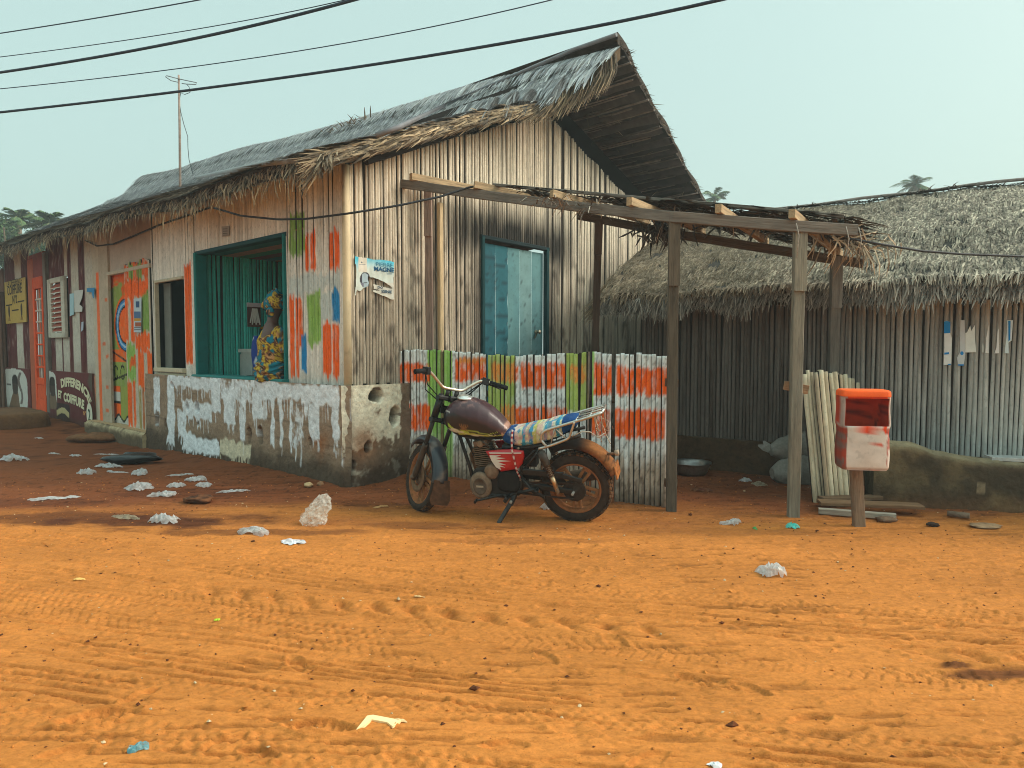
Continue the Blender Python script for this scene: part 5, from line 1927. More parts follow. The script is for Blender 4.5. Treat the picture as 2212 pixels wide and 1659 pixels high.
def bincol(P, ins):
    q = P - BC
    z = q[:, 2]; x = q @ bR; y = q @ bF
    c = np.tile(OR_ * (.78 if ins else 1.0), (len(P), 1)) * (.8 + .4 * fbm(x * 20, z * 20, 931, 3))[:, None]  # inner face darkened and blotched: the hollow's shade put into the colour
    if ins:
        return put(c, sm(.55, .7, fbm(x * 30, z * 30, 932, 3)) * .7, lin(60, 26, 20))
    wp = (z < lipz + .02) & (y > 0)
    m = wp * (1 - sm(.60, .66, fbm(x * 14 + 3, z * 16, 933, 4)) * 1.0)
    pat = (np.abs(x + .01 - .2 * (z - .0)) < .055) & (np.abs(z - .0) < .026 + .02 * np.sin(x * 90))
    m = np.where(pat & (fbm(x * 30, z * 30, 939, 2) > .40), 0, m)
    c = put(c, m * .96, WHT)
    c = put(c, (m > .5) * sm(.5, .75, fbm(x * 10, z * 8, 934, 4)) * .25, lin(170, 140, 120))
    c = put(c, ((np.abs(x) > BW * .80) & (y > BD * .5) & (z > lipz - .02) & (z < BH - .05)) * .9, WHT)
    sides = (x < -BW * .8)
    c = put(c, sides * (.45 + .4 * (z < .02)), lin(84, 36, 26))
    c = put(c, ((np.abs(np.abs(x) - BW * .93) < .02) & (y > 0) & (z < lipz)) * sm(.4, .6, fbm(x * 50, z * 26, 935, 3)) * .8, OR_ * .5)
    c = put(c, (z < -BH + .02) * .5, lin(150, 90, 60))
    return c


mb = MB()
nz_ = len(zs)
allV = np.concatenate([outer.reshape(-1, 3), inner.reshape(-1, 3)])
idx = lambda k, i, j: k * nz_ * NR + i * NR + j % NR
q = []
for i in range(nz_ - 1):
    for j in range(NR):
        if cut(i, j): continue
        q.append((idx(0, i, j), idx(0, i, j + 1), idx(0, i + 1, j + 1), idx(0, i + 1, j)))
        q.append((idx(1, i, j + 1), idx(1, i, j), idx(1, i + 1, j), idx(1, i + 1, j + 1)))
        for (di, dj, e) in ((0, -1, ((i, j), (i + 1, j))), (0, 1, ((i + 1, j + 1), (i, j + 1))), (1, 0, ((i + 1, j), (i + 1, j + 1))), (-1, 0, ((i, j + 1), (i, j)))):
            ni, nj = i + di, (j + dj) % NR
            if 0 <= ni < nz_ - 1 and cut(ni, nj):
                (a1, a2), (b1_, b2_) = e
                q.append((idx(0, a1, a2), idx(0, b1_, b2_), idx(1, b1_, b2_), idx(1, a1, a2)))
cc = np.concatenate([bincol(outer.reshape(-1, 3), False), bincol(inner.reshape(-1, 3), True)])
mb.add(allV, np.array(q), cc, None, 0, True)
for k, i in ((0, 0), (0, nz_ - 1), (1, 1), (1, nz_ - 2)):
    f = [idx(k, i, j) for j in range(NR)]
    mb.F.append(np.array([f])); mb.M.append(np.array([0])); mb.S.append(np.array([False]))
mb.build('bin_body', M_BOARD, bin_, 'white-painted orange can with its upper front cut away')
mb = MB()
rim = [superring(BH - .035, BW * 1.015, BD * 1.03, 8.0, NR)[j] for j in range(NR)]
hi_ = [superring(BH - .0, BW * 1.0, BD * 1.01, 8.0, NR)[j] for j in range(NR)]
hi2 = [superring(BH + .012, BW * .93, BD * .92, 8.0, NR)[j] for j in range(NR)]
mb.quadgrid(np.array([rim, hi_, hi2]), lin(248, 96, 30), None, 0, True, True)
mb.F.append(np.array([[2 * NR + j for j in range(NR)]])); mb.M.append(np.array([0])); mb.S.append(np.array([False]))
mb.build('rim', M_BOARD, bin_)

# ---------------------------------------------------------------- planks, pipe, stones, basin, sacks
WPL = [((1768, 1103), (1990, 1112), .0, .16, .028, lin(128, 98, 72), 'weathered brown plank lying on top at the foot of the bin post', .075),
       ((1772, 1096), (1900, 1092), .0, .10, .03, lin(116, 90, 68), 'narrow brown board at the back of the plank pile by the bin', .078),
       ((1768, 1111), (1935, 1124), .0, .05, .05, lin(168, 158, 144), 'board with flaking white paint under the brown plank', .03)]
for (a, b, z, wd2, ht2, c_, lb, zz_) in WPL:
    A0, B0 = on_ground(*a), on_ground(*b)
    mb = MB(); mb.beam(A0 + A(0, 0, zz_), B0 + A(0, 0, zz_), wd2, ht2, (0, 0, 1), c_, seg=5, jit=.002)
    mb.build('plank', M_WOOD, None, lb, 'plank', 'boards lying by the bin post')


def lump(name, px, py, rx, ry, rz, c, label, cat, seed, mat=None, group=None, base=None, rough=.35, sq=2.0, c2=None):
    b = gpt(px, py) if base is None else np.array(base, float)
    n_, m_ = 22, 12
    th = np.linspace(0, 2 * math.pi, n_, endpoint=False); ph = np.linspace(-math.pi / 2, math.pi / 2, m_)
    TH, PH = np.meshgrid(th, ph)
    r = 1 + rough * (fbm(np.cos(TH) * 1.3 + seed, np.sin(TH) * 1.3 + PH * 1.5, seed, 4) - .5) * 2
    x = np.sign(np.cos(TH)) * np.abs(np.cos(TH)) ** (2 / sq) * np.cos(PH); y = np.sign(np.sin(TH)) * np.abs(np.sin(TH)) ** (2 / sq) * np.cos(PH); z = np.sin(PH)
    P = b + np.stack([x * rx * r, y * ry * r, rz * (z * r * .5 + .42)], -1)
    mb = MB()
    cc = np.tile(c, (TH.size, 1)) * (.7 + .6 * fbm(x.ravel() * 4 + seed, z.ravel() * 4 + y.ravel() * 3, seed + 1, 3))[:, None]
    if c2 is not None: cc = put(cc, sm(.5, .65, fbm(x.ravel() * 3 + seed, z.ravel() * 3, seed + 4, 3)), c2)
    mb.quadgrid(P, cc, None, 0, True, True)
    return mb.build(name, mat or M_MUD, None, label, cat, group)


lump('stone', 205, 955, .40, .24, .17, lin(124, 84, 56), 'long flat brown stone in front of the cream step', 'stone', 3, rough=.2, sq=2.6)
lump('stone', 666, 1052, .045, .035, .05, lin(190, 160, 120), 'small pale stone by the foot of the plinth corner', 'stone', 5)
lump('stone', 692, 1050, .035, .03, .05, lin(150, 110, 80), 'small brown pebble right of the pale stone at the plinth', 'stone', 6)
lump('stone', 1915, 1127, .075, .05, .05, lin(116, 92, 74), 'squarish brown stone propping the painted board', 'stone', 7, sq=4, rough=.15)
lump('stone', 2128, 1138, .13, .07, .03, lin(150, 120, 92), 'flat tan stone half sunk in sand at right', 'stone', 8, sq=2.6)
lump('stone', 1895, 1076, .13, .08, .06, lin(110, 84, 58), 'dull earth-coloured stone at the end of the low wall', 'stone', 9)
lump('earth_clod', 426, 1086, .13, .10, .07, lin(112, 70, 44), 'brown lump of earth among the scattered plastic', 'clod', 12, rough=.6, c2=lin(60, 36, 24))
lump('earth_clod', 2014, 1137, .05, .03, .035, lin(52, 40, 34), 'small black clod on the sand near the pipe', 'clod', 13, rough=.5)
# raised earth ledge before the salon
lo_ = on_ground(12, 914)
mb = MB()
rows = []
for t, z in ((1.06, -.2), (1.03, .06), (1.0, .17), (.97, .215), (.90, .235), (.5, .24), (.02, .24)):
    rg = []
    for q in np.linspace(0, 2 * math.pi, 60, endpoint=False):
        cq, sq_ = math.cos(q), math.sin(q)
        x = math.copysign(abs(cq) ** .4, cq) * 1.0 * t; y = math.copysign(abs(sq_) ** .4, sq_) * .55 * t
        k = 1 + .10 * (float(fbm(x * 2.5 + 4, y * 2.5 + z * 3, 941, 4)) - .5)
        rg.append(lo_ + FD * x * k + NF * y * k + A(0, 0, z + .04 * (float(fbm(x * 4, y * 4, 942, 3)) - .5)))
    rows.append(rg)
rows = np.array(rows); P = rows.reshape(-1, 3)
mb.loft(rows, np.tile(lin(116, 80, 52), (len(P), 1)) * (.6 + .7 * fbm(P[:, 0] * 4, P[:, 1] * 4 + P[:, 2] * 5, 943, 4))[:, None])
mb.build('earth_ledge', M_MUD, None, 'worn raised ledge of brown earth before the salon door', 'ledge')
a = on_ground(2046, 1116); b = on_ground(2094, 1122)
mb = MB(); mb.tube([a + A(0, 0, .028), b + A(0, 0, .03)], .024, 12, lin(120, 100, 84))
mb.build('pipe', M_WOOD, None, 'short brown pipe offcut lying on the sand at right', 'pipe')
# basin
bs = on_ground(1500, 1032)
bs = A(bs[0], bs[1] + .16, 0)
mb = MB()
mb.lathe(bs, A(0, 0, 1), [(.0, .10), (.012, .155), (.05, .185), (.10, .20), (.128, .207), (.14, .225), (.15, .228), (.15, .222), (.135, .203), (.10, .193), (.05, .175), (.03, .15), (.025, .05)], 32, lin(150, 148, 146))
mb.build('basin', M_METAL, None, 'dark metal washing basin behind the right fence post', 'basin')
# sacks
def sack(base, rx, ry, rz, seed, label, tilt=.0, ear=True):
    n_, m_ = 40, 24
    th = np.linspace(0, 2 * math.pi, n_, endpoint=False); t = np.linspace(0, 1, m_)
    TH, TT_ = np.meshgrid(th, t)
    prof = np.sin(np.pi * np.clip(TT_ * .93 + .05, 0, 1)) ** .55
    fold = 1 + .10 * (fbm(TH * 2 + seed, TT_ * 6, seed, 4) - .5) * 2 + .07 * np.sin(TT_ * 30 + 3 * np.sin(TH * 2 + seed)) * .6
    x = (TT_ - .5) * 2 * rx; y = np.cos(TH) * ry * prof * fold; z = np.sin(TH) * rz * prof * fold
    z = np.maximum(z, -rz * .72)
    ct, st_ = math.cos(tilt), math.sin(tilt)
    P = np.array(base, float) + np.stack([x * ct - z * st_, y + .12 * x, x * st_ + z * ct + rz * .72], -1)
    c = np.tile(lin(150, 146, 138), (TH.size, 1)) * (.7 + .5 * fbm(TH.ravel() * 2, TT_.ravel() * 5, seed + 3, 4))[:, None]
    mb = MB(); mb.quadgrid(P, c, None, 0, True, True)
    for e in (0, m_ - 1):
        f = [e * n_ + j for j in range(n_)]
        mb.F.append(np.array([f])); mb.M.append(np.array([0])); mb.S.append(np.array([False]))
    if ear:
        q = P[0].mean(0)
        mb.blades(np.array([q, q + A(0, .02, .01)]), np.array([A(-.5, 0, .8), A(-.8, 0, .3)]), np.array([A(0, -1, 0)] * 2), .12, .07, np.tile(lin(160, 158, 150), (2, 1)), np.tile(lin(150, 146, 140), (2, 1)), .3)
    return mb.build('sack', M_CLOTH, None, label, 'sack')


sb = on_ground(1730, 1045)
sack(sb + A(.05, .10, -.01), .33, .19, .17, 21, 'lower grey woven sack on the ground behind the second post', .05, False)
sack(sb + A(.10, .22, .26), .36, .17, .15, 24, 'upper grey woven sack tied at one end behind the leaning canes', .14, True)

# ---------------------------------------------------------------- posters and scraps of paper
def sheetpoly(name, pts, mp, col_, label, cat, group=None, mat=None, th=.0015, build=True, mb=None):
    """flat torn sheet; pts in wall coordinates, mp(u,z,off)"""
    b = mb or MB()
    f = [mp(u, z, 0.0) for u, z in pts]; k = [mp(u, z, -th) for u, z in pts]
    n_ = len(f)
    n0 = b.n
    b.add(f + k, [np.array([list(range(n_))])], col_)
    b.F.append(np.array([list(range(n_, 2 * n_))[::-1]]) + n0); b.M.append(np.array([0])); b.S.append(np.array([False]))
    b.F.append(np.array([[i, n_ + i, n_ + (i + 1) % n_, (i + 1) % n_] for i in range(n_)]) + n0); b.M.append(np.zeros(n_, int)); b.S.append(np.zeros(n_, bool))
    if build: return b.build(name, mat or M_PAPER, None, label, cat, group)


def ZP(x, y): return (880 + x / 10.367) / 1.15732, (630 + y / 10.367) / 1.15732


PO = .036


def gp(s, z, off=0.0): return C0 + GD * s + A(0, 0, z) + NG * (PO + off)


def gpz(x, y): return gab(*ZP(x, y), PO)


OUT = [(85, 110), (165, 130), (390, 155), (480, 180), (560, 205), (680, 195), (820, 210), (1000, 235), (1095, 270), (1090, 500), (1080, 700), (1085, 960), (1090, 1130), (1098, 1230), (1010, 1230), (900, 1170), (750, 1115), (640, 1060), (550, 1030), (555, 990),
       (700, 1000), (720, 985), (560, 950), (552, 830), (700, 870), (900, 930), (1030, 955), (1050, 940), (1000, 890), (900, 820), (780, 750), (640, 690), (540, 655), (480, 660), (440, 620), (410, 640), (415, 720), (440, 790), (420, 880), (340, 920), (290, 940), (260, 990), (200, 1010), (125, 985), (105, 1130), (85, 1110), (115, 600), (120, 350), (80, 290)]
mb = MB()
P2 = [gpz(x, y) for x, y in OUT]
# triangulated by columns so that the colour can run from cyan at the top to white
import bmesh
from mathutils.geometry import tessellate_polygon
nx_, ny_ = 90, 110
xs = np.linspace(80, 1100, nx_); ysx = np.linspace(105, 1240, ny_)


def inpoly(x, y, poly):
    r_ = False; j = len(poly) - 1
    for i in range(len(poly)):
        if (poly[i][1] > y) != (poly[j][1] > y) and x < (poly[j][0] - poly[i][0]) * (y - poly[i][1]) / (poly[j][1] - poly[i][1]) + poly[i][0]:
            r_ = not r_
        j = i
    return r_


V = []; Cc = []
cy_, cw_ = lin(84, 196, 224), lin(214, 222, 214)
for y in ysx:
    for x in xs:
        s_, z_ = gpz(x, y)
        V.append(gp(s_, z_, .003 * math.sin(x / 26.0) + .002 * math.sin(y / 60.0)))
        k = sm(200, 620, y + 120 * math.sin(x / 300.0)) if x > 380 or x < 165 else sm(140, 420, y + 300)
        c = cy_ * (1 - k) + cw_ * k
        if 165 < x < 385 and y < 520: c = lin(222, 214, 200)
        if 190 < x < 350 and 315 < y < 330: c = lin(120, 120, 130)
        if 195 < x < 340 and 345 < y < 460 and int(y / 22) % 2: c = c * .9 + lin(226, 170, 150) * .1
        if 230 < x < 275 and 250 < y < 285 and abs(x - 255) < (y - 245) * .9: c = lin(90, 100, 110)
        # grey half-tone portrait, torn
        if ((x - 340) / 140) ** 2 + ((y - 720) / 200) ** 2 < 1 and y > 530:
            c = lin(172, 190, 200)
            hair = ((x - 330) / 150) ** 2 + ((y - 700) / 190) ** 2 > .62 and y < 690 + (x < 280) * 130
            if hair or (x < 265 and y < 800): c = lin(64, 62, 72)
            if abs(y - 800) < 12 and 300 < x < 390: c = lin(70, 72, 84)
            if x < 300 and y > 800: c = lin(120, 118, 132)
        if 555 < y < 575 and 900 < x < 1030: c = lin(40, 90, 120)
        if y > 800 and x > 540: c = lin(222, 218, 206)
        Cc.append(c)
q = []
for i in range(ny_ - 1):
    for j in range(nx_ - 1):
        if inpoly((xs[j] + xs[j + 1]) / 2, (ysx[i] + ysx[i + 1]) / 2, OUT):
            a = i * nx_ + j
            q.append((a, a + nx_, a + nx_ + 1, a + 1))
mb.add(V, np.array(q), np.array(Cc), None, 0, True)
poster = mb.build('poster', M_PAPER, None, 'torn blue and white poster on the gable wall beside the corner post', 'poster')


def ptext(s, xc, ybase, hgt, c, bold, skew=.09):
    """letters on the poster, centred at enlarged-picture measures"""
    s0, z0 = gpz(xc, ybase); s1, z1 = gpz(xc + 100, ybase + 100 * skew); s2, z2_ = gpz(xc, ybase - hgt)
    ex = A(s1 - s0, 0, z1 - z0) / 100.0; ey = A(s2 - s0, 0, z2_ - z0)
    b = MB()
    size = 1.0
    def mp(x, y):
        k = hgt / .7
        ss = s0 + ex[0] * x * k + ey[0] * y / .7; zz_ = z0 + ex[2] * x * k + ey[2] * y / .7
        return gp(ss, zz_, .006), NG
    text(b, s, size, mp, c, bold)
    b.build('lettering', M_FLAT, poster)


ptext('PIERRE', 825, 385, 105, lin(46, 120, 150), .0)
ptext('MAGNE', 822, 505, 105, lin(24, 84, 124), .035)
ptext('DO', 720, 950, 60, lin(40, 60, 90), .03)
ptext('SSINIE', 890, 1062, 72, lin(50, 84, 110), .03)

# scraps on the hut wall
def ZH(x, y): return (2300 + x / 8.296) / 1.15732, (760 + y / 8.296) / 1.15732


def hpm(u, z, off=0.0): return HP + HD * u + A(0, 0, z) + HN * (.036 + off)


def hz_pts(pts): return [hut(*ZH(x, y), .036) for x, y in pts]


SCR = [([(500, 360), (560, 345), (630, 370), (632, 620), (660, 700), (650, 1250), (490, 1270), (505, 900)], lin(240, 244, 242), 'long white paper strip with a blue top, leftmost on the hut wall'),
       ([(840, 335), (925, 335), (935, 900), (940, 1050), (905, 1280), (790, 1280), (768, 1110), (830, 1000), (830, 700)], lin(214, 220, 222), 'grey-white paper strip with a blue dot near its foot'),
       ([(940, 600), (975, 590), (1045, 440), (1060, 560), (1140, 430), (1140, 720), (1165, 1000), (940, 1005)], lin(240, 246, 240), 'widest white paper remnant with two torn points'),
       ([(1285, 1000), (1285, 880), (1305, 800), (1325, 900), (1320, 1005)], lin(200, 206, 200), 'smallest white paper shred among the strips on the hut'),
       ([(1355, 1015), (1375, 700), (1425, 430), (1425, 1015)], lin(240, 244, 242), 'tapering white paper shred left of centre gap on the hut'),
       ([(1545, 1025), (1585, 900), (1610, 560), (1640, 500), (1640, 1020)], lin(240, 244, 242), 'thin white pointed shred beside the blue striped scrap'),
       ([(1805, 335), (1930, 335), (1900, 760), (1835, 800), (1840, 1025), (1755, 1020), (1800, 600)], lin(226, 244, 248), 'paper scrap with a dark blue stripe, rightmost of the strips')]
for pts, c_, lb in SCR:
    q = hz_pts(pts)
    o = sheetpoly('paper_scrap', q, hpm, c_, lb, 'paper scrap', 'torn paper strips on the hut wall')
    ex = None
    if 'leftmost' in lb: ex = [[(500, 365), (560, 350), (630, 372), (628, 600), (500, 610)], [(505, 1010), (600, 1000), (600, 1040), (505, 1050)], [(580, 1245), (640, 1240), (636, 1268), (578, 1268)]]
    if 'dot' in lb: ex = [[(870 + 35 * math.cos(t), 1020 + 40 * math.sin(t)) for t in np.linspace(0, 6.28, 12)[:-1]], [(790, 1250), (908, 1250), (905, 1279), (792, 1279)]]
    if 'stripe' in lb and 'dark' in lb: ex = [[(1830, 350), (1880, 350), (1870, 740), (1835, 780)]]
    if ex:
        for e in ex:
            b = MB()
            sheetpoly('print', hz_pts(e), lambda u, z, off=0: hpm(u, z, off + .003), lin(30, 140, 214), None, None, mb=b, build=False)
            b.build('print', M_PAPER, o)

# yellow sign on the salon
sq = [f3(82, 90), f3(286, 66), f3(286, 490), f3(80, 505)]
def sp3(u, z, off=0.0): return fp3(u, z, .05 + off)


u_a, u_b = f3(80, 300)[0], f3(286, 300)[0]
za, zb = f3(180, 505)[1], f3(180, 78)[1]
sg = empty('sign', sp3((u_a + u_b) / 2, za), 'yellow hairdresser sign with black lettering and two heads', 'sign')
mb = MB()
mb.beam(sp3(u_a, (za + zb) / 2), sp3(u_b, (za + zb) / 2), .02, zb - za, (0, 0, 1), lin(190, 160, 84))
mb.build('sign_board', M_FLAT, sg)
mb = MB()
uc = (u_a + u_b) / 2; uw_ = u_a - u_b; zh = zb - za


def sgt(s, cy, h, bold, cx=.0):
    V, F = text_pts(s, 1.0, bold)
    wdt = V[:, 0].max() - V[:, 0].min()
    def mp(x, y): return sp3(uc + cx * uw_ - x * h / .7, za + zh * cy + y * h / .7, .013), NF
    text(mb, s, 1.0, mp, lin(58, 46, 34), bold)


sgt('LA DIFFERENCE', .88, .135, .004); sgt('COIFFURE', .68, .20, .02); sgt('N\u00b02', .46, .18, .02)
for (x0, x1, y) in ((-.44, -.14, .44), (.14, .44, .48), (-.16, .16, .30)):
    mb.beam(sp3(uc - x0 * uw_, za + zh * y, .012), sp3(uc - x1 * uw_, za + zh * y, .012), .004, .03, (0, 0, 1), lin(58, 46, 34))
for sx in (-.3, .3):
    pts = []
    for t in np.linspace(0, 2 * math.pi, 20, endpoint=False):
        pts.append((uc - sx * uw_ + .07 * math.cos(t) * (1 + .3 * math.sin(t)), za + zh * .27 + .16 * math.sin(t)))
    sheetpoly('x', pts, lambda u, z, off=0: sp3(u, z, .013 + off), lin(64, 50, 38), None, None, mb=mb, build=False)
    pts = [(uc - sx * uw_ + .04, za + zh * .17), (uc - sx * uw_ - .03, za + zh * .17), (uc - sx * uw_ - .11, za + zh * .06), (uc - sx * uw_ + .11, za + zh * .06)]
    sheetpoly('x', pts, lambda u, z, off=0: sp3(u, z, .013 + off), lin(150, 118, 66), None, None, mb=mb, build=False)
mb.build('lettering', M_FLAT, sg)
for pts, c_, lb in [([(688, 215), (730, 210), (728, 420), (690, 436)], lin(170, 206, 216), 'small pale blue paper beside the salon shutter'),
                    ([(733, 185), (822, 175), (812, 250), (785, 320), (815, 345), (812, 392), (736, 394)], lin(206, 206, 200), 'torn white notice pasted on the maroon salon wall'),
                    ([(858, 160), (935, 155), (930, 250), (920, 265), (905, 200), (858, 195)], lin(60, 140, 190), 'blue torn paper corner near the orange strip'),
                    ([(805, 495), (825, 490), (822, 570), (800, 590)], lin(180, 190, 206), 'tiny white and blue sticker low on the maroon wall')]:
    sheetpoly('paper_scrap', [f3(x, y, .04) for x, y in pts], lambda u, z, off=0: fp3(u, z, .042 + off), c_, lb, 'paper scrap')
b = MB()
pts = [f4(367, 495), f4(425, 492), (f4(424, 745)), f4(368, 742)]
nt_ = sheetpoly('notice', pts, lambda u, z, off=0: fp3(u, z, .058 + off), lin(190, 206, 214), 'small printed notice pasted on the striped door panel', 'notice')
b = MB()
for (x0, x1, y0, y1, c_) in ((385, 410, 515, 560, lin(60, 90, 130)), (372, 420, 590, 640, lin(80, 110, 150)), (372, 420, 640, 660, lin(200, 150, 60)), (380, 424, 670, 700, lin(170, 90, 60)), (372, 420, 705, 712, lin(120, 120, 130)), (372, 420, 720, 727, lin(120, 120, 130))):
    sheetpoly('x', [f4(x0, y0), f4(x1, y0), f4(x1, y1), f4(x0, y1)], lambda u, z, off=0: fp3(u, z, .061 + off), c_, None, None, mb=b, build=False)
b.build('print', M_PAPER, nt_)
q = [z2(462, 148), z2(503, 145), z2(503, 198), z2(465, 205)]
pl = sheetpoly('number_plate', [fac(x, y) for x, y in q], lambda u, z, off=0: fp3(u, z, .026 + off), lin(168, 158, 150), 'small grey plate fixed above the big window', 'plate', th=.006)
b = MB()
for yy_ in (160, 172, 184, 194):
    sheetpoly('x', [fac(*z2(470, yy_)), fac(*z2(496, yy_ - 1)), fac(*z2(496, yy_ + 3)), fac(*z2(470, yy_ + 4))], lambda u, z, off=0: fp3(u, z, .029 + off), lin(90, 84, 82), None, None, mb=b, build=False)
b.build('print', M_PAPER, pl)

# ---------------------------------------------------------------- cables and aerial
def cable(pxs, deps, r, label, name='power_cable', ext=(5.0, 5.0), c=lin(40, 50, 66), group='overhead power cables', n_=40):
    P = np.array([at_depth(x, y, d) for (x, y), d in zip(pxs, deps)])
    t = np.linspace(0, 1, len(P)); tt = np.linspace(-ext[0] * .1, 1 + ext[1] * .1, n_)
    deg = min(2, len(P) - 1)
    Q = np.stack([np.polyval(np.polyfit(t, P[:, i], deg), tt) for i in range(3)], 1)
    mb = MB(); mb.tube(Q, r, 8, c)
    return mb.build(name, M_CABLE, None, label, 'cable', group)


cable([(0, 243), (400, 195), (790, 143), (1200, 73), (1580, -6)], [9.0, 8.2, 7.4, 6.7, 6.1], .0155, 'thickest dark cable, lowest of the overhead wires')
cable([(0, 157), (260, 113), (520, 63), (790, -8)], [9.0, 8.4, 7.7, 7.0], .0165, 'thick dark cable second to reach the top edge from the left')
cable([(0, 192), (400, 146), (800, 84), (1190, 0)], [9.6, 8.9, 8.2, 7.4], .006, 'thin wire running just above the thickest cable')
cable([(0, 123), (260, 89), (520, 46), (745, 0)], [9.8, 9.2, 8.6, 8.0], .0055, 'thin wire touching the upper thick cable')
cable([(0, 72), (220, 37), (440, -2)], [9.8, 9.2, 8.6], .0075, 'topmost thin wire at the upper left corner')
# service wire sagging across the corner to the pergola
q = [at_depth(462, 449, 7.95), at_depth(520, 466, 7.75), at_depth(600, 474, 7.45), at_depth(660, 473, 7.2), at_depth(760, 460, 6.85), at_depth(860, 444, 6.95), at_depth(950, 425, 7.15), at_depth(1012, 405, 7.25), on_front(1040) + A(0, 0, .1)]
q = np.array(q); tt = np.linspace(0, len(q) - 1, 50)
mb = MB(); mb.tube(np.stack([np.interp(tt, np.arange(len(q)), q[:, i]) for i in range(3)], 1), .011, 7, lin(44, 46, 52))
mb.build('service_cable', M_CABLE, None, 'black sagging cable from the eave across the corner to the pergola', 'cable')
q = [on_front(1835) + A(0, .1, -.05), at_depth(1900, 527, 5.75), at_depth(1990, 542, 5.8), at_depth(2080, 549, 5.85), at_depth(2212, 554, 5.9), at_depth(2400, 552, 6.0)]
q = np.array(q); tt = np.linspace(0, len(q) - 1, 40)
mb = MB(); mb.tube(np.stack([np.interp(tt, np.arange(len(q)), q[:, i]) for i in range(3)], 1), .010, 7, lin(58, 58, 62))
mb.build('service_cable', M_CABLE, None, 'grey sagging cable from the pergola end to the right edge', 'cable')
# cable tacked under the eave
q = [fp3(u, z, .04) for u, z in (fac(460, 449), fac(400, 470), fac(350, 487), fac(300, 508), fac(250, 528), fac(215, 532), fac(190, 520))]
mb = MB(); mb.tube(np.array(q), .013, 6, lin(44, 44, 48))
mb.build('eave_cable', M_CABLE, None, 'dark cable looping along the wall under the front eave', 'cable')
ay = 13.2
ab = at_depth(388, 400, ay); at_ = at_depth(386, 162, ay)
aer = empty('aerial', ab, 'thin loop television aerial on a tall pole above the thatched roof', 'aerial')
mb = MB(); mb.tube([ab - A(0, 0, .6), (ab + at_) / 2 + A(.01, 0, 0), at_], [.026, .022, .018], 8, lin(150, 132, 122)); mb.build('pole', M_BARK, aer)


def ZA(x, y, d=ay): return at_depth((380 + x / 5.7207) / 1.15732, (170 + y / 5.7207) / 1.15732, d)


mb = MB(); mb.tube([ZA(380, 155, ay - .02), ZA(210, 110, ay - .1), ZA(192, 125, ay - .1), ZA(270, 180, ay - .08), ZA(380, 205, ay - .02)], .008, 6, lin(110, 116, 120)); mb.build('loop', M_CABLE, aer)
mb = MB(); mb.tube([ZA(380, 155, ay - .02), ZA(640, 210, ay + .1), ZA(630, 235, ay + .1), ZA(500, 230, ay + .05), ZA(425, 222, ay)], .008, 6, lin(110, 116, 120)); mb.build('loop', M_CABLE, aer)
mb = MB()
w_ = [ZA(490, 228), ZA(525, 262), ZA(552, 320), ZA(540, 352), ZA(470, 378), ZA(410, 358), ZA(390, 470), ZA(410, 620), ZA(455, 800), ZA(512, 980), ZA(515, 1150), ZA(530, 1310), ZA(585, 1510)]
mb.tube(np.array(w_), .007, 5, lin(90, 100, 104)); mb.build('lead_wire', M_CABLE, aer)
# ---------------------------------------------------------------- motorcycle
mr_ = on_ground(1247, 1119); mf_ = on_ground(905, 1096)
mX = unit(mf_ - mr_); mX[2] = 0; mX = unit(mX)
mY = A(-mX[1], mX[0], 0)                      # rider's left
LEAN = math.radians(12)
mbase = A(mr_[0], mr_[1], float(gz(mr_[0], mr_[1])) - .012)
bike = empty('motorcycle', mbase, 'dusty dark maroon motorcycle with a patched seat cover and steel rack on its side stand', 'motorcycle')
WB = 1.37; WR = .302
RAKE = math.radians(24.5)
HPV = A(1.07, 0, .86)
STA = A(-math.sin(RAKE), 0, math.cos(RAKE))
ST = math.radians(-47)


def steer(P):
    P = np.asarray(P, float)
    v = P - HPV
    c, s = math.cos(ST), math.sin(ST)
    return HPV + v * c + np.cross(np.tile(STA, (len(v), 1)), v) * s + np.outer(v @ STA, STA) * (1 - c)


def bw(P, up=1):
    P = np.array(P, float)
    P[:, 2] += .055 * sm(.16, .42, P[:, 2]) * up + np.clip(P[:, 2] - .5, 0, 9) * (.03 if up else .10)
    if up: P[:, 0] = np.interp(P[:, 0], [-.4, -.3, 0, .12, .3, 1.2], [-.355, -.255, -.005, .09, .235, 1.145])
    y = P[:, 1] * math.cos(LEAN) + P[:, 2] * math.sin(LEAN)
    z = P[:, 2] * math.cos(LEAN) - P[:, 1] * math.sin(LEAN)
    return mbase + P[:, :1] * mX + y[:, None] * mY + z[:, None] * A(0, 0, 1)


def bb(mb, name, mat, parent=None, st=False, label=None, recalc=True, up=1):
    for k in range(len(mb.V)):
        P = mb.V[k]
        if st: P = steer(P)
        mb.V[k] = bw(P, 0 if st else up)
    return mb.build(name, mat, parent or bike, label, recalc=recalc)


MUDC = lin(150, 96, 56); BLK = lin(34, 31, 30); DBLK = lin(22, 21, 22); CHR = lin(196, 192, 186); ALU = lin(150, 132, 112)
FW = A(WB, 0, WR)
RW = A(0, 0, WR)
EY = A(0, 1, 0)


def arcband(c, R, prof, a0, a1, n, col_fn):
    """band around axis Y: prof [(y, dr)] section, angles from +X over the top"""
    rows = []
    cols = []
    for i in range(n + 1):
        t = a0 + (a1 - a0) * i / n
        e = A(math.cos(t), 0, math.sin(t))
        rr = R(i / n) if callable(R) else R
        rows.append([c + e * (rr + dr) + EY * y for y, dr in prof(i / n)] if callable(prof) else [c + e * (rr + dr) + EY * y for y, dr in prof])
        cols.append([col_fn(i / n, y) for y, dr in (prof(i / n) if callable(prof) else prof)])
    return np.array(rows), np.array(cols)


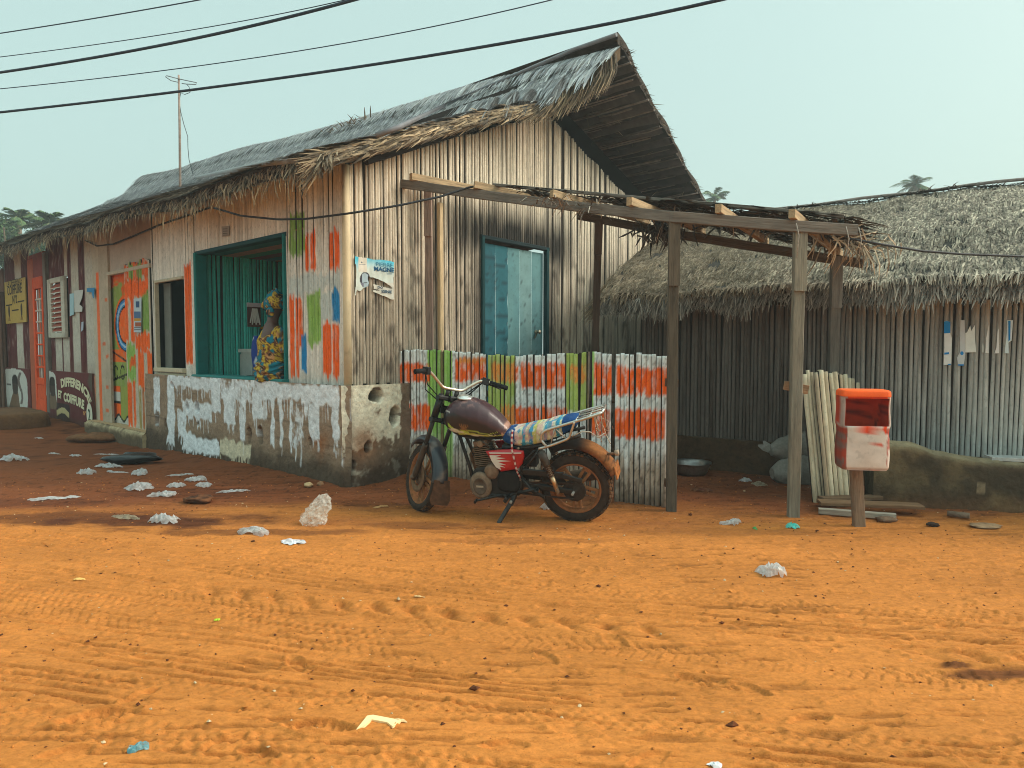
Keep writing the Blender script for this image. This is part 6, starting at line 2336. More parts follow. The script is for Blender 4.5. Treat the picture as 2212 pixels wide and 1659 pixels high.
def wheel(c, R, tw, knob, name, st):
    wh = empty(name, mbase, None, None)
    wh.parent = bike; wh.location = (0, 0, 0); WL[wh.name] = mbase
    mb = MB()
    pr = []
    for t in np.linspace(-2.5, 2.5, 15):
        pr.append((math.sin(t) * tw * .5, (R - tw * .48) + math.cos(t) * tw * .46))
    c_t = lin(58, 46, 38)
    mb.lathe(c, EY, pr, 64, c_t, cap=False)
    # tread
    nk = 54
    for i in range(nk):
        t = 2 * math.pi * i / nk
        for k, (yy, sh) in enumerate(((-.36, .0), (-.12, .5), (.12, .0), (.36, .5))):
            tt = t + sh * 2 * math.pi / nk
            e = A(math.cos(tt), 0, math.sin(tt)); g = A(-math.sin(tt), 0, math.cos(tt))
            drop = tw * .46 * (1 - math.cos(math.asin(min(.95, abs(yy) * 2 * .9)))) if abs(yy) > .2 else 0.002
            o = c + e * (R - drop * .9 - .002) + EY * yy * tw
            ee = unit(e + EY * yy * 1.4)
            sd = unit(np.cross(g, ee))
            kc = lin(104, 74, 50) if random.random() < .5 else lin(64, 50, 40)
            mb.box(o, g * (R * math.pi / nk * .72), sd * tw * .10, ee * (.006 if knob else .003), kc)
    ty = bb(mb, 'tyre', M_RUBBER, wh, st, up=0)
    mb = MB()
    rr = R - tw * .86
    mb.lathe(c, EY, [(-tw * .36, rr + .012), (-tw * .40, rr + .004), (-tw * .34, rr - .006), (-tw * .1, rr - .016), (tw * .1, rr - .016), (tw * .34, rr - .006), (tw * .40, rr + .004), (tw * .36, rr + .012)], 56, lin(146, 92, 54), cap=False)
    mb.lathe(c, EY, [(-.055, .0), (-.055, .05), (-.03, .07), (.03, .07), (.055, .05), (.055, 0)], 28, lin(96, 74, 56))
    for i in range(5):
        t = 2 * math.pi * i / 5 + .9
        for d in (-.022, .022):
            e = A(math.cos(t), 0, math.sin(t)); g = A(-math.sin(t), 0, math.cos(t))
            mb.beam(c + e * .055 + g * d * .9, c + e * (rr - .008) + g * d * 1.3, .026, .020, EY, lin(150, 104, 66), ch=.25)
        e = A(math.cos(t), 0, math.sin(t)); g = A(-math.sin(t), 0, math.cos(t))
        mb.beam(c + e * (rr - .03) - g * .028, c + e * (rr - .03) + g * .028, .024, .018, EY, lin(150, 104, 66))
    bb(mb, 'rim', M_DUST, wh, st, up=0)
    return wh


rwh = wheel(RW, WR, .112, True, 'rear_wheel', False)
fwh = wheel(FW, WR - .006, .088, False, 'front_wheel', True)
mb = MB()
mb.lathe(FW, EY, [(.05, .075), (.05, .125), (.055, .128), (.06, .125), (.06, .075)], 36, lin(110, 84, 62), closed=True)
bb(mb, 'brake_disc', M_DUST, fwh, True)
mb = MB()
mb.lathe(RW, EY, [(.05, .0), (.05, .085), (.075, .095), (.082, .085), (.085, .03), (.11, .025), (.112, .0)], 32, lin(58, 46, 38))
bb(mb, 'sprocket', M_DUST, rwh, False, up=0)

# frame
mb = MB()
def ft(pts, r=.016, c=BLK): mb.tube(np.array(pts), r, 8, c)
ft([(1.035, 0, .93), (1.06, 0, .74)], .032)
ft([(1.05, 0, .86), (.85, 0, .76), (.62, 0, .66), (.5, 0, .60)], .022)
for s in (-1, 1):
    ft([(1.05, .02 * s, .76), (1.0, .06 * s, .62), (.93, .09 * s, .40), (.90, .10 * s, .27), (.82, .11 * s, .225), (.6, .11 * s, .225), (.5, .10 * s, .27), (.49, .10 * s, .42), (.50, .10 * s, .60)], .015)
    ft([(.5, .10 * s, .60), (.30, .115 * s, .63), (.1, .115 * s, .68), (-.08, .10 * s, .72)], .014)
    ft([(.5, .10 * s, .38), (.40, .115 * s, .5), (.315, .12 * s, .62)], .012)
ft([(1.045, .0, .79), (.9, 0, .70)], .014)
ft([(.53, -.1, .24), (.53, .1, .24)], .014)
ft([(.315, -.13, .60), (.315, .13, .60)], .012)
bb(mb, 'frame', M_BLACK)
mb = MB()
ft([(.50, .105, .37), (.40, .12, .27), (.30, .13, .24)], .013)
ft([(.53, .11, .25), (.36, .13, .29)], .012)
ft([(.36, .12, .285), (.36, .20, .285)], .014, DBLK)
bb(mb, 'passenger_footrest', M_BLACK)
mb = MB()
for s in (-1, 1):
    mb.beam((.50, .085 * s, .345), (.0, .105 * s, WR), .03, .042, (0, 0, 1), BLK)
mb.tube([(.50, -.1, .345), (.50, .1, .345)], .022, 10, BLK)
mb.tube([(0, -.15, WR), (0, .16, WR)], .011, 10, CHR * .6)
bb(mb, 'swingarm', M_BLACK, up=0)
mb = MB()
mb.beam((.47, .125, .41), (.10, .125, .395), .02, .05, (0, 0, 1), BLK, ch=.3)
mb.beam((.12, .125, .395), (-.08, .125, .36), .02, .035, (0, 0, 1), BLK, ch=.3)
bb(mb, 'chain_guard', M_BLACK)
mb = MB()
for zz_, z2_ in ((.375, .372), (.285, .235)):
    mb.beam((.55, .098, zz_ - .02), (.0, .098, z2_), .012, .014, (0, 0, 1), lin(60, 44, 34))
bb(mb, 'chain', M_DUST, up=0)
for s in (1, -1):
    mb = MB()
    t_, b_ = A(.315, .145 * s, .60), A(.160, .145 * s, .285)
    ax = b_ - t_; L_ = np.linalg.norm(ax); d_ = ax / L_
    mb.lathe(t_, d_, [(0, .012), (.015, .03), (.02, .036), (.13, .038), (.135, .03)], 18, lin(58, 50, 44))
    sh_ = mb
    mb.tube([t_ + d_ * .12, b_ - d_ * .02], .017, 10, lin(190, 160, 130))
    mb.lathe(b_, d_, [(-.03, .012), (-.02, .02), (.01, .02), (.015, .01)], 12, lin(130, 100, 74))
    so = bb(mb, 'shock_absorber', M_BLACK)
    mb = MB()
    hel = []
    e1 = unit(np.cross(d_, EY)); e2 = EY
    for i in range(90):
        f = i / 89
        a = f * 2 * math.pi * 7
        hel.append(t_ + d_ * (.12 + f * .115) + e1 * .031 * math.cos(a) + e2 * .031 * math.sin(a))
    mb.tube(np.array(hel), .0055, 6, lin(96, 66, 46))
    mb.tube([t_ + d_ * .23, b_ - d_ * .03], .0225, 14, lin(206, 176, 140))
    bb(mb, 'spring', M_METAL, so)

# engine
eng = empty('engine', mbase, None, None); eng.parent = bike; eng.location = (0, 0, 0); WL[eng.name] = mbase
mb = MB()
ca = unit(A(.16, 0, 1)); cx_ = unit(np.cross(EY, ca))
cb0 = A(.80, 0, .40)
mb.lathe(cb0, ca, [(0, .055), (.2, .055)], 16, lin(74, 58, 46))
for i in range(11):
    o = cb0 + ca * (.015 + i * .0165)
    k = 1.0 if i < 7 else .92
    mb.box(o, cx_ * .078 * k, EY * .088 * k, ca * .0036, lin(112, 90, 70) * (.8 + .3 * random.random()))
mb.box(cb0 + ca * .215, cx_ * .06, EY * .075, ca * .022, lin(120, 96, 76))
mb.lathe(cb0 + ca * .215, EY, [(.07, .03), (.085, .03), (.09, .02), (.092, 0)], 14, lin(140, 116, 92))
bb(mb, 'cylinder', M_DUST, eng)
mb = MB()
def srect(xc, zc, hx, hz_, y, k=3.5, n=28):
    th = np.arange(n) / n * 2 * math.pi
    return np.stack([xc + np.sign(np.cos(th)) * np.abs(np.cos(th)) ** (2 / k) * hx, np.full(n, y), zc + np.sign(np.sin(th)) * np.abs(np.sin(th)) ** (2 / k) * hz_], -1)
mb.loft([srect(.75, .31, .13, .08, -.125), srect(.75, .31, .165, .105, -.11), srect(.75, .31, .17, .11, .0), srect(.75, .31, .165, .105, .10), srect(.74, .31, .13, .08, .118)], lin(50, 44, 40))
mb.loft([srect(.60, .33, .09, .07, .06), srect(.60, .33, .095, .075, .12), srect(.60, .33, .075, .055, .135)], lin(36, 32, 30))
bb(mb, 'crankcase', M_DUST, eng)
mb = MB()
cc_ = A(.835, .11, .295)
mb.lathe(cc_, EY, [(0, .092), (.02, .094), (.036, .086), (.043, .07), (.045, .0)], 32, lin(126, 108, 90))
mb.lathe(cc_ + EY * .042, EY, [(0, .058), (.005, .058), (.006, .05), (.003, .048), (.003, .0)], 26, lin(92, 78, 66))
mb.box(cc_ + EY * .047 + A(.0, 0, .0), A(.03, 0, 0), A(0, .002, 0), A(0, 0, .006), lin(176, 160, 138))
mb.lathe(A(.735, .10, .40), EY, [(0, .06), (.03, .06), (.045, .05), (.05, .03), (.05, 0)], 24, lin(120, 98, 78))
bb(mb, 'engine_cover', M_DUST, eng)
mb = MB()
mb.lathe(A(.70, .02, .53), A(1, 0, 0), [(-.05, .028), (.0, .03), (.03, .022), (.08, .022)], 14, lin(80, 70, 62))
mb.box(A(.69, .03, .49), A(.03, 0, 0), A(0, .03, 0), A(0, 0, .03), lin(110, 96, 82))
mb.box(A(.58, 0, .52), A(.07, 0, 0), A(0, .085, 0), A(0, 0, .085), DBLK)
mb.box(A(.45, 0, .50), A(.07, 0, 0), A(0, .05, 0), A(0, 0, .08), DBLK)
bb(mb, 'airbox', M_BLACK)
mb = MB()
mb.tube([(.90, -.05, .56), (.98, -.10, .45), (.95, -.15, .28), (.8, -.16, .21), (.5, -.17, .22), (.3, -.18, .25)], .02, 10, lin(120, 92, 66))
mb.tube([(.32, -.18, .25), (.26, -.18, .26), (-.25, -.19, .33), (-.32, -.19, .34)], [.022, .042, .046, .03], 14, lin(90, 76, 64))
bb(mb, 'exhaust', M_DUST)
mb = MB()
mb.tube([(.66, .13, .235), (.76, .15, .22), (.84, .17, .205), (.87, .17, .20)], .008, 6, BLK)
mb.tube([(.87, .15, .20), (.87, .21, .20)], .011, 6, DBLK)
bb(mb, 'gear_lever', M_BLACK)
for s in (1, -1):
    mb = MB()
    mb.tube([(.60, .11 * s, .23), (.60, .24 * s, .235)], .009, 6, BLK)
    mb.tube([(.60, .15 * s, .235), (.60, .245 * s, .238)], .015, 8, DBLK)
    bb(mb, 'footrest', M_BLACK)
mb = MB()
sl = math.tan(LEAN)
mb.beam((.555, .10, .235), (.585, .15, .175), .03, .035, (1, 0, 0), BLK)
mb.beam((.575, .135, .20), (.655, .285, .290 * sl + .005), .026, .03, (1, 0, 0), lin(40, 36, 34))
mb.beam((.63, .285, .29 * sl + .004), (.70, .287, .29 * sl + .004), .03, .008, (0, 0, 1), BLK)
mb.lathe(A(.578, .15, .20), EY, [(0, .012), (.02, .012), (.022, 0)], 10, lin(170, 160, 150))
bb(mb, 'side_stand', M_BLACK, up=1)

mb = MB()
mb.tube([(.80, .06, .62), (.88, .10, .66), (.96, .07, .66)], .006, 6, DBLK)
mb.tube([(.72, .05, .56), (.76, .09, .60), (.80, .10, .64)], .007, 6, lin(70, 60, 52))
mb.tube([(.88, .09, .30), (.93, .10, .45), (1.0, .08, .62), (1.05, .06, .74)], .005, 6, DBLK)
mb.tube([(.50, .12, .46), (.44, .13, .52), (.36, .13, .60)], .006, 6, DBLK)
for (x, z) in ((.90, .27), (.82, .225), (.62, .225), (.50, .345), (.50, .60)):
    mb.lathe(A(x, .105, z), EY, [(0, .011), (.012, .011), (.014, .0)], 6, lin(140, 120, 100))
bb(mb, 'wiring', M_BLACK)

# tank
X_ = [.572, .60, .66, .74, .82, .90, .98, 1.05, 1.10, 1.135, 1.15]
Zb = [.665, .650, .642, .636, .634, .637, .648, .672, .705, .745, .79]
Zt = [.715, .755, .825, .896, .945, .968, .970, .950, .915, .865, .82]
Wd = [.045, .075, .112, .140, .155, .160, .156, .140, .115, .075, .03]
ns_ = 90
xs_ = np.concatenate([np.linspace(.572, 1.15, ns_)])
nr = 96
th = np.arange(nr) / nr * 2 * math.pi
rings = []
for x in xs_:
    zb_, zt_, wd_t = np.interp(x, X_, Zb), np.interp(x, X_, Zt), np.interp(x, X_, Wd)
    k = 2.5
    c_, s_ = np.cos(th), np.sin(th)
    yy_ = np.sign(c_) * np.abs(c_) ** (2 / k) * wd_t
    zz_ = np.sign(s_) * np.abs(s_) ** (2 / k)
    zz_ = (zb_ + zt_) / 2 + zz_ * (zt_ - zb_) / 2
    yy_ = yy_ * (1 - .18 * np.clip((zz_ - (zb_ * .55 + zt_ * .45)) / (zt_ - zb_), 0, 1)) * (1 - .12 * np.clip(((zb_ * .7 + zt_ * .3) - zz_) / (zt_ - zb_) * 3, 0, 1))
    rings.append(np.stack([np.full(nr, x), yy_, zz_], -1))
rings = np.array(rings)
P = rings.reshape(-1, 3)
c = np.tile(lin(62, 33, 40), (len(P), 1))
c = put(c, sm(.50, .62, fbm(P[:, 0] * 14, P[:, 2] * 14 + P[:, 1] * 8, 951, 4)) * .3, lin(92, 62, 62))
lowb = np.interp(P[:, 0], [.57, .62, .75, .9, 1.02, 1.15], [.66, .70, .79, .84, .885, .86])
blk = sm(.012, -.012, P[:, 2] - lowb)
c = put(c, blk * .93, lin(22, 17, 19))
c = put(c, sm(.0, .06, P[:, 2] - .90) * sm(.5, .65, fbm(P[:, 0] * 30, P[:, 1] * 30, 952, 3)) * .6, lin(140, 100, 92))  # patchy glare painted onto the top of the tank
edge = np.abs(P[:, 2] - lowb - .0)
c = put(c, ((np.hypot(P[:, 0] - 1.09, (P[:, 2] - .80)) < .088) & (np.hypot(P[:, 0] - 1.09, P[:, 2] - .80) > .08) & (P[:, 0] > 1.06)) * .9, lin(186, 180, 172))
# flames along the lower edge
def flame(x0, z0, x1, z1, wd2, amp, ph):
    t = np.clip((P[:, 0] - x1) / (x0 - x1), 0, 1)
    zc = z1 + (z0 - z1) * t + amp * np.sin(t * 7 + ph)
    inx = (P[:, 0] > x1) & (P[:, 0] < x0)
    return inx * sm(wd2 * (.15 + t), wd2 * (.15 + t) * .7, np.abs(P[:, 2] - zc)) * (np.abs(P[:, 1]) > .03)
for args, fc in (((1.085, .775, .86, .700, .018, .012, 0), lin(170, 200, 70)), ((1.06, .735, .68, .690, .013, .010, 1.5), lin(214, 214, 196)), ((1.0, .71, .62, .700, .012, .008, 3), lin(190, 200, 90)),
                 ((.92, .735, .64, .72, .009, .012, 2), lin(150, 170, 70)), ((1.09, .735, .92, .710, .012, .004, 0), lin(206, 206, 190))):
    c = put(c, flame(*args) * .95, fc)
# worn emblem: a small fan of gold strokes
for i in range(5):
    a = -0.7 + .35 * i
    ex, ez = .935 + math.sin(a) * .012, .760
    q0_, q1_ = A(.935, .745), A(.935 + math.sin(a) * .055, .745 + math.cos(a) * .055)
    dd_ = q1_ - q0_
    t = np.clip(((P[:, 0] - q0_[0]) * dd_[0] + (P[:, 2] - q0_[1]) * dd_[1]) / (dd_ @ dd_), .3, 1)
    ds = np.hypot(P[:, 0] - q0_[0] - t * dd_[0], P[:, 2] - q0_[1] - t * dd_[1])
    c = put(c, sm(.006, .003, ds) * .6 * (P[:, 1] > 0), lin(150, 100, 50))
c = put(c, (np.abs(P[:, 2] - .75) < .004) * (np.abs(P[:, 0] - .935) < .035) * .6 * (P[:, 1] > 0), lin(150, 100, 50))
c = put(c, (P[:, 0] < .64) * sm(.45, .6, fbm(P[:, 0] * 30, P[:, 2] * 30, 957, 3)) * .7, lin(190, 140, 120))
mb = MB(); mb.loft(rings, c)
tank = bb(mb, 'fuel_tank', M_GLOSS)
mb = MB()
to = A(.965, .0, .968)
mb.lathe(to, A(-.10, 0, 1), [(0, .062), (.008, .064), (.014, .058), (.016, .04), (.022, .036), (.023, 0)], 28, lin(206, 204, 200))
bb(mb, 'filler_cap', M_METAL, tank)

# seat with its wrapped cloth
X_ = [.655, .63, .58, .5, .4, .28, .15, .03, -.03, -.05]
Zb = [.66, .625, .605, .600, .605, .635, .68, .735, .77, .80]
Zt = [.70, .728, .742, .752, .775, .80, .832, .852, .852, .84]
Wd = [.05, .085, .10, .112, .122, .122, .115, .105, .095, .06]
xs_ = np.linspace(.655, -.05, 100)
rings = []
for x in xs_:
    xi = -x
    zb_, zt_, wd_t = (np.interp(xi, [-q for q in X_], v) for v in (Zb, Zt, Wd))
    k = 3.2
    c_, s_ = np.cos(th), np.sin(th)
    wr = 1 + .05 * (fbm(th * 3 + x * 8, x * 20 + th * 0, 961, 3) - .5) * 2
    rings.append(np.stack([np.full(nr, x), np.sign(c_) * np.abs(c_) ** (2 / k) * wd_t * wr, (zb_ + zt_) / 2 + np.sign(s_) * np.abs(s_) ** (2 / k) * (zt_ - zb_) / 2 * wr], -1))
rings = np.array(rings); P = rings.reshape(-1, 3)
xx = P[:, 0] + .03 * (fbm(P[:, 1] * 12, P[:, 2] * 12, 963, 3) - .5) + .25 * (P[:, 2] - .7) * 0
c = np.tile(lin(30, 74, 130), (len(P), 1))
c = put(c, sm(.55, .7, fbm(P[:, 0] * 30, P[:, 1] * 30 + P[:, 2] * 20, 964, 3)) * (P[:, 0] > .53) * .7, lin(170, 176, 190))
pal = [lin(206, 200, 160), lin(60, 150, 180), lin(206, 200, 168), lin(206, 180, 176), lin(214, 206, 170), lin(70, 150, 180), lin(214, 208, 180), lin(208, 204, 160), lin(196, 190, 110), lin(70, 140, 176)]
band = (xx > .10) & (xx < .535)
bi = np.floor((xx - .10 + .06 * (P[:, 2] - .7)) / .031).astype(int) % len(pal)
c = np.where(band[:, None], np.array(pal)[bi], c)
blot = fbm(P[:, 0] * 22, P[:, 1] * 16 + P[:, 2] * 22, 966, 3)
c = put(c, band * (blot > .66) * .6, lin(196, 140, 146)); c = put(c, band * (blot < .36) * .8, lin(50, 140, 176)); c = put(c, band * ((blot > .47) & (blot < .50)) * .8, lin(206, 206, 190))
c = c * (.62 + .5 * fbm(P[:, 0] * 40, P[:, 1] * 18 + P[:, 2] * 18, 967, 3))[:, None]
under = P[:, 2] < np.interp(-P[:, 0], [-.63, -.45, -.3, -.1, .05], [.63, .612, .66, .72, .79])
c = put(c, under * (P[:, 0] < .45) * .9, lin(26, 26, 30))
mb = MB(); mb.loft(rings, c)
bb(mb, 'seat', M_CLOTH)
mb = MB()
pts = [(.545, .10, .745), (.548, .132, .68), (.545, .15, .60), (.525, .158, .50), (.515, .15, .42), (.50, .12, .36)]
tt = np.linspace(0, 5, 40)
pp_ = np.stack([np.interp(tt, np.arange(6), np.array(pts)[:, i]) for i in range(3)], 1)
cc = np.array([lin(150, 40, 40) if (i // 2) % 2 else lin(206, 190, 180) for i in range(40)])
mb.tube(pp_, .008, 6, np.repeat(cc, 6, 0))
bb(mb, 'tie_rope', M_CLOTH)

# red side panels with white flames
PO_ = [(.775, .57), (.66, .585), (.55, .594), (.455, .585), (.452, .54), (.468, .48), (.505, .435), (.58, .415), (.655, .40), (.70, .45), (.74, .51)]
def panel(s):
    mb = MB()
    ce = A(.60, .50)
    q = np.array(PO_)
    # smooth outline
    m_ = 6
    fine = []
    for i in range(len(q)):
        for k in range(m_): fine.append(q[i] + (q[(i + 1) % len(q)] - q[i]) * k / m_)
    q = np.array(fine)
    rg = [np.stack([ce[0] + (q[:, 0] - ce[0]) * k, np.full(len(q), y * s), ce[1] + (q[:, 1] - ce[1]) * k], -1) for k, y in ((1, .115), (1, .128), (.96, .137), (.8, .146), (.4, .152), (.02, .153))]
    mb.loft(rg, lin(176, 22, 28), cap=True)
    o = bb(mb, 'side_panel', M_GLOSS)
    mb = MB()
    for poly in ([(.735, .545), (.64, .548), (.69, .532), (.60, .528), (.685, .512), (.56, .505), (.67, .492), (.60, .470), (.665, .470), (.61, .448), (.655, .452), (.645, .425), (.685, .445), (.72, .50)],
                 [(.74, .566), (.47, .577), (.47, .571), (.73, .560)]):
        f = [(x, .1545 * s, z) for x, z in poly]; k_ = [(x, .1460 * s, z) for x, z in poly]
        n_ = len(poly); n0 = mb.n
        mb.add(f + k_, [np.array([list(range(n_))])], lin(206, 200, 190))
        mb.F.append(np.array([[i, n_ + i, n_ + (i + 1) % n_, (i + 1) % n_] for i in range(n_)]) + n0); mb.M.append(np.zeros(n_, int)); mb.S.append(np.zeros(n_, bool))
    bb(mb, 'flame_decal', M_FLAT, o)
panel(1); panel(-1)

# rear fender caked in mud
prf = lambda f: [(-.078 - .01 * f, -.05), (-.074 - .008 * f, -.012), (-.045, .006), (0, .012), (.045, .006), (.074 + .008 * f, -.012), (.078 + .01 * f, -.05), (.07, -.045), (.05, -.012), (0, -.002), (-.05, -.012), (-.07, -.045)]
G, Cc = arcband(RW, lambda f: .392 - .012 * f, prf, math.radians(62), math.radians(155), 44, lambda f, y: lin(40, 34, 32) * (1 - sm(.30, .5, f)) + lin(140, 88, 48) * sm(.34, .6, f))
mb = MB()
Pn = G.reshape(-1, 3)
cc = Cc.reshape(-1, 3)
cc = put(cc, sm(.60, .68, fbm(Pn[:, 0] * 26, Pn[:, 1] * 22 + Pn[:, 2] * 10, 971, 3)) * .85, lin(38, 30, 26))
mb.loft(G, cc, True, 0, True)
rf = bb(mb, 'rear_fender', M_DUST, up=0)
mb = MB()
e = math.radians(155)
o = RW + A(math.cos(e), 0, math.sin(e)) * .385
mb.beam(o + A(.02, 0, .05), o + A(-.0, 0, -.045), .19, .012, A(-.93, 0, -.36), lin(160, 98, 50), ch=.3)
mb.tube([(-.27, .04, .60), (-.33, .05, .615)], .010, 8, lin(120, 90, 70)); mb.lathe(A(-.33, .05, .615), A(-1, 0, .2), [(0, .02), (.03, .022), (.035, 0)], 10, lin(170, 150, 130))
bb(mb, 'number_bracket', M_DUST, rf, up=0)
# front fender with mud flap
prf2 = lambda f: [(-.068, -.05 - .01 * f), (-.066, -.014), (-.04, .006), (0, .014), (.04, .006), (.066, -.014), (.068, -.05 - .01 * f), (.06, -.045), (.045, -.008), (0, .004), (-.045, -.008), (-.06, -.045)]
G, Cc = arcband(FW, .352, prf2, math.radians(48), math.radians(178), 50, lambda f, y: lin(38, 42, 52) * (1 - .3 * f))
mb = MB(); Pn = G.reshape(-1, 3); cc = Cc.reshape(-1, 3)
cc = put(cc, sm(.55, .7, fbm(Pn[:, 0] * 16, Pn[:, 2] * 16 + Pn[:, 1] * 20, 973, 3)) * .4, lin(130, 104, 84))
mb.loft(G, cc, True)
ff = bb(mb, 'front_fender', M_GLOSS, None, True)
mb = MB()
rows = []
for i in range(12):
    f = i / 11
    t = math.radians(174 + 30 * f)
    r = .362 + .045 * f * f
    o = FW + A(math.cos(t), 0, math.sin(t)) * r
    wv = .072 + .022 * sm(0, 1, f) - .02 * max(0, f - .85) / .15
    rows.append([o + EY * (wv * k) + A(.0, 0, 0) for k in np.linspace(-1, 1, 13)])
rows = np.array(rows)
rows2 = rows + A(.006, 0, .001)
cc = np.tile(lin(84, 56, 38), (rows.shape[0] * rows.shape[1], 1)) * (.6 + .7 * fbm(rows[..., 1].ravel() * 30, rows[..., 2].ravel() * 30, 975, 3))[:, None]
mb.quadgrid(rows, cc); mb.quadgrid(rows2, cc)
bb(mb, 'mud_flap', M_RUBBER, ff, True, recalc=False)

# fork, clamps, bars (all turned with the front wheel)
FD_ = unit(A(math.sin(RAKE), 0, -math.cos(RAKE)))
for s in (1, -1):
    mb = MB()
    t0_ = A(1.015 + .0, .088 * s, .985)
    L_ = (t0_[2] - WR) / math.cos(RAKE)
    off = A(.0, 0, 0)
    fx = A(WB - (t0_[0] + L_ * math.sin(RAKE)), 0, 0)
    a_, b_ = t0_ + fx, t0_ + fx + FD_ * L_
    mb.tube([a_, a_ + FD_ * L_ * .28], .029, 12, DBLK)
    mb.tube([a_ + FD_ * L_ * .26, a_ + FD_ * L_ * .62], .0185, 12, lin(46, 42, 40))
    mb.tube([a_ + FD_ * L_ * .56, a_ + FD_ * L_ * .60, b_ - FD_ * .04, b_ + FD_ * .025], [.024, .027, .026, .020], 12, lin(66, 54, 44))
    mb.lathe(b_, EY * s, [(-.03, .016), (.03, .02), (.034, .0)], 10, lin(90, 70, 54))
    bb(mb, 'front_fork', M_BLACK, None, True)
mb = MB()
fx = WB - (1.015 + (.985 - WR) / math.cos(RAKE) * math.sin(RAKE))
for z, tx in ((.975, .0), (.80, .0)):
    x = 1.015 + fx + (.985 - z) * math.tan(RAKE)
    mb.beam((x - .01, -.12, z), (x - .01, .12, z), .075, .035, (0, 0, 1), DBLK, ch=.25)
    mb.beam((x - .05, -.03, z), (x - .05, .03, z), .05, .05, (0, 0, 1), DBLK, ch=.25)
for s in (1, -1):
    x = 1.015 + fx
    mb.tube([(x - .01, .04 * s, .985), (x - .025, .04 * s, 1.04)], .018, 8, BLK)
    mb.lathe(A(x - .01, .088 * s, .99), A(-.4, 0, 1), [(0, .026), (.012, .024), (.014, 0)], 12, BLK)
    mb.tube([(x + .02, .05 * s, .90), (x + .10, .06 * s, .92), (x + .12, .06 * s, .86), (x + .05, .06 * s, .80)], .007, 6, BLK)
mb.box(A(x + .06, 0, .89), A(.02, 0, 0), A(0, .05, 0), A(0, 0, .03), DBLK)
bb(mb, 'fork_clamp', M_BLACK, None, True)
hb = MB()
xb = x - .03
L_pts = [(xb, 0, 1.052), (xb, .07, 1.052), (xb + .005, .10, 1.06), (xb - .01, .19, 1.125), (xb - .02, .235, 1.152), (xb - .045, .28, 1.155), (xb - .14, .40, 1.135)]
full = [(p[0], -p[1], p[2]) for p in L_pts[::-1][:-1]] + L_pts
tt = np.linspace(0, len(full) - 1, 70); full = np.array(full)
sm_ = np.stack([np.interp(tt, np.arange(len(full)), full[:, i]) for i in range(3)], 1)
for _ in range(4): sm_[1:-1] = (sm_[:-2] + sm_[1:-1] * 2 + sm_[2:]) / 4
hb.tube(sm_, .0125, 12, lin(206, 196, 180))
hbo = bb(hb, 'handlebar', M_METAL, None, True)
for s in (1, -1):
    g1 = A(xb - .14, .40 * s, 1.135); g0 = A(xb - .055, .293 * s, 1.153)
    d_ = unit(g1 - g0)
    mb = MB(); mb.tube([g0 + d_ * .015, g0 + d_ * .02, g1, g1 + d_ * .03, g1 + d_ * .036], [.017, .0185, .018, .019, .012], 12, lin(26, 26, 28)); bb(mb, 'grip', M_RUBBER, hbo, True)
    mb = MB()
    mb.box(g0 - d_ * .02, d_ * .028, A(0, 0, 1) * .028, unit(np.cross(d_, A(0, 0, 1))) * .024, lin(28, 28, 30))
    mb.box(g0 - d_ * .03 + A(.025, 0, .0), d_ * .02, A(0, 0, 1) * .016, A(.02, 0, 0), lin(40, 40, 42))
    bb(mb, 'switch_housing', M_BLACK, hbo, True)
    mb = MB(); mb.tube([g0 - d_ * .03 + A(.04, 0, -.004), g0 + d_ * .02 + A(.055, 0, -.008), g0 + d_ * .10 + A(.05, 0, -.015), g1 + A(.045, 0, -.02)], [.008, .007, .006, .006], 8, lin(50, 50, 52)); bb(mb, 'brake_lever', M_BLACK, hbo, True)
    mb = MB()
    for k in range(2):
        mb.tube([g0 - d_ * .03 + A(.03, 0, -.01), A(xb + .08 + .03 * k, .20 * s, 1.06 - .04 * k), A(xb + .07, .09 * s, .98 - .03 * k), A(xb + .03, .03 * s, .90)], .0048, 6, DBLK)
    bb(mb, 'control_cable', M_CABLE, hbo, True)

# carrier rack
rack = MB()
TUB = .0115
for s in (1, -1):
    y = .135 * s
    up_ = [(.285, y, .655), (.305, y, .685), (.30, y, .73), (.265, y, .758), (.20, y, .778), (-.05, y * .98, .842), (-.255, y * .9, .897), (-.285, y * .72, .905)]
    q = np.array(up_); tt = np.linspace(0, len(q) - 1, 40); q = np.stack([np.interp(tt, np.arange(len(q)), q[:, i]) for i in range(3)], 1)
    for _ in range(3): q[1:-1] = (q[:-2] + q[1:-1] * 2 + q[2:]) / 4
    rack.tube(q, TUB, 10, CHR)
    q = np.array([(.305, y, .685), (.27, y, .645), (.255, y, .635)]); rack.tube(q, TUB, 10, CHR)
    q = np.array([(.33, y, .610), (.20, y, .645), (.05, y, .695), (.02, y, .715), (-.035, y, .84)]); tt = np.linspace(0, 4, 30); q = np.stack([np.interp(tt, np.arange(5), q[:, i]) for i in range(3)], 1)
    for _ in range(2): q[1:-1] = (q[:-2] + q[1:-1] * 2 + q[2:]) / 4
    rack.tube(q, TUB, 10, CHR)
    rack.tube([(.215, y, .64), (.165, y, .785)], .006, 8, CHR * .9); rack.tube([(.165, y, .785), (.055, y, .70)], .006, 8, CHR * .9)
rack.tube([(-.285, .10, .905), (-.292, 0, .906), (-.285, -.10, .905)], TUB, 10, CHR)
for x, z in ((-.04, .838), (-.17, .872)):
    rack.tube([(x, .13, z), (x, -.13, z)], .008, 8, CHR)
for y in (-.07, 0, .07): rack.tube([(-.04, y, .842), (-.285, y, .906)], .006, 6, CHR * .9)
ro = bb(rack, 'carrier_rack', M_METAL)
mb = MB()
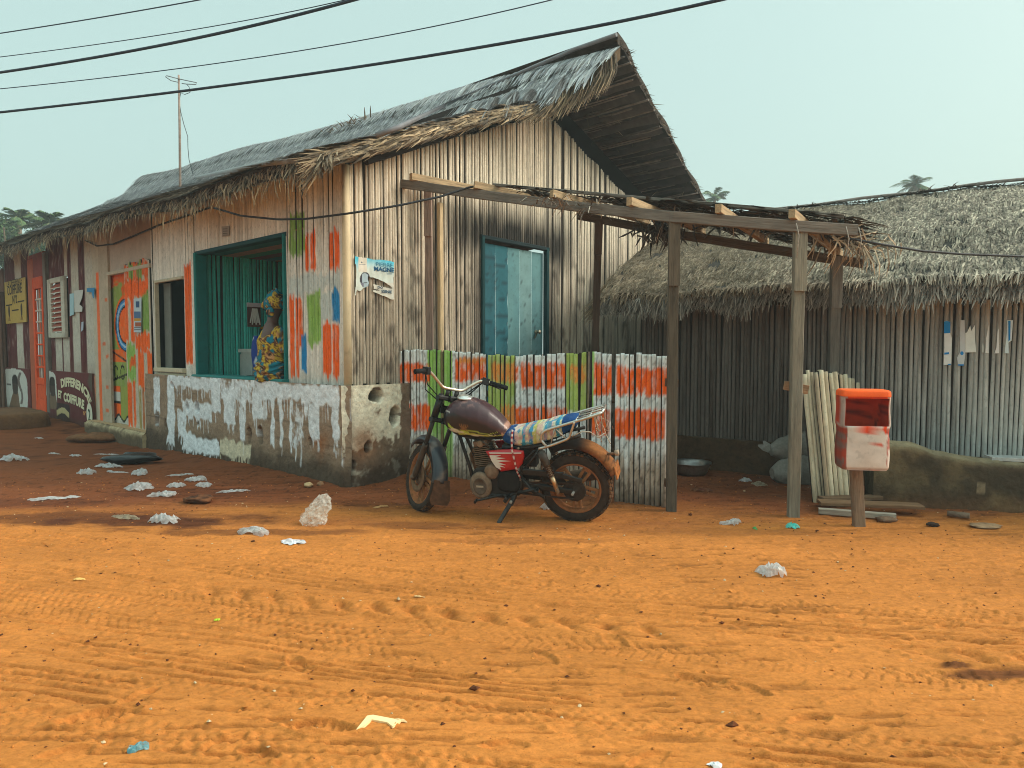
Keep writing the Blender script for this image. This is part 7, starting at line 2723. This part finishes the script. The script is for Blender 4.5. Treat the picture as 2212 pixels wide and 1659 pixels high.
mb.tube([(-.0, .12, .715), (-.10, .125, .76), (-.17, .10, .75), (-.24, .08, .70), (-.30, .06, .73)], .0045, 6, lin(190, 180, 168))
r2 = random.Random(4)
for i in range(9):
    x0 = -.20 - .09 * r2.random(); y0 = .12 - .22 * r2.random()
    pts = [(x0, y0, .88 + .02 * r2.random())]
    for k in range(4): pts.append((x0 - .05 * r2.random() * (k + 1) * .4, y0 + .08 * (r2.random() - .5), .86 - .045 * (k + 1) * (.6 + .6 * r2.random())))
    mb.tube(np.array(pts), .0036, 5, lin(170, 150, 130) * (.7 + .5 * r2.random()))
bb(mb, 'luggage_net', M_CLOTH, ro)
# ---------------------------------------------------------------- person seated in the window
def sit(u, z, off): return fp3(u, z, off)


pu, pz = fac(587, 806)
PB = A(0, 0, 0)
base = fp3(pu, WZ0 + .005, .035)
person = empty('person', base, 'person in yellow and teal print dress and headwrap, seated in the big window', 'person')
# local axes: a = to the picture's right along the wall, b = into the room (the way she faces), c = up
pa, pb = -FD, -NF


def pl(a, b, c_): return base + pa * a + pb * b + A(0, 0, c_)


S = 1.0
verts = [(0, .05, .10), (0, .035, .26), (0, .03, .42), (0, .04, .54), (0, .055, .64), (0, .07, .73), (0, .085, .84), (0, .10, .93),
         (-.10, .04, .545), (-.175, .06, .51), (-.205, .10, .33), (-.17, .27, .22), (-.10, .36, .20),
         (.10, .04, .545), (.175, .06, .51), (.215, .09, .33), (.18, .26, .22), (.10, .36, .20),
         (-.10, .12, .09), (-.13, .42, .06), (-.13, .46, -.32), (-.13, .55, -.42),
         (.10, .12, .09), (.13, .42, .06), (.13, .46, -.32), (.13, .55, -.42)]
rad = [.15, .125, .12, .10, .066, .066, .088, .07, .07, .056, .044, .036, .026, .07, .056, .044, .036, .026, .095, .075, .05, .035, .095, .075, .05, .035]
edges = [(0, 1), (1, 2), (2, 3), (3, 4), (4, 5), (5, 6), (6, 7), (3, 8), (8, 9), (9, 10), (10, 11), (11, 12), (3, 13), (13, 14), (14, 15), (15, 16), (16, 17), (0, 18), (18, 19), (19, 20), (20, 21), (0, 22), (22, 23), (23, 24), (24, 25)]
for sgn, wrist in ((-1, 12), (1, 17)):
    w0_ = np.array(verts[wrist])
    for k in range(4):
        i0 = len(verts)
        dx = (-.03 + .02 * k)
        verts += [tuple(w0_ + A(dx, .045, .0)), tuple(w0_ + A(dx * 1.1, .08 - .006 * abs(k - 1.5), -.015)), tuple(w0_ + A(dx * 1.15, .10 - .008 * abs(k - 1.5), -.035))]
        rad += [.011, .009, .0075]
        edges += [(wrist, i0), (i0, i0 + 1), (i0 + 1, i0 + 2)]
    i0 = len(verts)
    verts += [tuple(w0_ + A(-sgn * .035, .02, .005)), tuple(w0_ + A(-sgn * .055, .045, -.005))]
    rad += [.011, .009]; edges += [(wrist, i0), (i0, i0 + 1)]
# face relief: nose, chin, ears
i0 = len(verts)
verts += [(0, .175, .825), (0, .15, .765), (-.082, .085, .825), (.082, .085, .825)]
rad += [.016, .03, .014, .014]; edges += [(6, i0), (6, i0 + 1), (6, i0 + 2), (6, i0 + 3)]
me = bpy.data.meshes.new('body')
me.from_pydata([tuple(pl(*v) - base) for v in verts], edges, [])
body = bpy.data.objects.new('body', me); col.objects.link(body); body.parent = person; WL['body'] = base
sk = body.modifiers.new('skin', 'SKIN')
for i, v in enumerate(me.skin_vertices[0].data):
    v.radius = (rad[i], rad[i]); v.use_root = (i == 0)
ss_ = body.modifiers.new('sub', 'SUBSURF'); ss_.levels = 2; ss_.render_levels = 2
sk.use_smooth_shade = True
ms = bpy.data.materials.new('dark_skin'); ms.use_nodes = True
bs_ = ms.node_tree.nodes['Principled BSDF']; bs_.inputs['Base Color'].default_value = (*lin(86, 56, 44), 1); bs_.inputs['Roughness'].default_value = .5
nzt = ms.node_tree.nodes.new('ShaderNodeTexNoise'); nzt.inputs['Scale'].default_value = 40
bpt = ms.node_tree.nodes.new('ShaderNodeBump'); bpt.inputs['Strength'].default_value = .15; bpt.inputs['Distance'].default_value = .003
ms.node_tree.links.new(nzt.outputs['Fac'], bpt.inputs['Height']); ms.node_tree.links.new(bpt.outputs[0], bs_.inputs['Normal'])
me.materials.append(ms)
for sgn in (-1, 1):   # eyes
    mb = MB()
    mb.lathe(pl(sgn * .03, .155, .845), pb, [(-.012, .004), (-.006, .011), (.0, .013), (.006, .011), (.012, .004)], 10, lin(220, 214, 206)); mb.lathe(pl(sgn * .03, .1675, .845), pb, [(-.002, .007), (.001, .006)], 10, lin(30, 20, 16))
    mb.build('eye', M_SKIN, person)
mb = MB(); mb.tube([pl(-.025, .158, .785), pl(0, .166, .783), pl(.025, .158, .785)], [.004, .008, .004], 6, lin(110, 56, 52)); mb.build('mouth', M_SKIN, person)


def wax(a, c_, s=0):
    """wax-print cloth: yellow ground, teal patches, brown scrolls"""
    a = np.asarray(a) * 1.35; c_ = np.asarray(c_) * 1.35
    wx = a + .05 * (fbm(a * 9, c_ * 9, 1001 + s, 3) - .5); wz = c_ + .05 * (fbm(a * 9 + 7, c_ * 9, 1002 + s, 3) - .5)
    o = np.tile(lin(200, 168, 60), (len(a), 1))
    sc = fbm(wx * 24, wz * 24, 1003 + s, 3)
    o = put(o, sm(.43, .46, sc) * sm(.59, .56, sc), lin(104, 62, 38))
    k = vn(wx * 11 + 3, wz * 10, 1004 + s)
    o = put(o, sm(.56, .59, k), lin(20, 116, 136)); o = put(o, (sm(.53, .545, k) * sm(.59, .575, k)), lin(92, 56, 32))
    k2 = vn(wx * 14 + 9, wz * 13 + 4, 1005 + s)
    o = put(o, sm(.70, .73, k2), lin(190, 140, 90)); rg_ = np.sin(k2 * 70)
    o = put(o, sm(.64, .66, k2) * sm(.2, .6, rg_) * .9, lin(96, 56, 36)); o = put(o, sm(.83, .86, k2), lin(44, 32, 34))
    return o


# dress
th = np.linspace(0, 2 * math.pi, 64, endpoint=False)
rows = []
zs_ = np.concatenate([np.linspace(-.075, .0, 7), np.linspace(.02, .60, 54)])
Zk = [-.08, -.06, -.02, .05, .13, .22, .32, .42, .50, .55, .585, .60]
Ra = [.08, .165, .212, .232, .228, .208, .202, .210, .216, .204, .155, .12]
Rb = [.04, .11, .16, .175, .17, .14, .125, .12, .11, .10, .085, .075]
Cb = [.06, .04, .03, .03, .04, .035, .02, .015, .02, .025, .03, .03]
for z in zs_:
    ra, rb, cbb = np.interp(z, Zk, Ra), np.interp(z, Zk, Rb), np.interp(z, Zk, Cb)
    f = fbm(th * 2.2 + 3, z * 9 + th * 0, 1011, 4) - .5
    fold = .016 * np.sin(z * 95 + 4 * np.sin(th * 1.3) + 2) * sm(.30, .12, z) * sm(-.06, .0, z)
    rr = 1 + .10 * f
    a = np.cos(th) * (ra * rr + fold); b = -np.sin(th) * (rb * rr + fold) + cbb
    zz = z + .012 * np.sin(th * 3 + z * 20) - (.13 * np.clip(-b + .03, 0, .12) / .12 * sm(.44, .60, z))
    rows.append(np.stack([a, b, zz], -1))
rows = np.array(rows)
cc = wax(rows[..., 0].ravel() + .6 * rows[..., 1].ravel(), rows[..., 2].ravel())
zip_ = (np.abs(rows[..., 0].ravel() + .075 + .03 * (rows[..., 2].ravel())) < .006) & (rows[..., 2].ravel() > .2) & (rows[..., 1].ravel() < 0)
cc = put(cc, zip_ * .85, lin(60, 44, 30))
W3 = base + rows[..., :1] * pa + rows[..., 1:2] * pb + rows[..., 2:3] * A(0, 0, 1)
mb = MB(); mb.loft(W3, cc, True)
# skirt over the thighs, on the window seat
sk_rows = []
for t in np.linspace(0, 1, 16):
    o = A(0, .06 + .40 * t, .075 - .01 * t)
    sk_rows.append([o + A(math.cos(q) * (.20 - .0 * t), 0, math.sin(q) * (.115 - .02 * t) * (1 + .06 * math.sin(q * 5 + t * 9))) for q in th])
sk_rows = np.array(sk_rows)
mb.loft(base + sk_rows[..., :1] * pa + sk_rows[..., 1:2] * pb + sk_rows[..., 2:3] * A(0, 0, 1), wax(sk_rows[..., 0].ravel(), sk_rows[..., 1].ravel() + sk_rows[..., 2].ravel(), 3), True)
for sgn in (-1, 1):
    arm = [A(sgn * .125, .035, .545), A(sgn * .185, .06, .50), A(sgn * .208, .08, .40), A(sgn * .218, .095, .30)]
    rs = [.082, .078, .068, .066]
    tt = np.linspace(0, 3, 16)
    q = np.stack([np.interp(tt, np.arange(4), np.array(arm)[:, i]) for i in range(3)], 1); r_ = np.interp(tt, np.arange(4), rs)
    m2 = MB(); m2.tube(q, r_, 18, (1, 1, 1))
    V = m2.V[0]
    mb.add(base + V[:, :1] * pa + V[:, 1:2] * pb + V[:, 2:3] * A(0, 0, 1), m2.F[:1], wax(V[:, 0] + V[:, 1], V[:, 2], 5), None, 0, True)
mb.build('dress', M_CLOTH, person)
# headwrap
hw = []
for t in np.linspace(0, 1, 26):
    an = -.25 + t * 1.82
    r = math.cos(an) * (1 + .10 * math.sin(t * 9))
    zc = .845 + math.sin(an) * .15 + .02 * t
    ring = [A(math.cos(q) * .130 * r + .045 * t, -math.sin(q) * .138 * r + .085 - .02 * t, zc + .03 * math.cos(q) * (t + .2) + .012 * math.sin(q * 4 + t * 10)) for q in th]
    hw.append(ring)
hw = np.array(hw)
mb = MB(); mb.loft(base + hw[..., :1] * pa + hw[..., 1:2] * pb + hw[..., 2:3] * A(0, 0, 1), wax(hw[..., 0].ravel() * 1.7 + hw[..., 1].ravel(), hw[..., 2].ravel() * 1.6, 13), True)
kn = []
for t in np.linspace(0, 1, 12):
    an = -1.5 + 3.0 * t
    kn.append([A(.088 + math.cos(q) * .05 * math.cos(an) * (1 + .15 * math.sin(q * 3)), -.02 + math.sin(q) * .045 * math.cos(an), .765 + .06 * math.sin(an)) for q in th])
kn = np.array(kn)
mb.loft(base + kn[..., :1] * pa + kn[..., 1:2] * pb + kn[..., 2:3] * A(0, 0, 1), wax(kn[..., 0].ravel() * 1.6 + 2, kn[..., 2].ravel() * 1.6, 21), True)
mb.build('headwrap', M_CLOTH, person)

# things in the room
def onside(px, py, gap=.05):
    return on_plane(px, py, C0 + FD * (RU1 - gap), NG)


q0 = onside(545, 795); q1 = onside(515, 752); q2_ = onside(548, 752)
cw = abs(np.dot(q2_ - q1, NF))
cm = (q1 + q2_) / 2
cd = empty('cooler_box', A(cm[0], cm[1], RZ0) - FD * .22, 'pale grey lidded box standing in the room behind the person', 'box')
cb_ = A(cm[0], cm[1], 0) - FD * .22
mb = MB(); mb.beam(cb_ - NF * cw / 2 + A(0, 0, (RZ0 + q1[2]) / 2 - .03), cb_ + NF * cw / 2 + A(0, 0, (RZ0 + q1[2]) / 2 - .03), .36, q1[2] - RZ0 - .06, (0, 0, 1), lin(176, 182, 176)); mb.build('box_body', M_BOARD, cd)
mb = MB(); mb.beam(cb_ - NF * (cw / 2 + .015) + A(0, 0, q1[2] - .035), cb_ + NF * (cw / 2 + .015) + A(0, 0, q1[2] - .035), .40, .05, (0, 0, 1), lin(190, 196, 190)); mb.build('lid', M_BOARD, cd)
h0 = onside(534, 660); h1 = onside(562, 658); h2 = onside(548, 706)
hw_ = abs(np.dot(h1 - h0, NF)); hc = (h0 + h1) / 2; hh = hc[2] - h2[2]
pk = empty('display_card', hc - A(0, 0, hh), 'small brown display card with pale sachets hanging on the teal inner wall', 'display card')
mb = MB(); mb.beam(hc - NF * hw_ / 2 - A(0, 0, hh / 2), hc + NF * hw_ / 2 - A(0, 0, hh / 2), .02, hh, (0, 0, 1), lin(104, 72, 68)); mb.beam(hc - NF * hw_ * .55 - FD * .02, hc + NF * hw_ * .55 - FD * .02, .03, .06, (0, 0, 1), lin(214, 196, 206)); mb.build('card', M_PAPER, pk)
for i in range(6):
    mb = MB(); x = (-.30 + .12 * i) * hw_
    mb.beam(hc + NF * x * .5 - FD * .03 - A(0, 0, hh * .16), hc + NF * x * 1.25 - FD * .035 - A(0, 0, hh * (.9 - .08 * (i % 2))), hw_ * .08, .012, FD, lin(226, 220, 214)); mb.build('sachet', M_PAPER, pk)
bu_, bz_ = fac(552, 740, -.35)
mb = MB()
gs = []
for t in np.linspace(0, 1, 14):
    r = .11 * math.sin(math.pi * min(1, t * .8 + .12)) ** .5
    gs.append([fp3(bu_ + .02 * t + math.cos(q) * r * (1 + .08 * math.sin(q * 4 + t * 6)), WZ0 + .02 + .5 * t, -.38 + math.sin(q) * r * .6) for q in np.linspace(0, 2 * math.pi, 24, endpoint=False)])
cc = np.tile(lin(28, 60, 140), (14 * 24, 1)); ps = np.array(gs).reshape(-1, 3)
cc = put(cc, sm(.62, .68, fbm(ps[:, 0] * 14, ps[:, 2] * 9, 1031, 3)), lin(206, 214, 220))
mb.loft(gs, cc, True)
mb.build('bag', M_BOARD, None, 'blue and white bag beside the seated person', 'bag')
mb = MB(); mb.beam(fp3(bu_ + .02, (RZ0 + WZ0) / 2 + .01, -.38), fp3(bu_ + .02 - .35, (RZ0 + WZ0) / 2 + .01, -.38), .4, WZ0 - RZ0 - .02, (0, 0, 1), lin(60, 66, 66)); mb.build('counter', M_BOARD, house)

# ---------------------------------------------------------------- scattered litter
def film(px, py, wd2, dp, hgt, c, label, seed, name='plastic_bag', cat='litter', group='scattered litter', mat=None, n_=13, rot=None):
    """crumpled thin film lying on the sand: a sharply folded, hollow sheet"""
    b = gpt(px, py)
    r_ = random.Random(seed); g_ = np.random.default_rng(seed)
    rot = r_.uniform(-.5, .5) if rot is None else rot
    u = np.linspace(-1, 1, n_); U, V = np.meshgrid(u, u)
    J = 1.0 / n_
    U = U + g_.normal(0, J * .5, U.shape); V = V + g_.normal(0, J * .5, V.shape)
    ang = np.arctan2(V, U); rr = np.clip(np.maximum(np.abs(U), np.abs(V)), 0, 1)
    R = rr * (.66 + .62 * vn(ang * 1.6 + seed, ang * 0, seed))
    X = np.cos(ang) * R * wd2 / 2 * 1.1; Y = np.sin(ang) * R * dp / 2 * 1.1
    x = X * math.cos(rot) - Y * math.sin(rot); y = X * math.sin(rot) + Y * math.cos(rot)
    dome = np.sqrt(np.clip(1 - rr ** 2, 0, 1)) * (.25 + .75 * vn(U * 1.2 + seed, V * 1.2, seed + 5))
    Z = hgt * np.clip(.72 * dome + .5 * (g_.random(U.shape) - .45) * (1 - .7 * rr ** 2) + .25 * np.abs(fbm(U * 2 + seed, V * 2, seed + 2, 3) - .5), 0, 1.2) + .002
    P = np.stack([b[0] + x, b[1] + y, gz(b[0] + x, b[1] + y) + Z], -1)
    dirt = sm(.35, .7, fbm(U.ravel() * 2.5 + seed, V.ravel() * 2.5, seed + 9, 3)) * .45 * (1 - .6 * sm(0, hgt * .5, Z.ravel()))
    cc = put(np.tile(c, (U.size, 1)) * (.84 + .22 * g_.random(U.size))[:, None], dirt, lin(176, 120, 74))
    mb = MB(); mb.quadgrid(P, cc, None, 0, False)
    return mb.build(name, mat or M_PLASTIC, None, label, cat, group)


WHB = lin(226, 228, 230)
LIT = [(29, 995, .30, .22, .12, 'white crumpled bag nearest the left edge'), (187, 1023, .22, .14, .09, 'white bag left of the row below the black bag'), (254, 1022, .28, .07, .03, 'flat white strip under the black bag'),
       (303, 1026, .20, .15, .09, 'square white bag right below the black bag'), (236, 1009, .34, .16, .07, 'white sheet poking out on the left of the black bag'), (424, 1039, .20, .12, .08, 'white bag farthest right of the distant cluster'),
       (441, 1052, .15, .10, .07, 'small white bag just below the right one of the cluster'), (383, 1051, .20, .07, .06, 'thin twisted white bag in the middle of the cluster'), (315, 1047, .19, .05, .03, 'thin white strip above the rounded bag'),
       (297, 1058, .26, .16, .10, 'rounded translucent bag in the middle of the dark stain'), (351, 1072, .24, .10, .08, 'white bag right and below the rounded one'), (115, 1079, .38, .08, .04, 'long flat white strip on the dark stained sand'),
       (508, 1062, .26, .06, .04, 'thin white strip nearest the plinth'), (389, 1027, .24, .05, .03, 'bent white strip above the cluster near the wall'), (355, 1128, .24, .14, .10, 'white bag at the lower edge of the dark stain'),
       (275, 1118, .30, .07, .03, 'dirty cream strip on the dark stain left of a white bag'), (549, 1154, .29, .15, .07, 'flat white bag left of the patterned wrapper'),
       (117, 980, .20, .05, .03, 'white strip near the flat stone, left one'), (160, 985, .18, .06, .04, 'white strip near the flat stone, right one'), (230, 981, .34, .05, .03, 'long pale strip between the flat stone and the black bag'), (84, 946, .14, .05, .03, 'white scrap beside the earth ledge'),
       (1577, 1133, .145, .085, .055, 'small white bag between the post and the teal wrapper'), (1185, 1096, .13, .09, .07, 'white corner of paper behind the rear wheel'), (1608, 1040, .11, .05, .05, 'white scrap on the ground between the two posts'), (1760, 1043, .10, .09, .10, 'white scrap beside the leaning canes'), (1640, 1048, .16, .10, .05, 'grey plastic scrap near the sacks')]
for i, (px, py, a, b, h, lb) in enumerate(LIT):
    film(px, py, a, b, h, WHB if 'cream' not in lb and 'grey' not in lb else lin(190, 176, 150), lb, 2001 + i * 13)
film(632, 1173, .185, .10, .035, lin(206, 208, 216), 'white and violet patterned wrapper in front of the big bag', 2501, 'wrapper', mat=M_PAPER)
film(1665, 1240, .155, .14, .10, WHB, 'crumpled white bag alone on the open road at right', 2503)
film(1710, 1140, .115, .08, .05, lin(70, 190, 180), 'bright teal plastic wrapper in front of the second post', 2507, 'wrapper', mat=M_PAPER)
film(1631, 1144, .035, .03, .02, lin(60, 150, 80), 'tiny green scrap left of the teal wrapper', 2509, 'wrapper', mat=M_PAPER, n_=8)
film(300, 1613, .062, .05, .022, lin(120, 190, 206), 'pale blue plastic scrap in the lower left foreground', 2511, 'wrapper', n_=12)
film(469, 1340, .032, .025, .012, lin(170, 200, 50), 'tiny lime green scrap on the open road', 2513, 'wrapper', mat=M_PAPER, n_=8)
film(1545, 1655, .06, .03, .02, lin(214, 220, 226), 'white scrap at the bottom edge of the road', 2515, 'wrapper', mat=M_PAPER, n_=8)
film(172, 1256, .07, .035, .012, lin(224, 176, 100), 'tan paper scrap on the bare sand at left', 2517, 'paper_scrap', mat=M_PAPER, n_=8)
film(824, 1095, .13, .05, .02, lin(176, 130, 84), 'brown cardboard scrap left of the front wheel', 2519, 'cardboard_scrap', mat=M_PAPER, n_=10)
film(905, 1293, .05, .025, .01, lin(206, 170, 120), 'small tan paper scrap in the middle of the road', 2521, 'paper_scrap', mat=M_PAPER, n_=8)
film(865, 1558, .045, .02, .008, lin(226, 190, 140), 'small cream chip right of the cream card', 2523, 'paper_scrap', mat=M_PAPER, n_=8)
film(1515, 1060, .22, .12, .04, lin(96, 54, 40), 'dark red-brown rag on the sand behind the right fence post', 2525, 'rag', mat=M_CLOTH, n_=12)
# cream card half buried in the foreground
pts = [(770, 1578), (793, 1549), (806, 1547), (868, 1559), (848, 1572), (836, 1563), (803, 1557), (786, 1572)]
g = [gpt(x, y) for x, y in pts]
mb = MB()
top_ = [p + A(0, 0, .006) for p in g]; bot_ = [p - A(0, 0, .003) for p in g]; n_ = len(g)
mb.add(top_ + bot_, [np.array([list(range(n_))])], lin(238, 208, 156))
mb.F.append(np.array([[i, n_ + i, n_ + (i + 1) % n_, (i + 1) % n_] for i in range(n_)])); mb.M.append(np.zeros(n_, int)); mb.S.append(np.zeros(n_, bool))
mb.build('card', M_PAPER, None, 'torn cream card half buried in the foreground sand', 'litter', 'scattered litter')
# black sack
lump('rubbish_bag', 284, 1001, .33, .16, .14, lin(20, 22, 26), 'black plastic rubbish bag lying below the cream step', 'bag', 33, mat=vmat('black_plastic', .3, (20, 20, 20), .2, .5, spec=.5), rough=.45)
# upright clear bag
bgp = gpt(684, 1136)
rows = []
bx = unit(A(1, .1, 0)); by = unit(A(-.1, 1, 0))
gb_ = np.random.default_rng(77)
for t in np.linspace(0, 1, 15):
    w_ = np.interp(t, [0, .05, .2, .5, .75, .92, 1], [.07, .09, .095, .10, .085, .055, .012])
    d_ = np.interp(t, [0, .1, .4, .7, 1], [.04, .06, .055, .04, .008])
    cxx = np.interp(t, [0, .3, .7, 1], [-.035, -.02, .025, .03])
    ring = []
    for q in np.linspace(0, 2 * math.pi, 20, endpoint=False):
        f = 1 + .13 * gb_.normal() * (t > .02)
        ring.append(bgp + bx * (cxx + math.cos(q) * w_ * f) + by * (.03 * t + math.sin(q) * d_ * f) + A(0, 0, .245 * t - .004 + .03 * t * math.cos(q) * (t < .98) + .006 * gb_.normal()))
    rows.append(ring)
mb = MB(); mb.loft(rows, lin(240, 236, 228), True, 0, False)
mb.build('plastic_bag', M_CLEARBAG, None, 'large clear plastic bag standing on the sand left of the motorcycle', 'litter', 'scattered litter')

# ---------------------------------------------------------------- trees beyond the roofs
def palm(px, py, dist, label, fr=16, L=2.6, seed=0, group='palms beyond the roofs', thin=1.0):
    r_ = random.Random(seed)
    top = at_depth(px, py, dist); b = A(top[0] + r_.uniform(-.4, .4), top[1], 0)
    t = empty('palm_tree', b, label, 'tree', group)
    mb = MB()
    tt = np.linspace(0, 1, 12)
    mb.tube(np.array([b + (top - b) * k + A(.25 * math.sin(k * 3), 0, 0) * (1 - k) * k * 4 for k in tt]), np.linspace(.20, .12, 12), 9, lin(120, 104, 88)); mb.build('trunk', M_BARK, t)
    P, D, N, Ls, Wd_ = [], [], [], [], []
    mb = MB()
    for i in range(fr):
        a = 2 * math.pi * i / fr + r_.uniform(-.2, .2); el = r_.uniform(-.15, 1.25)
        h = A(math.cos(a), math.sin(a), 0); l_ = L * r_.uniform(.75, 1.1)
        pts = []
        for k in np.linspace(0, 1, 14):
            pts.append(top + h * l_ * k * math.cos(el) + A(0, 0, 1) * (l_ * k * math.sin(el) - l_ * .55 * k * k))
        pts = np.array(pts)
        mb.tube(pts, np.linspace(.03, .006, 14), 5, lin(120, 120, 74))
        for k in range(1, 14):
            tg = unit(pts[k] - pts[k - 1]); sd = unit(np.cross(tg, A(0, 0, 1)))
            for q in range(3):
                o = pts[k - 1] + (pts[k] - pts[k - 1]) * q / 3
                for s in (-1, 1):
                    P.append(o); D.append(sd * s * .8 + tg * .75 + A(0, 0, -.25 - .3 * r_.random())); N.append(unit(np.cross(sd, tg))); Ls.append(L * .24 * math.sin(math.pi * min(.98, k / 14 + .08)) ** .7 * r_.uniform(.8, 1.1)); Wd_.append(.055 * thin)
    c0, c1 = course_cols(len(P), (62, 92, 56), (96, 118, 70), tipgain=1.0)
    mb.blades(np.array(P), np.array(D), np.array(N), np.array(Ls), np.array(Wd_), c0, c1, .15)
    mb.build('crown', M_LEAF, t)
    return t


def broadtree(px, py, dist, R, label, seed=0, group='trees beyond the roofs'):
    r_ = np.random.default_rng(seed)
    c0_ = at_depth(px, py, dist); b = A(c0_[0], c0_[1], 0)
    t = empty('tree', b, label, 'tree', group)
    mb = MB(); mb.tube(np.array([b, b + A(.1, 0, c0_[2] * .5), c0_ + A(0, 0, -R * .4)]), [.28, .2, .1], 8, lin(90, 76, 62))
    for k in range(5):
        a = 1.3 * k; mb.tube(np.array([b + A(0, 0, c0_[2] * .55), c0_ + A(math.cos(a), math.sin(a), .3) * R * .7]), [.11, .03], 6, lin(90, 76, 62))
    mb.build('trunk', M_BARK, t)
    cl = r_.normal(0, 1, (16, 3)); cl = cl / np.linalg.norm(cl, axis=1)[:, None] * R * (.45 + .4 * r_.random(16))[:, None] * A(1.1, 1, .8)
    P = []
    for q in cl:
        m_ = 900
        v = r_.normal(0, 1, (m_, 3)); v /= np.linalg.norm(v, axis=1)[:, None]
        P.append(c0_ + q + v * R * .38 * r_.random((m_, 1)) ** .5)
    P = np.concatenate(P); n_ = len(P)
    d = r_.normal(0, 1, (n_, 3)); nn_ = r_.normal(0, 1, (n_, 3)); nn_ /= np.linalg.norm(nn_, axis=1)[:, None]
    k0, k1 = course_cols(n_, (44, 74, 44), (86, 112, 62), tipgain=1.0)
    mb = MB(); mb.blades(P, d, nn_, R * .075, R * .04, k0, k1, .1)
    mb.build('crown', M_LEAF, t)


broadtree(18, 515, 34, 1.7, 'bushy dark green tree at the left edge behind the thatch', 5)
broadtree(-80, 500, 38, 2.2, 'rounded tree mostly outside the left edge', 6)
palm(40, 476, 36, 'spiky palm rising behind the bushy tree at left', 15, 1.5, 1)
palm(108, 484, 33, 'drooping palm with pale fronds behind the salon roof', 17, 1.6, 2)
palm(168, 494, 40, 'low pale palm left of the dry fronds', 15, 1.6, 3)
palm(200, 486, 36, 'sparse palm with a few upright fronds at the roof slope', 6, 1.5, 4, thin=.7)
palm(1543, 428, 52, 'small distant palm above the pergola', 17, 1.7, 7, thin=.6)
palm(1978, 400, 46, 'small distant palm above the hut ridge', 13, 1.7, 9, thin=.6)

# ---------------------------------------------------------------- dusty air
hv = MB()
hb_ = np.array([(x, y, z) for z in (-1.4, 16.0) for (x, y) in ((-116, -34), (116, -34), (116, 196), (-116, 196))], float)
hv.add(hb_, np.array([[3, 2, 1, 0], [4, 5, 6, 7], [0, 1, 5, 4], [1, 2, 6, 5], [2, 3, 7, 6], [3, 0, 4, 7]]))
mh = bpy.data.materials.new('dusty_air'); mh.use_nodes = True
tn_ = mh.node_tree
tn_.nodes.remove(tn_.nodes['Principled BSDF'])
pv = tn_.nodes.new('ShaderNodeVolumePrincipled')
pv.inputs['Color'].default_value = (.86, .95, .95, 1)
pv.inputs['Density'].default_value = 0.0032
pv.inputs['Anisotropy'].default_value = .2
tn_.links.new(pv.outputs[0], tn_.nodes['Material Output'].inputs['Volume'])
hzo = hv.build('haze', mh, kind='stuff')
